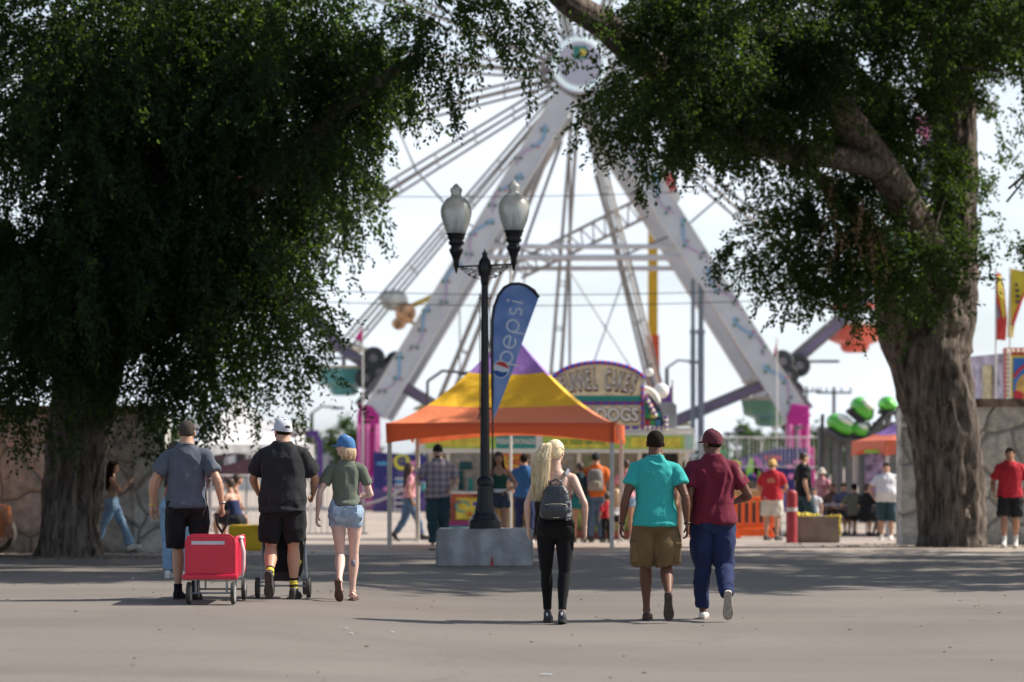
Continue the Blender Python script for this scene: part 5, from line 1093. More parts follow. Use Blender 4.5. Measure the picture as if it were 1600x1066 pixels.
# arched sign
def on_arc(px_, lift=0): t_ = (px_ - 935) / 72.0; return 603 - 39 * math.sqrt(max(0, 1 - (t_ * .93) ** 2)) * 1.0 - lift
xs_ = np.linspace(863, 1007, 37); top = [(SX(x), SZ(on_arc(x) + 0)) for x in xs_]
b = MB(); b.prism([(SX(863), SZ(672)), (SX(1007), SZ(672))] + top[::-1], -.10, .10); b.build('sign_board', M_cream, st)
inner = [(SX(935 + (x - 935) * .90), SZ(on_arc(x) + 6)) for x in xs_]; b = MB(); b.prism([(SX(870), SZ(618)), (SX(1000), SZ(618))] + inner[::-1], -.115, -.101); b.build('sign_face', mat('sign_tan', (.82, .72, .48), .6, var=.2, vs=4), st)
panel('sign_face', 868, 1002, 619, 627, -.11, M_teal); panel('sign_face', 868, 1000, 634, 664, -.11, mat('sign_tan', (0, 0, 0))); panel('sign_face', 868, 1002, 628, 633, -.11, M_pur)
b = MB()
for i, ch in enumerate('FUNNEL CAKES'):
    t_ = (i - 5.5) / 5.5; 
    if ch == ' ': continue
    px_ = 934 + t_ * 55; hgt = 1 + .30 * (1 - abs(t_)); yc = 603 - 8.5 * (1 - t_ * t_) ; Mx = TXT(SX(px_), -.135, SZ(yc), 0, -t_ * .30) @ Matrix.Diagonal((.43, 1.12 * hgt, 1, 1))
    me = text_mesh(ch, .47, .02, .004); b.mesh(me, Mx, 0); b.mesh(text_mesh(ch, .47, .01, .034), Matrix.Translation((.008, .025, -.012)) @ Mx, 1)
b.build('lettering', [M_whp, mat('brown_outline', (.10, .03, .02), .6)], st)  # white letters with a painted dark brown outline
b = MB(); me = text_mesh('HOT DOGS', .42, .02, .014); Mx = TXT(SX(934), -.135, SZ(649)) @ Matrix.Diagonal((.84, 1.0, 1, 1)); b.mesh(me, Mx, 0); b.mesh(text_mesh('HOT DOGS', .42, .01, .036), Matrix.Translation((.008, .025, -.012)) @ Mx, 1); b.build('lettering', [M_whp, _mats['brown_outline']], st)
b = MB(); g = random.Random(6); k = 0
def bulb(px_, py_, m_, r_=.036): b.ball((SX(px_), -.135, SZ(py_)), r_, 8, m=m_)
pts_ = [(x, on_arc(x) + 2.4) for x in np.linspace(865, 1005, 46)]
for i, (x, y) in enumerate(pts_): bulb(x, y, (0, 0, 1)[i % 3], .045)
for i in range(44): bulb(869 + i * 3.05, 630.5, (0, 2, 0, 1)[i % 4], .032)
for i in range(18): bulb(1003.5, 605 + i * 3.8, (0, 1, 2)[i % 3])
for i in range(48): bulb(866 + i * 3.5, 669, (0, 2, 3, 2)[i % 4])
b.build('bulb_row', [M_blu, M_redb, M_pur, M_wbulb], st, smooth=True)
# side tower with coloured blocks
b = MB(); b.prism([(SX(1007), SZ(673)), (SX(1040), SZ(673)), (SX(1032), SZ(640)), (SX(1020), SZ(622)), (SX(1007), SZ(618))], -.08, .08); b.build('side_tower', mat('dark_blue_grey', (.04, .06, .10), .5), st)
b = MB(); cols_ = [M_redb, M_yelp, M_green, mat('sky_paint', (.08, .30, .55), .5), M_teal]
for i, (x, y, m_) in enumerate([(1010, 634, 4), (1017, 634, 0), (1010, 643, 4), (1012, 650, 2), (1020, 650, 1), (1011, 661, 0), (1019, 661, 2), (1028, 661, 3), (1028, 648, 4)]): b.box((SX(x), -.09, SZ(y)), (.11, .02, .11), m=m_)
b.build('coloured_tiles', cols_, st)
b = MB()
for i in range(14): bulb(1010 + i * 1.9 if i < 8 else 1040, 624 + i * 3.6, 3 if i % 2 else 2, .05)
for i in range(10): bulb(1008 + i * 3.5, 669, (3, 2)[i % 2], .05)
b.build('tower_bulb_row', [M_blu, M_redb, M_pur, M_wbulb], st, smooth=True)
b = MB(); b.tube([(SX(1002 + 27 * math.sin(a)), .2, SZ(632 - 26 * math.cos(a))) for a in np.linspace(0, 1.5, 10)], .07, 8); b.build('white_arch', M_whp, st, smooth=True)
# second low sign and rooftop units behind
b = MB(); b.box((SX(1045), 1.6, SZ(655)), (.55, .5, .75)); b.box((SX(1050), 1.6, SZ(633)), (.30, .4, .2)); b.build('roof_unit', mat('grey_steel', (.22, .23, .25), .5, .5), st, bevel=.02)

# ------------------------------------------------------------------ giant wheel
WD = 97.0; kw = WD / F; WG = gz(0, WD); HX = (903 - CX) * kw; HZ = CAMZ + (HOR - 115) * kw - WG
wr_ = empty('ferris_wheel', (HX, WD, WG), 'giant white ferris wheel on two broad painted legs behind the food stand', 'ferris wheel')
M_ww = mat('wheel_white', (.62, .63, .65), .45, var=.08, vs=1); M_wgry = mat('wheel_grey', (.20, .19, .20), .5, .2, var=.15); M_wpur = mat('wheel_purple_strip', (.20, .16, .26), .5, var=.2, vs=2); M_pink = mat('hot_pink_paint', (.55, .02, .26), .45, var=.1); M_lpink = mat('light_pink_paint', (.80, .22, .48), .45)
RR = 14.55
def rim_pt(k, r=RR): a = R(-94.2 + 18 * k); return (r * math.cos(a), r * math.sin(a) + HZ)
for yo in (-1.15, 1.15):
    for k in range(20):
        p, q = rim_pt(k), rim_pt(k + 1); b = MB(); b.beam((p[0], yo, p[1]), (q[0], yo, q[1]), .46, .20, 0); b.beam((p[0], yo - .11, p[1]), (q[0], yo - .11, q[1]), .20, .03, 1)
        b.build('rim_beam', [M_wgry, M_wpur], wr_)
    for k in range(20):
        p = rim_pt(k); i_ = rim_pt(k, 1.0); b = MB(); n_ = Vector((-(p[1] - HZ), 0, p[0])).normalized() * .22
        b.tube([Vector((i_[0], yo * .9, i_[1])) + n_ * .5, Vector((p[0], yo, p[1])) + n_], .058, 6); b.tube([Vector((i_[0], yo * .9, i_[1])) - n_ * .5, Vector((p[0], yo, p[1])) - n_], .058, 6)
        for t_ in np.linspace(.15, .95, 7):
            c = Vector((i_[0] + (p[0] - i_[0]) * t_, yo * (.9 + .1 * t_), i_[1] + (p[1] - i_[1]) * t_)); f_ = .5 + .5 * t_; b.tube([c + n_ * f_, c - n_ * f_], .03, 5)
        b.build('spoke', mat('spoke_beige', (.34, .31, .28), .5, .1, var=.15), wr_)
for k in range(20):
    p, q = rim_pt(k, 7.6), rim_pt(k + 1, 7.6); b = MB(); b.tube([(p[0], -1.1, p[1]), (q[0], -1.1, q[1])], .045, 6); b.build('inner_ring_rod', M_wgry, wr_)
b = MB(); Rr = Matrix.Rotation(R(90), 3, 'X'); b.lathe([(.9, -2.0), (.9, 2.0)], n=24); b.v = [tuple(Rr @ Vector(v) + Vector((0, 0, HZ))) for v in b.v]; b.build('axle', M_wgry, wr_)
b = MB(); b.lathe([(.02, 2.46), (.82, 2.46), (.86, 2.40), (1.12, 2.38), (1.14, 2.1), (.9, 2.0)], n=36); b.v = [tuple(Rr @ Vector(v) + Vector((0, 0, HZ))) for v in b.v]; hd = b.build('hub_disc', mat('hub_lilac', (.55, .53, .62), .5, var=.05), wr_)
b = MB()
for ring_, nn in ((1.03, 56), (.93, 50)):
    for i in range(nn): a = 2 * math.pi * i / nn; b.ball((ring_ * math.cos(a), -2.44, HZ + ring_ * math.sin(a)), .045, 8)
b.build('bulb_ring', mat('hub_bulb', (.85, .92, .90), .3, var=0, emit=(.8, 1, .95, .35)), hd)
b = MB(); b.box((.02, -2.475, HZ + .42), (.52, .02, .52), m=0); b.ball((.12, -2.50, HZ + .42), (.16, .02, .13), 12, m=1); b.box((.05, -2.495, HZ + .42), (.06, .02, .36), m=1); b.build('hub_picture', [mat('hub_green', (.03, .22, .18), .5), M_yelp], hd)
# legs: two A-frames
def wx(px): return (px - 903) * kw
def wz(py): return CAMZ + (HOR - py) * kw - WG
legpts = ((-1, wx(883), wz(165), wx(592), wz(648)), (1, wx(925), wz(165), wx(1237), wz(662)))
for yo in (-2.6, 2.6):
    for s, xa_, za_, xb_, zb_ in legpts:
        b = MB(); d = Vector((xb_ - xa_, 0, zb_ - za_)).normalized(); nn = Vector((-d.z, 0, d.x)); a, c = Vector((xa_, yo, za_)), Vector((xb_, yo * 1.15, zb_))
        b.beam(a, c, .95, .62 if yo < 0 else .5, 0); 
        q = b.build('leg', M_ww, wr_, bevel=.03)
        b = MB(); b.beam(a + Vector((0, -.33, 0)) + nn * .44 , c + Vector((0, -.33, 0)) + nn * .44 , .05, .05); b.beam(a + Vector((0, -.33, 0)) - nn * .44, c + Vector((0, -.33, 0)) - nn * .44, .05, .05); b.build('edge_trim', M_whp, q)
        if yo > 0: continue
        # painted scroll work and flowers
        b = MB(); Lg = (c - a).length; ux = (c - a).normalized()
        for i in range(6):
            s0 = Lg * (.10 + .145 * i); side_ = nn * (.12 * s)
            P_ = [a + ux * (s0 + t * 1.9) + Vector((0, -.345, 0)) + side_ + nn * (.22 * math.sin(t * 5.5 + i)) for t in np.linspace(0, 1, 14)]
            for j in range(13): b.beam(P_[j], P_[j + 1], .13 - .006 * j, .02, 0 if j < 7 else 1)
            for j in (1, 6, 11): b.ball(P_[j] + nn * .10, (.08, .03, .07), 8, m=2 + (j % 2)); b.ball(P_[j] - nn * .10 + ux * .1, (.06, .03, .09), 8, m=3)
        b.build('painted_scroll', [mat('scroll_blue', (.26, .44, .62), .5), mat('scroll_pink', (.52, .38, .54), .5), mat('scroll_red', (.45, .22, .26), .5), mat('scroll_green', (.12, .24, .18), .5)], q)
# red lettering board on the far leg
b = MB(); b.prism([(wx(1028), wz(262)), (wx(1040), wz(285)), (wx(1056), wz(322)), (wx(1050), wz(332)), (wx(1036), wz(312)), (wx(1022), wz(280))], -3.1, -2.98); b.build('sign_plate', M_whp, wr_)
b = MB(); b.mesh(text_mesh('RIDE', .42, .01, .02), TXT(wx(1039), -3.12, wz(299), 0, R(-64)) @ Matrix.Scale(.8, 4, (1, 0, 0))); b.build('lettering', M_redb, wr_)
# cross beams, truss, cables and posts
for yo in (-2.75, 2.75):
    for y_ in (395, 411): b = MB(); b.tube([(wx(752 + (y_ - 395) * -.6), yo, wz(y_)), (wx(1066 + (y_ - 395) * .6), yo, wz(y_))], .10, 8); b.build('cross_beam', M_ww, wr_)
b = MB()
pA, pB, pC, pD = Vector((wx(795), 2.2, wz(408))), Vector((wx(1005), 2.2, wz(300))), Vector((wx(815), 2.2, wz(428))), Vector((wx(1012), 2.2, wz(332)))
b.tube([pA, pB], .07, 6); b.tube([pC, pD], .07, 6)
for i in range(11):
    t0, t1 = i / 11, (i + .5) / 11; b.tube([pA + (pB - pA) * t0, pC + (pD - pC) * t1], .035, 5); b.tube([pC + (pD - pC) * t1, pA + (pB - pA) * min(1, t0 + 1 / 11)], .035, 5)
b.build('truss', mat('spoke_beige', (0, 0, 0)), wr_)
for px0, py0, px1, py1, r_ in ((893, 170, 893, 700, .06), (880, 205, 740, 600, .07), (935, 260, 1030, 600, .09), (985, 410, 925, 580, .03), (896, 420, 1010, 600, .03), (716, 470, 716, 640, .03), (825, 400, 790, 600, .03)):
    b = MB(); b.tube([(wx(px0), 2.9, wz(py0)), (wx(px1), 2.9, wz(py1))], r_, 6); b.build('stay_rod', M_wgry, wr_)
for px_, r_ in ((1074, .10), (1086, .13)):
    b = MB(); b.tube([(wx(px_), -3.0, wz(445)), (wx(px_), -3.0, wz(560))], r_ * .8, 10); b.tube([(wx(px_), -3.0, wz(525)), (wx(px_), -3.0, .0)], r_, 10); b.tube([(wx(px_), -3, wz(522)), (wx(px_), -3, wz(528))], r_ * 1.3, 10); b.build('hydraulic_post', mat('post_grey', (.20, .23, .27), .5, .4), wr_)
# drive tyres against the rim
for cxp, cyp, s in ((598, 585, -1), (1222, 590, 1)):
    for i, (dx, dy) in enumerate(((-22, 8), (-10, -22), (12, 24), (0, 0), (24, -16))):
        if s > 0: dx, dy = dx * .8, dy
        b = MB(); b.lathe([(.18, -.12), (.40, -.14), (.46, 0), (.40, .14), (.18, .12)], n=20); b.v = [tuple(Rr @ Vector(v) + Vector((wx(cxp + dx), -1.6 - .3 * (i % 2), wz(cyp + dy)))) for v in b.v]; ty = b.build('drive_tyre', mat('tyre_dark', (.05, .055, .055), .8, var=.4), wr_)
        b = MB(); b.lathe([(.16, -.16), (.20, 0), (.16, .16)], n=12); b.v = [tuple(Rr @ Vector(v) + Vector((wx(cxp + dx), -1.6 - .3 * (i % 2), wz(cyp + dy)))) for v in b.v]; b.build('hub', M_wgry, ty)
    b = MB(); b.beam((wx(cxp - s * 30), -1.9, wz(cyp - 30)), (wx(cxp + s * 35), -1.9, wz(cyp + 50)), .25, .3); b.box((wx(cxp + s * 55), -1.9, wz(cyp - 22)), (1.2, .4, .10)); b.build('drive_frame', M_wgry, wr_)
# pink base towers and platform
for s, xc in ((-1, 583), (1, 1232)):
    b = MB(); b.box((wx(xc), -3.0, wz(700) / 2 + wz(650) / 2), (.85, .9, wz(650) - wz(700))); b.box((wx(xc), -3.0, wz(735) / 2), (1.25 if s > 0 else 1.0, 1.1, wz(735))); b.box((wx(xc) + .06 * s, -3.0, (wz(735) + wz(700)) / 2), (1.1 if s > 0 else .9, 1.0, wz(700) - wz(735)))
    b.prism([(wx(xc) - .42, wz(652)), (wx(xc) + .42, wz(652)), (wx(xc) + (.15 if s < 0 else .42), wz(638)), (wx(xc) - (.35 if s < 0 else .25), wz(634))], -3.4, -2.6); q = b.build('leg_tower', M_pink, wr_, bevel=.04)
    for dx in (-.35, 0, .35): b = MB(); b.tube([(wx(xc) + dx * .8, -3.60, wz(735)), (wx(xc) + dx, -3.62, wz(665))], .07, 8); b.build('rib', M_lpink, q)
b = MB(); b.box((0, 0, .45), (wx(1250) - wx(565), 5.0, .5)); b.build('platform', mat('platform_purple', (.14, .08, .28), .5, var=.3), wr_)
# gondolas
GC = [(.70, .10, .07), (.05, .30, .30), (.10, .13, .42), (.55, .46, .12), (.10, .32, .16), (.50, .10, .30), (.72, .30, .10), (.20, .10, .40)]
def gondola(k, col, cy=0.0):
    p = rim_pt(k); x, z = p[0], p[1] - .55; m1 = mat('gondola_%02d' % k, col, .4, var=.12, vs=2, coat=.3); m2 = mat('gondola_cream', (.62, .55, .42), .5)
    b = MB(); oct_ = lambda r_, zz: ((x, 0, z + zz), (1, 0, 0), (0, 1, 0), r_, r_)
    b.loft([oct_(.42, -1.25), oct_(.55, -1.15), oct_(.60, -.95), oct_(1.02, -.78), oct_(1.10, -.30), oct_(1.12, -.18)], 8, 0); b.loft([oct_(1.13, -.20), oct_(1.14, -.10), oct_(1.06, -.08)], 8, 1)
    go = b.build('gondola', [m1, m2], wr_)
    b = MB(); b.tube([(x, 0, z - 1.0), (x, 0, z + .5)], .06, 8); 
    for dx, dy in ((-.9, 0), (.9, 0), (0, -.9), (0, .9)): b.tube([(x + dx, dy, z - .15), (x + dx * .4, dy * .4, z + .55)], .03, 6)
    b.build('gondola_frame', M_wgry, go)
    b = MB(); b.lathe([(1.15, .52), (1.0, .66), (.5, .86), (.05, .95)], (x, 0, z), 12); b.build('gondola_roof', m1 if k % 2 else m2, go, smooth=False)
cmap = {1: (.55, .46, .12), 2: (.12, .34, .20), 3: (.72, .12, .07), 17: (.08, .14, .40), 18: (.10, .38, .36), 19: (.60, .50, .12)}
for k in range(20): gondola(k, cmap.get(k, GC[k % 8]))

# ride fence panels with letters, both sides of the food stand
M_panel = mat('ride_navy', (.022, .02, .16), .5, var=.35, vs=1.2)
PD_ = 90.0; kp = PD_ / F
def ride_panel(px0, px1, ytop, ybot, label, letters, curve=0.0, stairs=None, extra=()):
    xc = ((px0 + px1) / 2 - CX) * kp; t = empty('ride_fence_panel', (xc, PD_, gz(xc, PD_)), label, 'ride panel', 'painted panels in front of the ferris wheel')
    fx = lambda p: (p - CX) * kp - xc; fz = lambda y: CAMZ + (HOR - y) * kp - t.location.z
    b = MB(); n = 16; tp = [(fx(px0 + (px1 - px0) * i / n), fz(ytop(i / n))) for i in range(n + 1)]
    b.prism([(fx(px0), fz(ybot)), (fx(px1), fz(ybot))] + tp[::-1], -.06, .06); q = b.build('panel_board', M_panel, t)
    b = MB(); b.prism([(fx(px0), fz(ybot)), (fx(px1), fz(ybot)), (fx(px1), fz(ybot - 26)), (fx(px0), fz(ybot - 50))], -.09, -.065); b.build('lower_band', mat('ride_purple', (.12, .08, .26), .5, var=.3, vs=1), t)
    for ch, px_, py_, sz, col in letters:
        b = MB(); b.mesh(text_mesh(ch, sz, .03, .05), TXT(fx(px_), -.16, fz(py_))); b.build('letter', mat('letter_%s' % ch.lower() + str(int(col[0] * 100)), col, .5), t)
    g = random.Random(int(px0))
    for i in range(14):
        p = g.uniform(px0 + 4, px1 - 4); u_ = (p - px0) / (px1 - px0); y = g.uniform(ytop(u_) + 5, ybot - 20); b = MB(); b.ball((fx(p), -.09, fz(y)), (g.uniform(.08, .3), .02, g.uniform(.05, .12)), 8); b.build('painted_spot', g.choice([mat('scroll_pink', (0, 0, 0)), mat('sky_paint', (0, 0, 0)), M_lpink, mat('ride_purple', (0, 0, 0))]), t)
    return t, fx, fz
t, fx, fz = ride_panel(583, 700, lambda u: 706 + 8 * u, 812, 'navy and purple ride panel with yellow letter in a round badge, beside white steps', [])
b = MB(); b.lathe([(.30, 0), (.30, .03), (.01, .04)], n=24); Rm = Matrix.Rotation(R(90), 3, 'X'); b.v = [tuple(Rm @ Vector(v) + Vector((fx(628), -.09, fz(722)))) for v in b.v]; b.build('round_badge', mat('badge_yellow', (.70, .66, .05), .5), t)
b = MB(); b.mesh(text_mesh('G', .42, .02, .03), TXT(fx(628), -.16, fz(722))); b.build('letter', M_panel, t)
b = MB()
for i in range(7): b.box((fx(633) - .0, -.7 + .1 * i, fz(812) + .15 + i * .23), (.75, .25, .05))
b.beam((fx(617), -.8, fz(812)), (fx(617), -.1, fz(762)), .05, .05); b.build('white_steps', M_whp, t)
b = MB(); b.tube([(fx(572 + i * 6), -.5, fz(788 - 1.1 * i - 14 * (i / 10) ** 2)) for i in range(11)], .05, 6); b.build('rope_rail', mat('rope_beige', (.45, .38, .36), .8), t)
b = MB(); b.beam((fx(560), -.9, fz(822)), (fx(690), -.9, fz(800)), .14, .1); b.build('pink_ramp_edge', M_pink, t)
cs = [(.72, .68, .05), (.25, .12, .40), (.30, .60, .10), (.50, .10, .45), (.55, .06, .12)]
ride_panel(1098, 1262, lambda u: 742 - 42 * math.sin(min(1, u * 1.15) * math.pi / 2), 800, 'navy ride panel with curved top and rainbow block letters beyond the orange barrier', [(c, p, y, .95, k_) for c, p, y, k_ in zip('GIANT', (1146, 1161, 1174, 1191, 1207), (737, 735, 733, 731, 729), cs)])

# ------------------------------------------------------------------ the crowd beyond
BV = .012
def crowd(label, px, h, hpx, rot, skn, **kw):
    kw.setdefault('vox', BV); return person(label, by_h(px, h, hpx), rot, h, skn, **kw)
STAND = {'L': (-.11, .02, .085, 0, 12), 'R': (.11, -.02, .085, 0, 12)}
M_sn = mat('shoe_white', (0, 0, 0)); M_sd = mat('shoe_dark', (0, 0, 0)); SHO_W = ('sneaker', M_sn, M_whiterub); SHO_D = ('sneaker', M_sd, M_sole)
def plaid_mat():
    m, t, b = node_mat('cloth_plaid'); L = t.links; b.inputs['Roughness'].default_value = .9; tcn = N(t, 'ShaderNodeTexCoord'); sx = N(t, 'ShaderNodeSeparateXYZ'); L.new(tcn.outputs['Object'], sx.inputs[0]); outs = []
    for ax, fr_ in (('X', 9.0), ('Z', 9.0)):
        mu = N(t, 'ShaderNodeMath', operation='MULTIPLY'); mu.inputs[1].default_value = fr_; L.new(sx.outputs[ax], mu.inputs[0]); fr = N(t, 'ShaderNodeMath', operation='FRACT'); L.new(mu.outputs[0], fr.inputs[0])
        r = N(t, 'ShaderNodeValToRGB'); r.color_ramp.interpolation = 'CONSTANT'; e = r.color_ramp.elements; e[0].position = 0; e[0].color = (.42, .33, .36, 1); e[1].position = .45; e[1].color = (.10, .11, .17, 1)
        e2 = e.new(.72); e2.color = (.40, .36, .38, 1); e3 = e.new(.80); e3.color = (.16, .06, .08, 1); e4 = e.new(.86); e4.color = (.42, .33, .36, 1); L.new(fr.outputs[0], r.inputs[0]); outs.append(r.outputs[0])
    mxn = N(t, 'ShaderNodeMix', data_type='RGBA'); mxn.inputs['Factor'].default_value = .5; L.new(outs[0], mxn.inputs['A']); L.new(outs[1], mxn.inputs['B']); L.new(mxn.outputs['Result'], b.inputs['Base Color']); return m
C_white = cloth('cloth_bright_white', (.66, .66, .68), .05); C_red = cloth('cloth_red', (.45, .025, .04), .08); C_blue = cloth('cloth_blue', (.03, .11, .27), .1); C_oran = cloth('cloth_orange', (.70, .16, .03), .06)
C_jean = cloth('cloth_jeans', (.09, .15, .24), .2); C_ljean = cloth('cloth_light_jeans', (.22, .34, .48), .2); C_dteal = cloth('cloth_dark_teal', (.03, .065, .08)); C_cream = cloth('cloth_cream', (.60, .55, .47), .06); C_pink = cloth('cloth_pink', (.55, .25, .28))
J = crowd('bearded man in plaid shirt and dark cap walking towards the viewer with an aqua cup', 684, 1.80, 163, 180, 'light', legs={'R': (.08, .10, .085, 0, 6), 'L': (-.09, -.22, .13, 22, 6)}, arms={'R': (.24, .24, 1.06), 'Rp': (1, -.8, 0), 'L': (-.22, .18, 1.0), 'Lp': (-1, -.8, 0)}, wid=1.12, belly=.03,
          top=('tee', plaid_mat(), -.06, .02, .75, 'shirt'), bottom=('pants', C_dteal, 1.93, .018), shoes=('low', mat('tan_shoe', (.55, .42, .32), .7), M_sole), hair=('crop', M_hair_brn), hat=('cap', C_black, C_black), beard=M_hair_brn, vox=.010)
p = J['wrR'] + Vector((-.005, .075, .03)); o_ = J['root']
cup = empty('drink_cup', o_.location, 'aqua blue drink cup in the hand of the plaid shirt man', 'cup', None, R(180)); cup.scale = o_.scale
b = MB(); b.lathe([(.032, 0), (.036, .02), (.042, .13)], tuple(p - Vector((0, 0, .1))), 16); b.build('cup_body', mat('aqua_cup', (.20, .62, .62), .4), cup, smooth=True)
b = MB(); b.lathe([(.045, .13), (.045, .14), (.02, .15)], tuple(p - Vector((0, 0, .1))), 16); b.build('lid', M_whp, cup, smooth=True)
J = crowd('woman in dark green tank top and denim skirt facing us beside the lamp post', 779, 1.68, 152, 186, 'sun', legs=STAND, arms={'R': (.22, .22, 1.08), 'Rp': (1, -.6, 0), 'L': (-.16, .26, 1.08), 'Lp': (-1, -.6, 0)}, female=True, wid=1.08,
          top=('tank', cloth('cloth_bottle_green', (.02, .07, .05)), .10), bottom=('jshorts', cloth('cloth_dark_denim', (.045, .06, .09), .3), .40, .02), shoes=SHO_D, hair=('long', M_hair_brn), vox=.010)
b = MB(); b.loft([(J['up'](-.02, .22, 1.03), (1, 0, 0), (0, 1, 0), .12, .05), (J['up'](-.02, .22, 1.07), (1, 0, 0), (0, 1, 0), .16, .08), (J['up'](-.02, .22, 1.10), (1, 0, 0), (0, 1, 0), .15, .07)], 12, e=3)
o = tag(b.build('clutch_bag', C_white, None, smooth=True), 'pale flat bag held at the waist of the woman beside the lamp post', 'bag'); o.location = J['root'].location; o.rotation_euler = (0, 0, R(186)); o.scale = J['root'].scale
crowd('man in blue t-shirt standing at the food stand counter, back turned', 819, 1.78, 138, -8, 'tan', legs=STAND, arms={'R': (.26, .15, .98), 'L': (-.26, .2, 1.02)}, top=('tee', C_blue, -.03, .02, .65), bottom=('pants', C_navy, 1.9, .02), shoes=SHO_W, hair=('short', M_hair_blk))
J = crowd('man in orange t-shirt and jeans wearing a dark cap, back turned', 931, 1.82, 139, -6, 'tan', legs={'R': (.12, .02, .085, 0, 14), 'L': (-.10, -.04, .085, 0, 6)}, arms={'R': (.30, .06, .95), 'L': (-.28, .1, .96)}, wid=1.08, top=('tee', C_oran, -.04, .02, .66), bottom=('pants', C_jean, 1.93, .022), shoes=SHO_D, hair=('crop', M_hair_brn), hat=('cap', C_charc, C_charc))
up = J['up']; k_ = empty('backpack', J['root'].location, 'grey school backpack on the back of the orange shirt man', 'backpack', None, R(-6)); k_.scale = J['root'].scale
b = MB(); b.loft([(up(0, -.23, 1.02 + z), (1, 0, 0), (0, 1, 0), a, c_) for z, a, c_ in [(0, .13, .07), (.04, .16, .10), (.25, .16, .10), (.38, .14, .08), (.43, .08, .05)]], 20, e=3); b.build('bag_body', mat('pack_grey', (.20, .19, .18), .8, var=.2), k_, smooth=True)
b = MB(); b.loft([(up(0, -.33, 1.05 + z), (1, 0, 0), (0, 1, 0), a, c_) for z, a, c_ in [(0, .10, .02), (.03, .12, .035), (.14, .12, .03), (.17, .08, .01)]], 16, e=3); b.build('front_pocket', mat('pack_tan', (.33, .29, .23), .8), k_, smooth=True)
for s in (-1, 1): b = MB(); b.tube([up(s * .09, -.15, 1.40), up(s * .11, -.04, 1.495), up(s * .12, .10, 1.42), up(s * .14, .12, 1.2), up(s * .14, -.12, 1.06)], .02, 8); b.build('strap', mat('pack_grey', (0, 0, 0)), k_, smooth=True)
crowd('woman in teal shorts waiting just past the ponytail woman', 906, 1.62, 124, 20, 'sun', legs=STAND, female=True, top=('tee', C_dteal, .06, .012, .5), bottom=('jshorts', cloth('cloth_teal_shorts', (.02, .18, .18)), .42, .02), shoes=SHO_D, hair=('short', M_hair_brn))
crowd('small child with long fair hair, white top and grey shorts', 963, 1.02, 80, 5, 'light', legs=STAND, female=True, hs=1.35, top=('tee', C_white, .02, .015, .5), bottom=('shorts', C_charc, .5, .02), shoes=SHO_W, hair=('long', M_hair_gold))
crowd('small child in bright red jacket beside the fair haired child', 948, .95, 74, 30, 'tan', legs=STAND, hs=1.35, top=('tee', C_red, -.02, .02, .9), bottom=('pants', C_black, 1.9, .02), shoes=SHO_D, hair=('short', M_hair_brn))
crowd('person in pale pink top under the edge of the canopy tent, back turned', 978, 1.70, 128, 12, 'sun', legs=STAND, female=True, top=('tee', C_pink, .02, .015, .6), bottom=('jshorts', C_ljean, .4, .02), shoes=SHO_W, hair=('short', M_hair_brn))
crowd('dark haired vendor in black top behind the food stand counter', 842, 1.72, 124, 180, 'tan', legs=STAND, top=('tee', C_black, -.02, .015, .6), bottom=('pants', C_black, 1.9, .02), shoes=SHO_D, hair=('short', M_hair_blk))
crowd('vendor in dark blue apron at the far end of the food stand', 1040, 1.72, 118, 170, 'tan', legs=STAND, top=('tee', C_navy, -.02, .015, .6), bottom=('pants', C_black, 1.9, .02), shoes=SHO_D, hair=('short', M_hair_brn))
crowd('person in pink top and jeans striding past the white steps', 640, 1.68, 122, -80, 'tan', legs={'R': (.08, .28, .09, -5, 0), 'L': (-.08, -.32, .16, 40, 0)}, female=True, top=('tee', C_pink, .04, .015, .6), bottom=('pants', C_jean, 1.93, .015), shoes=SHO_D, hair=('long', M_hair_brn))
J = crowd('man in red t-shirt, cream shorts and yellow cap, back turned', 1206, 1.78, 126, -14, 'tan', legs={'L': (-.13, .03, .085, 0, 20), 'R': (.12, -.03, .085, 0, 24)}, arms={'R': (.20, .25, 1.02), 'Rp': (1, -.8, 0), 'L': (-.22, .26, 1.02), 'Lp': (-1, -.8, 0)}, wid=1.12, belly=.04, head=(-40, 0, 0),
          top=('tee', C_red, -.05, .022, .68), bottom=('shorts', C_cream, .92, .035), shoes=SHO_D, hair=('crop', M_hair_gry), hat=('cap', mat('cap_straw', (.62, .38, .12), .8), mat('cap_straw', (0, 0, 0))))
b = MB(); b.ball(J['up'](0, -.155, 1.30), (.09, .012, .07), 16); b.build('back_print', mat('print_pale_red', (.55, .20, .12), .8, var=.5, vs=40), J['root'], smooth=True)
crowd('tall man in black t-shirt and dark jeans passing behind the planter block', 1256, 1.86, 140, -70, 'tan', legs={'R': (.08, .25, .09, 0, 0), 'L': (-.08, -.28, .15, 36, 0)}, arms={'R': (.28, -.05, .93), 'L': (-.24, .15, .95)}, top=('tee', C_black, -.04, .02, .66), bottom=('pants', C_dteal, 1.92, .02), shoes=SHO_D, hair=('crop', M_hair_brn))
J = crowd('stout man in white t-shirt and dark knee shorts facing us near the orange tent', 1385, 1.74, 120, 172, 'tan', legs=STAND, arms={'R': (.30, .18, 1.0), 'Rp': (1, -.6, 0), 'L': (-.30, .15, 1.0), 'Lp': (-1, -.6, 0)}, wid=1.20, belly=.07, top=('tee', C_white, -.06, .022, .7), bottom=('shorts', C_dteal, 1.15, .03), shoes=SHO_W, hair=('short', M_hair_blk))
b = MB(); b.ball(J['up'](.06, .150, 1.34), (.045, .012, .03), 10); b.build('chest_print', mat('print_orange', (.6, .2, .08), .8), J['root'], smooth=True)
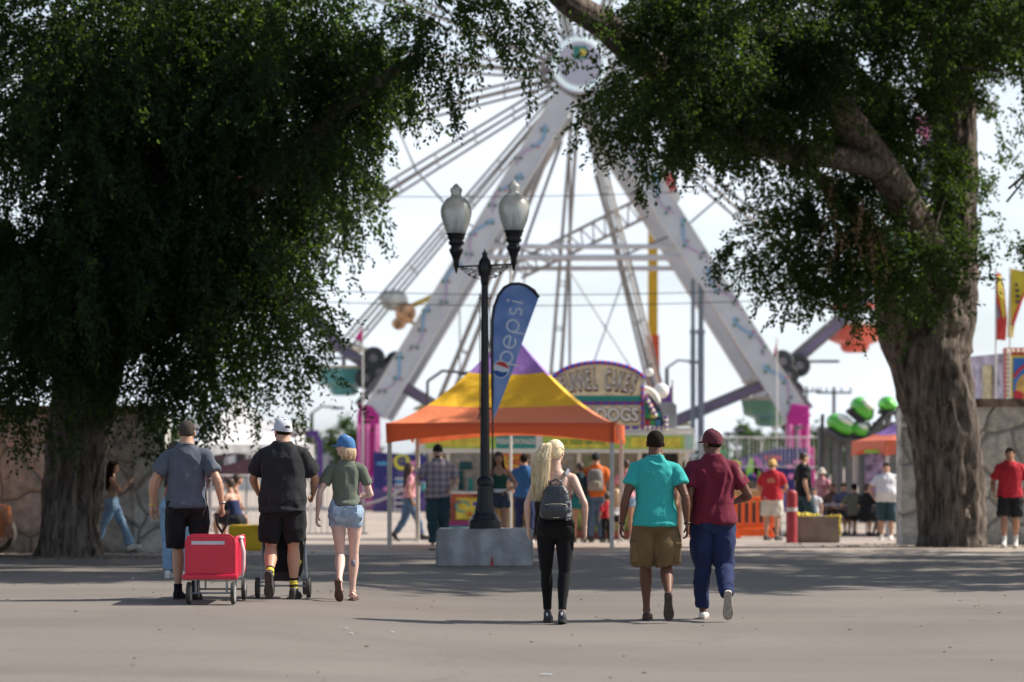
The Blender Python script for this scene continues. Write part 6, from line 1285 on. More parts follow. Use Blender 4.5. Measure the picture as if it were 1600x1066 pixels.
crowd('man in crimson t-shirt and dark shorts walking along the taller stone wall', 1578, 1.78, 155, 165, 'sun', legs={'R': (.09, .16, .085, 0, 0), 'L': (-.09, -.2, .13, 24, 0)}, arms={'R': (.27, .16, .98), 'L': (-.28, -.02, .92)}, wid=1.1, top=('tee', C_red, -.05, .022, .72), bottom=('shorts', C_charc, .92, .03), shoes=SHO_W, hair=('short', M_hair_blk), vox=.010, socks=([C_white], [0] * 5))
J = crowd('woman with dark ponytail, beige crop top and flared jeans walking and looking at her phone', 176, 1.52, 144, -84, 'tan', legs={'L': (-.06, .36, .10, -12, 0), 'R': (.06, -.34, .15, 36, 0)}, arms={'R': (.08, .30, 1.36), 'Rp': (.2, .6, -1), 'L': (-.08, .26, 1.30), 'Lp': (-.2, .6, -1)}, female=True, wid=.94, head=(0, 6, 0),
          top=('tank', cloth('cloth_beige', (.36, .27, .21)), .13), bottom=('pants', C_ljean, 1.97, .010, .05), shoes=SHO_W, hair=('long', M_hair_blk), vox=.009, lw=.9)
b = MB(); b.box(J['wrR'] + Vector((-.04, .06, .10)), (.075, .010, .15), Matrix.Rotation(R(-20), 3, 'X')); o = tag(b.build('phone', M_blk, None, bevel=.004), 'black phone raised in the hand of the woman in flared jeans', 'phone'); o.location = J['root'].location; o.rotation_euler = (0, 0, R(-84)); o.scale = J['root'].scale
person('woman in pale blue jeans mostly hidden behind the grey t-shirt man', gpos(274, 29.5), -10, 1.66, 'tan', legs=None, female=True, top=('tank', cloth('cloth_rose', (.35, .12, .10)), .08), bottom=('pants', C_ljean, 1.95, .015), shoes=SHO_W, hair=('long', M_hair_brn), vox=.009)
SIT = {'L': (-.13, .42, .085, 0, 8), 'R': (.13, .42, .085, 0, 8)}
def sitter(label, px, D, rot, skn, tm, bm_, hr, female=False, lean=.12, hz=.50, top='tee', **kw):
    return person(label, gpos(px, D), rot, kw.pop('h', 1.72), skn, legs=kw.pop('legs', SIT), hipz=hz, lean=lean, arms=kw.pop('arms', {'L': (-.15, .36, 1.10), 'Lp': (-1, -.3, -.5), 'R': (.15, .36, 1.10), 'Rp': (1, -.3, -.5)}), female=female, top=(top, tm, .02, .015, .6) if top == 'tee' else (top, tm, .06), bottom=('shorts', bm_, .8, .02), shoes=SHO_D, hair=('short', hr), vox=.013, **kw)
sitter('woman in dark blue top crouching by the yellow block', 372, 46, 60, 'tan', C_navy, C_charc, M_hair_brn, True, .35, .46, 'tank')
sitter('woman with bare tanned shoulders leaning over beyond the stroller', 348, 46.6, -60, 'sun', C_black, C_black, M_hair_brn, True, .5, .55, 'tank')
g4 = 'people sitting at the picnic tables'
sitter('man in grey-green shirt sitting at the nearer picnic table with his back to us', 1336, 60.5, 10, 'tan', cloth('cloth_moss', (.12, .13, .10)), C_charc, M_hair_blk, group=g4)
sitter('person in slate blue top sitting at the picnic table, facing us', 1318, 62.4, 175, 'tan', cloth('cloth_slate', (.10, .12, .18)), C_charc, M_hair_blk, group=g4)
sitter('woman in black vest sitting close to the orange tent post', 1352, 59.5, -40, 'tan', C_black, C_black, M_hair_brn, True, group=g4)
sitter('person in brown top sitting at the far end of the picnic tables', 1303, 62.8, 150, 'sun', cloth('cloth_brown', (.12, .07, .05)), C_charc, M_hair_brn, group=g4)
person('woman in pink dress standing by the grey ride panels', gpos(1284, 63), 150, 1.68, 'tan', legs=STAND, female=True, top=('tee', C_pink, -.08, .02, .5), bottom=('jshorts', C_pink, .8, .03), shoes=SHO_W, hair=('short', M_hair_gold), hat=('bucket', C_cream, C_cream), vox=.013)
person('child in white and blue clothes by the planter block', gpos(1272, 56), 160, 1.15, 'tan', legs=STAND, top=('tee', C_white, 0, .02, .5), bottom=('shorts', C_blue, .9, .03), shoes=SHO_W, hair=('short', M_hair_brn), hs=1.25, vox=.013)

# ------------------------------------------------------------------ street furniture and stalls on the right
D = 48.2; x, y, z = gpos(1237, D)
bo = empty('bollard', (x, y, z), 'dark red round bollard with a pale reflective band', 'bollard')
b = MB(); b.lathe([(.112, 0), (.112, .96), (.105, 1.0), (.08, 1.03), (.03, 1.05)], n=24); b.build('post', mat('bollard_red', (.33, .03, .04), .5, var=.15, vs=5, bump=.2, bs=10), bo, smooth=False)
b = MB(); b.lathe([(.115, .62), (.115, .70)], n=24); b.build('reflective_band', mat('band_silver', (.55, .50, .50), .4), bo)
x, y, z = gpos(1277, 48.8); q = rough_block((.82, .7, .54), 5, ch=.02, amp=.008); pb = q.build('planter_block', mat('brown_concrete', (.22, .18, .15), .9, var=.2, vs=4, bump=.4)); pb.location = (x, y, z - .01); tag(pb, 'low brown concrete block with chipped yellow paint along its top and corner', 'concrete block')
b = MB(); g = random.Random(8)
for i in range(26): b.ball((-.2 + g.uniform(-.22, .22), g.uniform(-.2, .2), .55 + g.uniform(-.005, .03)), g.uniform(.025, .055), 8)
for i in range(24): b.ball((.405 + g.uniform(-.01, .01), -.345 + g.uniform(-.01, .03), g.uniform(.15, .55)), g.uniform(.015, .035), 6)
for i in range(16): b.ball((g.uniform(-.4, .4), -.345, .545 + g.uniform(-.01, .006)), g.uniform(.012, .028), 6)
b.build('yellow_paint', mat('chipped_yellow', (.62, .50, .06), .8, var=.3, vs=20), pb, smooth=True)
x, y, z = gpos(388, 41.6); q = rough_block((.62, .6, .43), 7, ch=.02, amp=.008); o = q.build('kerb_block', mat('yellow_block', (.55, .38, .015), .75, var=.2, vs=4, bump=.3)); o.location = (x, y, z - .01); tag(o, 'solid yellow painted concrete block beside the stroller', 'concrete block')
M_obar = mat('barrier_orange', (.80, .12, .02), .45, var=.08)
gb = 'orange plastic barriers'
def barrier():
    t = empty('plastic_barrier', (0, 0, 0), '', 'barrier', gb)
    b = MB(); b.box((0, 0, .14), (.95, .42, .20), taper=.85); b.box((0, 0, .93), (.95, .12, .10)); b.box((0, 0, .30), (.95, .14, .12))
    b.build('shell', M_obar, t, bevel=.02)
    for i in range(6): b = MB(); b.box((-.43 + i * .172, 0, .60), (.085, .11, .62)); b.build('upright', M_obar, t, bevel=.012)
    for s in (-1, 1): b = MB(); b.box((s * .40, 0, .03), (.14, .55, .06)); b.build('foot', M_obar, t, bevel=.01)
    return t
bt = barrier(); x, y, z = gpos(1178, 57.5); bt.location = (x, y, z); bt['label'] = 'orange plastic barrier with upright slots between the maroon shirt man and the red shirt man'
b2 = copy_tree(bt); x, y, z = gpos(1110, 58.3); b2.location = (x, y, z); b2.rotation_euler = (0, 0, .3); b2['label'] = 'orange plastic barrier half hidden behind the maroon shirt man'
x, y, z = gpos(1166, 61); t = empty('ticket_counter', (x, y, z), 'tan wooden counter with dark goods behind the orange barrier', 'counter')
b = MB(); b.box((0, 0, .98), (1.8, .6, .34)); b.build('counter_top', mat('tan_wood', (.50, .30, .12), .6, var=.2), t, bevel=.02); b = MB(); b.box((0, .05, .41), (1.7, .5, .8)); b.build('counter_base', M_dkint, t)
b = MB(); g = random.Random(5)
for i in range(8): b.box((-.7 + i * .2, 0, 1.22 + g.uniform(-.02, .05)), (.16, .2, .14 + g.uniform(0, .1)))
b.build('stacked_goods', mat('goods_dark', (.12, .12, .07), .8, var=.5, vs=9), t)
# small orange tent right
x, y, z = gpos(1447, 61.5); tent((x, y, z), R(8), 3.0, 2.38, 3.35, .40, 'salmon orange tent with a purple stripe at the end of the taller stone wall', (fabric('fabric_salmon', (.75, .18, .09)), fabric('fabric_salmon', (0, 0, 0)) if False else F_pu, fabric('fabric_pale', (.72, .62, .62))), (.18, .45))
x, y, z = gpos(1371, 60.4); t = empty('poster_stand', (x, y, z), 'colourful poster stand with a lime green header by the orange tent', 'poster')
b = MB(); b.box((0, 0, 1.55), (.62, .04, 1.0)); b.build('poster_board', mat('poster_busy', (.30, .22, .34), .6, var=.9, vs=5), t); b = MB(); b.box((0, -.03, 2.10), (.66, .04, .09)); b.build('header', mat('lime', (.35, .65, .08), .5), t)
for s in (-1, 1): b = MB(); b.tube([(s * .27, 0, 0), (s * .27, 0, 1.06)], .02, 8); b.build('leg', M_wgry, t)
# picnic tables
def picnic():
    t = empty('picnic_table', (0, 0, 0), '', 'table', 'picnic tables')
    b = MB(); b.box((0, 0, .75), (1.8, .75, .05)); b.build('table_top', mat('table_grey', (.42, .42, .42), .5), t, bevel=.01)
    for s in (-1, 1): b = MB(); b.box((0, s * .62, .45), (1.8, .26, .04)); b.build('bench_seat', mat('table_grey', (0, 0, 0)), t, bevel=.01)
    for s in (-1, 1): b = MB(); b.beam((s * .65, -.7, 0), (s * .65, .3, .73), .06, .06); b.beam((s * .65 + .07, .7, 0), (s * .65 + .07, -.3, .73), .06, .06); b.build('leg', M_wgry, t)
    return t
pt = picnic(); pt.location = gpos(1327, 61.4); pt['label'] = 'grey picnic table with people seated round it near the orange tent'
p2 = copy_tree(pt); p2.location = gpos(1290, 64.5); p2['label'] = 'emptier grey picnic table just past the black shirt man'
# grey ride wall
x, y, z = gpos(1330, 74); t = empty('ride_wall', (x, y, z), 'tall weathered grey fluted ride wall beneath the green cars', 'ride wall')
b = MB()
for i in range(9): b.box((-.85 + i * .42, 0, 1.45), (.36, .25, 2.9 + .35 * (i > 1))); 
b.build('flute', mat('ride_grey', (.17, .17, .165), .7, var=.3, vs=2), t, bevel=.05)
b = MB(); b.beam((-1.0, -.2, 0.2), (-.9, -.2, 3.3), .1, .1); b.beam((.5, -.2, 0), (1.2, -.2, 3.4), .09, .09); b.beam((2.2, -.2, 0), (1.3, -.2, 3.4), .09, .09); b.build('brace', mat('brace_dark', (.08, .08, .085), .6), t)
M_gcar = mat('car_green', (.10, .52, .04), .3, var=.12, coat=.6); M_gwh = mat('car_white', (.72, .76, .62), .35, coat=.4)
kk = 73.0 / F
cars = [(1314, 664, 24, 17, -.45, 'nearest green and white humped coaster car, lowest on the slope'), (1342, 672, 16, 13, -.4, 'small green and white coaster car right behind the lowest one'), (1347, 638, 20, 17, -.7, 'middle green coaster car high on the grey track'), (1386, 632, 14, 13, -.1, 'round green coaster car at the top of the track')]
x, y, z = gpos(1345, 73); tk = empty('coaster_track', (x, y, z), 'curved dark steel coaster track carrying the green cars', 'coaster track')
b = MB()
for dy in (-.4, .4): b.tube([PX(a, c, 73) - Vector((x, y, z)) + Vector((0, dy, 0)) for a, c in ((1290, 672), (1310, 686), (1345, 690), (1362, 672), (1384, 648), (1420, 640))], .06, 8)
b.build('rail', mat('brace_dark', (0, 0, 0)), tk)
for a, c in ((1312, 688), (1350, 690), (1386, 648)): b = MB(); p = PX(a, c, 73) - Vector((x, y, z)); b.tube([p, (p.x, p.y, 0)], .07, 8); b.build('support', mat('brace_dark', (0, 0, 0)), tk)
for px_, py_, rx_, rz_, tilt, lab in cars:
    c = PX(px_, py_, 73); t = empty('coaster_car', c, lab, 'coaster car', 'green coaster cars'); Mr = Matrix.Rotation(-tilt, 3, 'Y')
    b = MB(); b.ball((0, 0, 0), (rx_ * kk, .50, rz_ * kk), 24, Mr); b.ball(Mr @ Vector((rx_ * kk * .35, 0, -rz_ * kk * .15)), (rx_ * kk * .8, .45, rz_ * kk * .75), 20, Mr); b.build('shell', M_gcar, t, smooth=True)
    if px_ != 1386: b = MB(); b.ball(Mr @ Vector((.02, -.12, rz_ * kk * .42)), (rx_ * kk * .72, .42, rz_ * kk * .50), 16, Mr); b.build('white_patch', M_gwh, t, smooth=True)
    b = MB(); b.box(Mr @ Vector((0, 0, -rz_ * kk * .95)), (rx_ * kk * 1.5, .7, .14), Mr); b.build('undercarriage', M_blk, t)
# booth and feather flags beyond the right wall
x, y, z = gpos(1610, 60); t = empty('game_booth', (x, y, z), 'carnival booth with red bulb-edged frame and blue painted scene above the taller stone wall', 'booth'); k6 = 60 / F
fx = lambda p: (p - CX) * k6 - x; fz = lambda q: CAMZ + (HOR - q) * k6 - z
b = MB(); b.box((fx(1660), 0, fz(545) / 2), (fx(1750) - fx(1568), .3, fz(543))); b.build('front_board', M_redb, t)
b = MB(); b.box((fx(1648), -.17, (fz(556) + fz(626)) / 2), (fx(1720) - fx(1577), .03, fz(556) - fz(626))); b.build('yellow_border', M_yelp, t)
b = MB(); b.box((fx(1648), -.20, (fz(560) + fz(626)) / 2), (fx(1716) - fx(1581), .03, fz(560) - fz(626))); b.build('painted_scene', mat('scene_blue', (.03, .16, .48), .5, var=.2, vs=2), t)
b = MB(); b.tube([(fx(1581), -.23, fz(590)), (fx(1590), -.23, fz(578)), (fx(1606), -.23, fz(566))], .04, 6, 0); b.ball((fx(1601), -.22, fz(612)), (.28, .03, .45), 12, m=1); b.ball((fx(1592), -.22, fz(618)), (.18, .03, .18), 12, m=0); b.prism([(fx(1588), fz(626)), (fx(1622), fz(626)), (fx(1616), fz(596)), (fx(1606), fz(584)), (fx(1597), fz(600))], -.235, -.22, 1); b.build('painted_figure', [M_redb, mat('scene_gold', (.62, .38, .10), .5, var=.3)], t, smooth=False)
b = MB(); b.box((fx(1556), 1.0, fz(552) / 2), (.06, 2.3, fz(552)), Matrix.Rotation(R(14), 3, 'Z')); b.build('side_board', mat('booth_side', (.45, .40, .48), .6, var=.7, vs=2.5), t)
b = MB(); b.box((fx(1556) - .02, .9, fz(600)), (.07, .5, 1.0), Matrix.Rotation(R(14), 3, 'Z')); b.build('side_mirror', mat('mirror_gold', (.62, .52, .25), .4, var=.3), t)
b = MB(); 
for i in range(12): b.ball((fx(1572), -.17, fz(552 + i * 7)), .05, 8)
for i in range(16): b.ball((fx(1572 + i * 8), -.17, fz(549)), .05, 8)
b.build('bulb_row', M_wbulb, t, smooth=True)
for i, (px_, py_, pts, cols_, lab) in enumerate(((1556, 640, [(0, 425), (9, 428), (14, 455), (17, 500), (16, 532), (0, 531)], [(.62, .05, .04), (.70, .55, .06), (.20, .25, .35)], 'narrow red, yellow and blue feather flag, the left of two above the wall'), (1578, 640, [(0, 419), (40, 428), (20, 470), (8, 505), (5, 528), (-4, 527)], [(.70, .58, .05), (.65, .05, .06), (.03, .03, .03)], 'wide yellow feather flag with a red edge above the wall'))):
    D = 57 + i; kf = D / F; x, y, z = gpos(px_, D); t = empty('feather_flag', (x, y, z), lab, 'flag', 'feather flags by the game booth'); gf = lambda a, c: (a * kf, CAMZ + (HOR - c) * kf - z)
    b = MB(); b.tube([(0, 0, 0), (0, 0, gf(0, 418)[1])], .02, 8); b.build('pole', M_legw, t)
    b = MB(); P_ = [gf(*p) for p in pts]; b.prism(P_, -.006, .006, 0)
    if i == 0: b.prism([gf(0, 470), gf(9, 500), gf(15, 531), gf(6, 531), gf(0, 500)], -.012, -.007, 2); b.prism([gf(2, 432), gf(9, 430), gf(13, 470), gf(16, 515), gf(9, 490), gf(3, 460)], -.018, -.0125, 1)
    else: b.prism([gf(36, 432), gf(40, 428), gf(20, 470), gf(8, 505), gf(2, 528), gf(-2, 522), gf(6, 494), gf(20, 460)], -.012, -.007, 1); [b.box((gf(12, 0)[0], -.012, gf(0, 445 + j * 9)[1]), (.12, .01, .07), m=2) for j in range(4)]
    for j in range(len(b.v)): vx = b.v[j]; b.v[j] = (vx[0], vx[1] + .06 * math.sin(vx[0] * 9 + vx[2] * 4), vx[2])
    b.build('flag_cloth', [mat('flag_%d_%d' % (i, j), c, .6, var=.1) for j, c in enumerate(cols_)], t)

# ------------------------------------------------------------------ farther rides and clutter
x, y, z = gpos(1020, 125); kd = 125 / F; t = empty('drop_tower', (x, y, z), 'tall ride column, yellow above and red-orange below, behind the wheel', 'ride tower'); fz = lambda q: CAMZ + (HOR - q) * kd - z
b = MB(); b.box((0, 0, (fz(345) + fz(524)) / 2), (.48, .48, fz(345) - fz(524))); b.build('yellow_column', mat('tower_yellow', (.62, .36, .01), .5, var=.1), t); b = MB(); b.box((0, 0, fz(524) / 2), (.85, .85, fz(524)), taper=.75); b.build('red_column', mat('tower_red', (.60, .08, .02), .5, var=.1), t)
def pole(px, D, ytop, label, kind='utility_pole', r=.09, cross=True, group=None):
    x, y, z = gpos(px, D); t = empty(kind, (x, y, z), label, 'utility pole' if cross else 'street lamp', group); zt = CAMZ + (HOR - ytop) * D / F - z
    b = MB(); b.tube([(0, 0, 0), (0, 0, zt)], [r * 1.3, r], 10); b.build('mast', mat('pole_dark', (.08, .075, .07), .8, var=.2), t)
    b = MB()
    if cross: b.box((0, 0, zt - .3), (1.9, .1, .12)); [b.box((q, 0, zt - .12), (.08, .08, .2)) for q in (-.9, -.4, .4, .9)]
    else: b.tube([(0, 0, zt), (.5, 0, zt + .35), (1.1, 0, zt + .3)], .05, 8); b.box((1.3, 0, zt + .26), (.6, .25, .12))
    b.build('cross_arm' if cross else 'lamp_arm', mat('pole_dark', (0, 0, 0)), t); return t
pole(1303, 130, 605, 'utility pole with cross arm beyond the green coaster cars'); pole(1260, 150, 604, 'second, fainter utility pole beside the painted wheel leg'); pole(487, 120, 646, 'floodlight mast rising between the black shirt man and the blue cap woman', cross=False); pole(1042, 110, 575, 'slim dark mast behind the food stand sign', cross=False)
x, y, z = gpos(668, 80); t = pole(668, 80, 596, 'curved arm street lamp behind the painted wheel leg', 'street_lamp', .05, False)
for i, (ya, yb, D, lab) in enumerate(((446, 447, 66, 'upper of the paired overhead wires crossing behind the lamp post'), (464, 463, 66.5, 'lower of the paired overhead wires crossing behind the lamp post'), (301, 286, 70, 'thin high overhead wire crossing above the street lamp globes'))):
    a, c = PX(300, ya, D), PX(1360, yb, D); b = MB(); n = 24; b.tube([a + (c - a) * (j / n) - Vector((0, 0, .25 * math.sin(math.pi * j / n))) for j in range(n + 1)], .012, 5)
    tag(b.build('overhead_wire', mat('wire_dark', (.03, .03, .03), .6, var=0)), lab, 'wire', 'overhead wires')
def pennant(px, D, ytop, ybase, col, label, flip=1):
    x, y, z = gpos(px, D); k_ = D / F; t = empty('pennant_flag', (x, y, z), label, 'flag', 'small pennants on poles'); zt = CAMZ + (HOR - ytop) * k_ - z
    b = MB(); b.tube([(0, 0, 0), (0, 0, zt + .1)], .03, 6); b.build('pole', M_legw, t); b = MB(); b.prism([(0, zt), (-flip * .30, zt - .45), (0, zt - .60)], -.01, .01); b.build('flag_cloth', col, t)
M_pf = mat('pennant_pink', (.60, .02, .22), .6, var=0)
pennant(567, 92, 510, 0, M_pf, 'pink pennant on a thin pole left of the wheel leg'); pennant(1214, 90, 532, 0, mat('pennant_red', (.62, .03, .12), .6, var=0), 'red pennant on a thin pole by the far wheel leg', .4); pennant(1051, 62, 600, 0, M_pur, 'purple pennant above the food stand roof'); pennant(798, 49.5, 430, 0, mat('pennant_orange', (.8, .35, .02), .6, var=0), 'narrow orange pennant on the tall pole above the canopy tent', .3)
# round light globe lamps behind the stand
x, y, z = gpos(1033, 58); t = empty('globe_lamp', (x, y, z), 'white round globe lamp on a dark pole behind the food stand sign', 'street lamp'); b = MB(); b.tube([(0, 0, 0), (0, 0, CAMZ + (HOR - 622) * 58 / F - z)], .035, 8); b.build('pole', M_blk, t); b = MB(); b.ball((0, 0, CAMZ + (HOR - 611) * 58 / F - z), .19, 20); b.ball((-.28, 0, CAMZ + (HOR - 582) * 58 / F - z), .10, 14); b.build('globe', mat('globe_white', (.78, .76, .72), .4, var=0), t, smooth=True)
# round cream face with a yellow bracket fixed to the wheel leg
b = MB(); b.ball((wx(622), -3.4, wz(478)), (.55, .25, .42), 16); fg = b.build('light_disc', mat('disc_cream', (.50, .50, .45), .5, var=.5, vs=3), wr_, smooth=True)
b = MB(); b.ball((wx(640), -3.6, wz(498)), (.40, .3, .42), 14); b.ball((wx(630), -3.7, wz(514)), (.28, .2, .25), 12); b.build('figure', mat('figure_tan', (.50, .28, .14), .6, var=.8, vs=4), fg, smooth=True)
b = MB(); b.beam((wx(640), -3.2, wz(490)), (wx(692), -3.0, wz(466)), .18, .16); b.beam((wx(632), -3.2, wz(505)), (wx(672), -3.0, wz(520)), .12, .12); b.build('bracket', mat('bracket_yellow', (.60, .40, .05), .5), fg)

# railings, white fences, low rides
def rail_fence(px0, px1, D, h_, label, step=.14, m=None, y2=None):
    x0_, x1_ = (px0 - CX) * D / F, (px1 - CX) * D / F; t = empty('metal_fence', (x0_, D, gz(x0_, D)), label, 'fence', 'metal crowd fences'); n = int((x1_ - x0_) / step)
    b = MB(); b.tube([(0, 0, .12), (x1_ - x0_, 0, .12)], .018, 6); b.tube([(0, 0, h_), (x1_ - x0_, 0, h_)], .022, 6)
    for i in range(n + 1): b.tube([(i * step, 0, .12), (i * step, 0, h_)], .010 if i % 12 else .022, 5)
    b.build('railing', m or M_legw, t); return t
rail_fence(455, 575, 56, 1.35, 'white barred fence showing between the black shirt man and the blue cap woman'); rail_fence(330, 452, 60, 1.5, 'tall pale railing beyond the yellow block'); rail_fence(1095, 1280, 84, 1.15, 'long pale railing on top of the rainbow lettered ride'); rail_fence(560, 700, 92, 1.2, 'pale railing in front of the pink tower on the steps side')
t_ = [o for o in bpy.data.objects if o.get('label', '').startswith('long pale railing')][0]; t_.location.z += 1.55
b = MB(); [b.tube([(i * 1.1, 0, -1.6), (i * 1.1, 0, .2)], .04, 6) for i in range(4)]; b.build('fence_post', M_wgry, t_)
x, y, z = gpos(1175, 92); t = empty('low_ride', (x, y, z), 'low ride deck with railings, lamps and pale machinery behind the rainbow panel', 'ride')
g = random.Random(44)
for i in range(14):
    b = MB(); xx = -3.2 + i * .45 + g.uniform(-.1, .1); hh = g.uniform(1.6, 3.2); b.tube([(xx, g.uniform(-1, 1), 0), (xx + g.uniform(-.2, .2), 0, hh)], .05, 6); b.box((xx, 0, hh), (.4, .2, .12)); b.build('ride_post', g.choice([M_wgry, M_legw, M_ww]), t)
for i in range(6): b = MB(); b.box((g.uniform(-3, 2.5), .5, g.uniform(1.2, 2.3)), (g.uniform(.3, .9), .5, g.uniform(.3, .7))); b.build('machine_box', g.choice([M_ww, M_wgry, mat('gondola_cream', (0, 0, 0)), M_green]), t, bevel=.03)
def building(px0, px1, D, ytop, col, label, wins=4, roof=None):
    x0_, x1_ = (px0 - CX) * D / F, (px1 - CX) * D / F; x = (x0_ + x1_) / 2; z = gz(x, D); t = empty('low_building', (x, D, z), label, 'building'); h_ = CAMZ + (HOR - ytop) * D / F - z; w_ = x1_ - x0_
    b = MB(); b.box((0, 0, h_ / 2), (w_, 6, h_)); b.build('wall', mat('wall_%d' % px0, col, .8, var=.1), t)
    b = MB(); b.prism([(-w_ / 2 - .3, h_), (w_ / 2 + .3, h_), (0, h_ + w_ * .10)], -3.3, 3.3); b.build('roof', roof or M_wgry, t)
    for i in range(wins): b = MB(); b.box((-w_ / 2 + w_ * (i + .5) / wins, -3.02, h_ * .45), (w_ / wins * .5, .08, h_ * .35)); b.build('window', M_dkint, t)
building(-150, 120, 210, 690, (.45, .42, .38), 'long beige shed far off beyond the low wall', 6); building(300, 470, 160, 668, (.60, .62, .62), 'white low hall far behind the black shirt man', 5, M_whp); building(1330, 1700, 190, 676, (.40, .37, .34), 'brown far off hall beyond the taller stone wall', 7); building(480, 600, 260, 700, (.35, .36, .38), 'grey distant shed behind the blue cap woman', 4)
x, y, z = gpos(370, 66); tent((x, y, z), R(20), 3.4, 2.3, 3.7, .4, 'white peaked tent behind the grey and black shirt men', (fabric('fabric_white', (.72, .72, .72)),) * 3, (.3, .6))
x, y, z = gpos(345, 72); t = empty('ride_ramp', (x, y, z), 'dark sloping ride ramp with railings behind the grey shirt man', 'ride')
b = MB(); b.beam((-2.2, 0, .8), (2.6, 0, 2.2), .5, .25); b.beam((-2.2, -.3, 1.3), (2.6, -.3, 2.75), .08, .12); b.build('ramp_deck', mat('ramp_maroon', (.12, .05, .07), .6, var=.2), t)
for i in range(9): b = MB(); b.tube([(-2 + i * .55, 0, 0), (-2 + i * .55, 0, 1.3 + .16 * i)], .04, 6); b.build('ramp_post', M_wgry, t)
x, y, z = gpos(500, 98); t = empty('ride_mast', (x, y, z), 'short purple ride mast beyond the black shirt man', 'ride'); b = MB(); b.tube([(0, 0, 0), (0, 0, 2.6), (-.2, 0, 3.0)], .12, 8); b.box((-.3, 0, 3.0), (.5, .3, .25)); b.build('mast', M_pur, t)
# distant trees on the horizon: each its own
for i, (px_, D, hh, rr, lab) in enumerate(((1148, 230, 4.2, 3.2, 'round distant tree behind the food stand end'), (1200, 250, 5.0, 3.8, 'distant tree behind the rainbow lettered ride'), (1252, 240, 5.6, 3.4, 'dark distant tree behind the pink tower'), (532, 240, 5.8, 2.6, 'distant tree above the blue cap'), (452, 260, 5.0, 3.4, 'wide distant tree behind the black shirt man'), (1290, 265, 4.6, 3.6, 'distant tree at the end of the grey ride wall'), (690, 280, 4.4, 4.0, 'low distant tree behind the canopy tent'), (1090, 270, 4.0, 4.0, 'low distant tree behind the wheel posts'), (240, 230, 5.5, 5, 'distant tree behind the low stone wall'), (1450, 240, 6, 5, 'distant tree behind the taller stone wall'))):
    x, y, z = gpos(px_, D); t = empty('distant_tree', (x, y, z), lab, 'tree', 'trees on the horizon'); b = MB(); b.tube([(0, 0, 0), (0, 0, hh * .6)], [.3, .15], 8); b.build('trunk', M_bark, t)
    V = leaves([(x, y, z + hh * .62, rr, rr * .7, hh * .36, 1.0)], None, 26, .55, .2, seed=60 + i, tl=(.6, 1.4), nl=8, spread=.5, thr=.3)[0]; quads_object('crown', [V], M_leaf2, t)
# orange car nosing in at the left edge
x, y, z = gpos(-58, 38.9); t = empty('parked_car', (x, y, z), 'orange car whose wheel just shows at the left edge by the low stone wall', 'car'); M_car = mat('car_orange', (.60, .16, .02), .25, .3, var=0, coat=1.0)
b = MB(); sec = [(-.05, .34, .50, .60), (.05, .80, .62, .80), (.7, .88, .68, .92), (1.3, .90, .78, 1.30), (2.2, .90, .80, 1.42), (3.2, .90, .78, 1.35), (3.9, .88, .68, 1.0), (4.3, .80, .60, .8)]
CRX = lambda v: .68 - v
b.loft([((CRX(a) , .0, .26 + (h2 - .26) / 2), (0, 1, 0), (0, 0, 1), wd_, (h2 - .26) / 2) for a, wd_, h1, h2 in sec], 28, e=4.5); b.build('body', M_car, t, smooth=True)
for s in (-1, 1): b = MB(); b.prism([(CRX(1.25), .88), (CRX(3.7), .88), (CRX(3.2), 1.28), (CRX(1.7), 1.26)], s * .895 - .012, s * .895 + .012); b.build('window', M_dkint, t)
for s in (-1, 1):
    for a in (.32, 3.4): wheel(t, (CRX(a), s * .82, .33), .33, .22, R(90))
for s in (-1, 1): b = MB(); b.ball((CRX(.12), s * .62, .62), (.10, .16, .07), 12); b.build('headlight', mat('lamp_glass', (.6, .6, .6), .15), t, smooth=True)
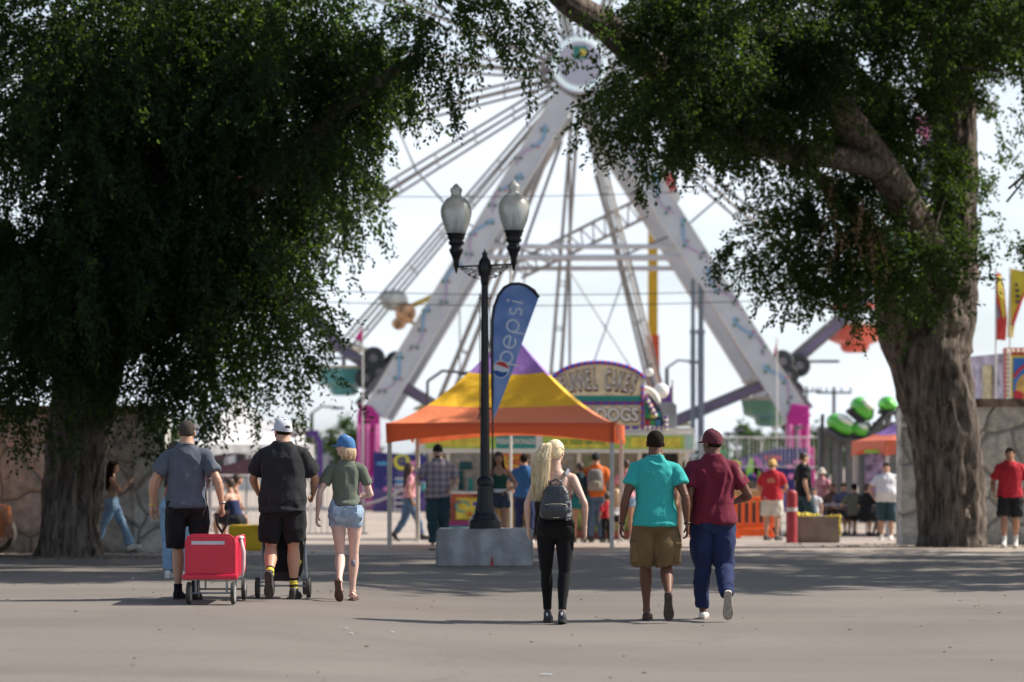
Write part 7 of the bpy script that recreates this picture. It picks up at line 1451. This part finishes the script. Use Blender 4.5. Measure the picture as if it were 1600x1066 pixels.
# litter on the asphalt
for i, (px_, py_, lab) in enumerate(((853, 1056, 'flat white paper scrap nearest the viewer'), (540, 996, 'small white scrap of litter left of the ponytail woman'), (208, 917, 'tiny pale scrap beside the grey shirt man'), (548, 1003, 'torn pale wrapper on the asphalt'), (613, 997, 'tiny cream scrap in the middle of the asphalt'), (770, 886, 'small white scrap against the lamp post block'))):
    D = F * 1.5 / (py_ - HOR); x, y, z = gpos(px_, D); b = MB(); w_ = (.09 if i == 0 else .032); b.prism([(-w_ / 2, 0), (w_ / 2, .002), (w_ / 2.4, .008), (-w_ / 2.2, .010)], -.012, .012); o = b.build('paper_scrap', M_white); o.location = (x, y, z + .004); tag(o, lab, 'litter', 'paper scraps on the asphalt')
g = random.Random(77); b = MB()
for i in range(260):
    x_, y_ = g.uniform(-9, 9), g.uniform(14, 40); r_ = g.uniform(.006, .020); b.box((x_, y_, gz(x_, y_) + .006), (r_ * 1.6, r_, .006), Matrix.Rotation(g.uniform(0, 3), 3, 'Z'))
for i in range(620):
    cx0, cy0, sp0 = g.choice([(-7.0, 37.6, 1.6), (8.0, 43.2, 1.5), (-9.5, 39.9, 2.6), (9.5, 45.2, 2.2)]); x_, y_ = cx0 + g.gauss(0, sp0), cy0 + g.gauss(0, .35); r_ = g.uniform(.015, .045); b.box((x_, y_, gz(x_, y_) + .008), (r_ * 1.6, r_, .012), Matrix.Rotation(g.uniform(0, 3), 3, 'Z'))
tag(b.build('leaf_litter', mat('litter_brown', (.16, .12, .07), .9, var=.5, vs=3)), 'fine leaf bits and pebbles scattered over the asphalt', 'leaf litter', None, 'stuff')
b = MB()
for i in range(26): b.box((4.3 + i * .09 + g.uniform(-.02, .02), 19.1 + g.uniform(-.01, .01), .003), (.07, .035 + g.uniform(0, .02), .002))
for i in range(10): b.box((7.0 + i * .1, 19.2 + g.uniform(-.01, .01), .003), (.05, .03, .002))
tag(b.build('worn_paint_line', mat('faded_yellow', (.36, .30, .17), .9, var=.3)), kind='structure')
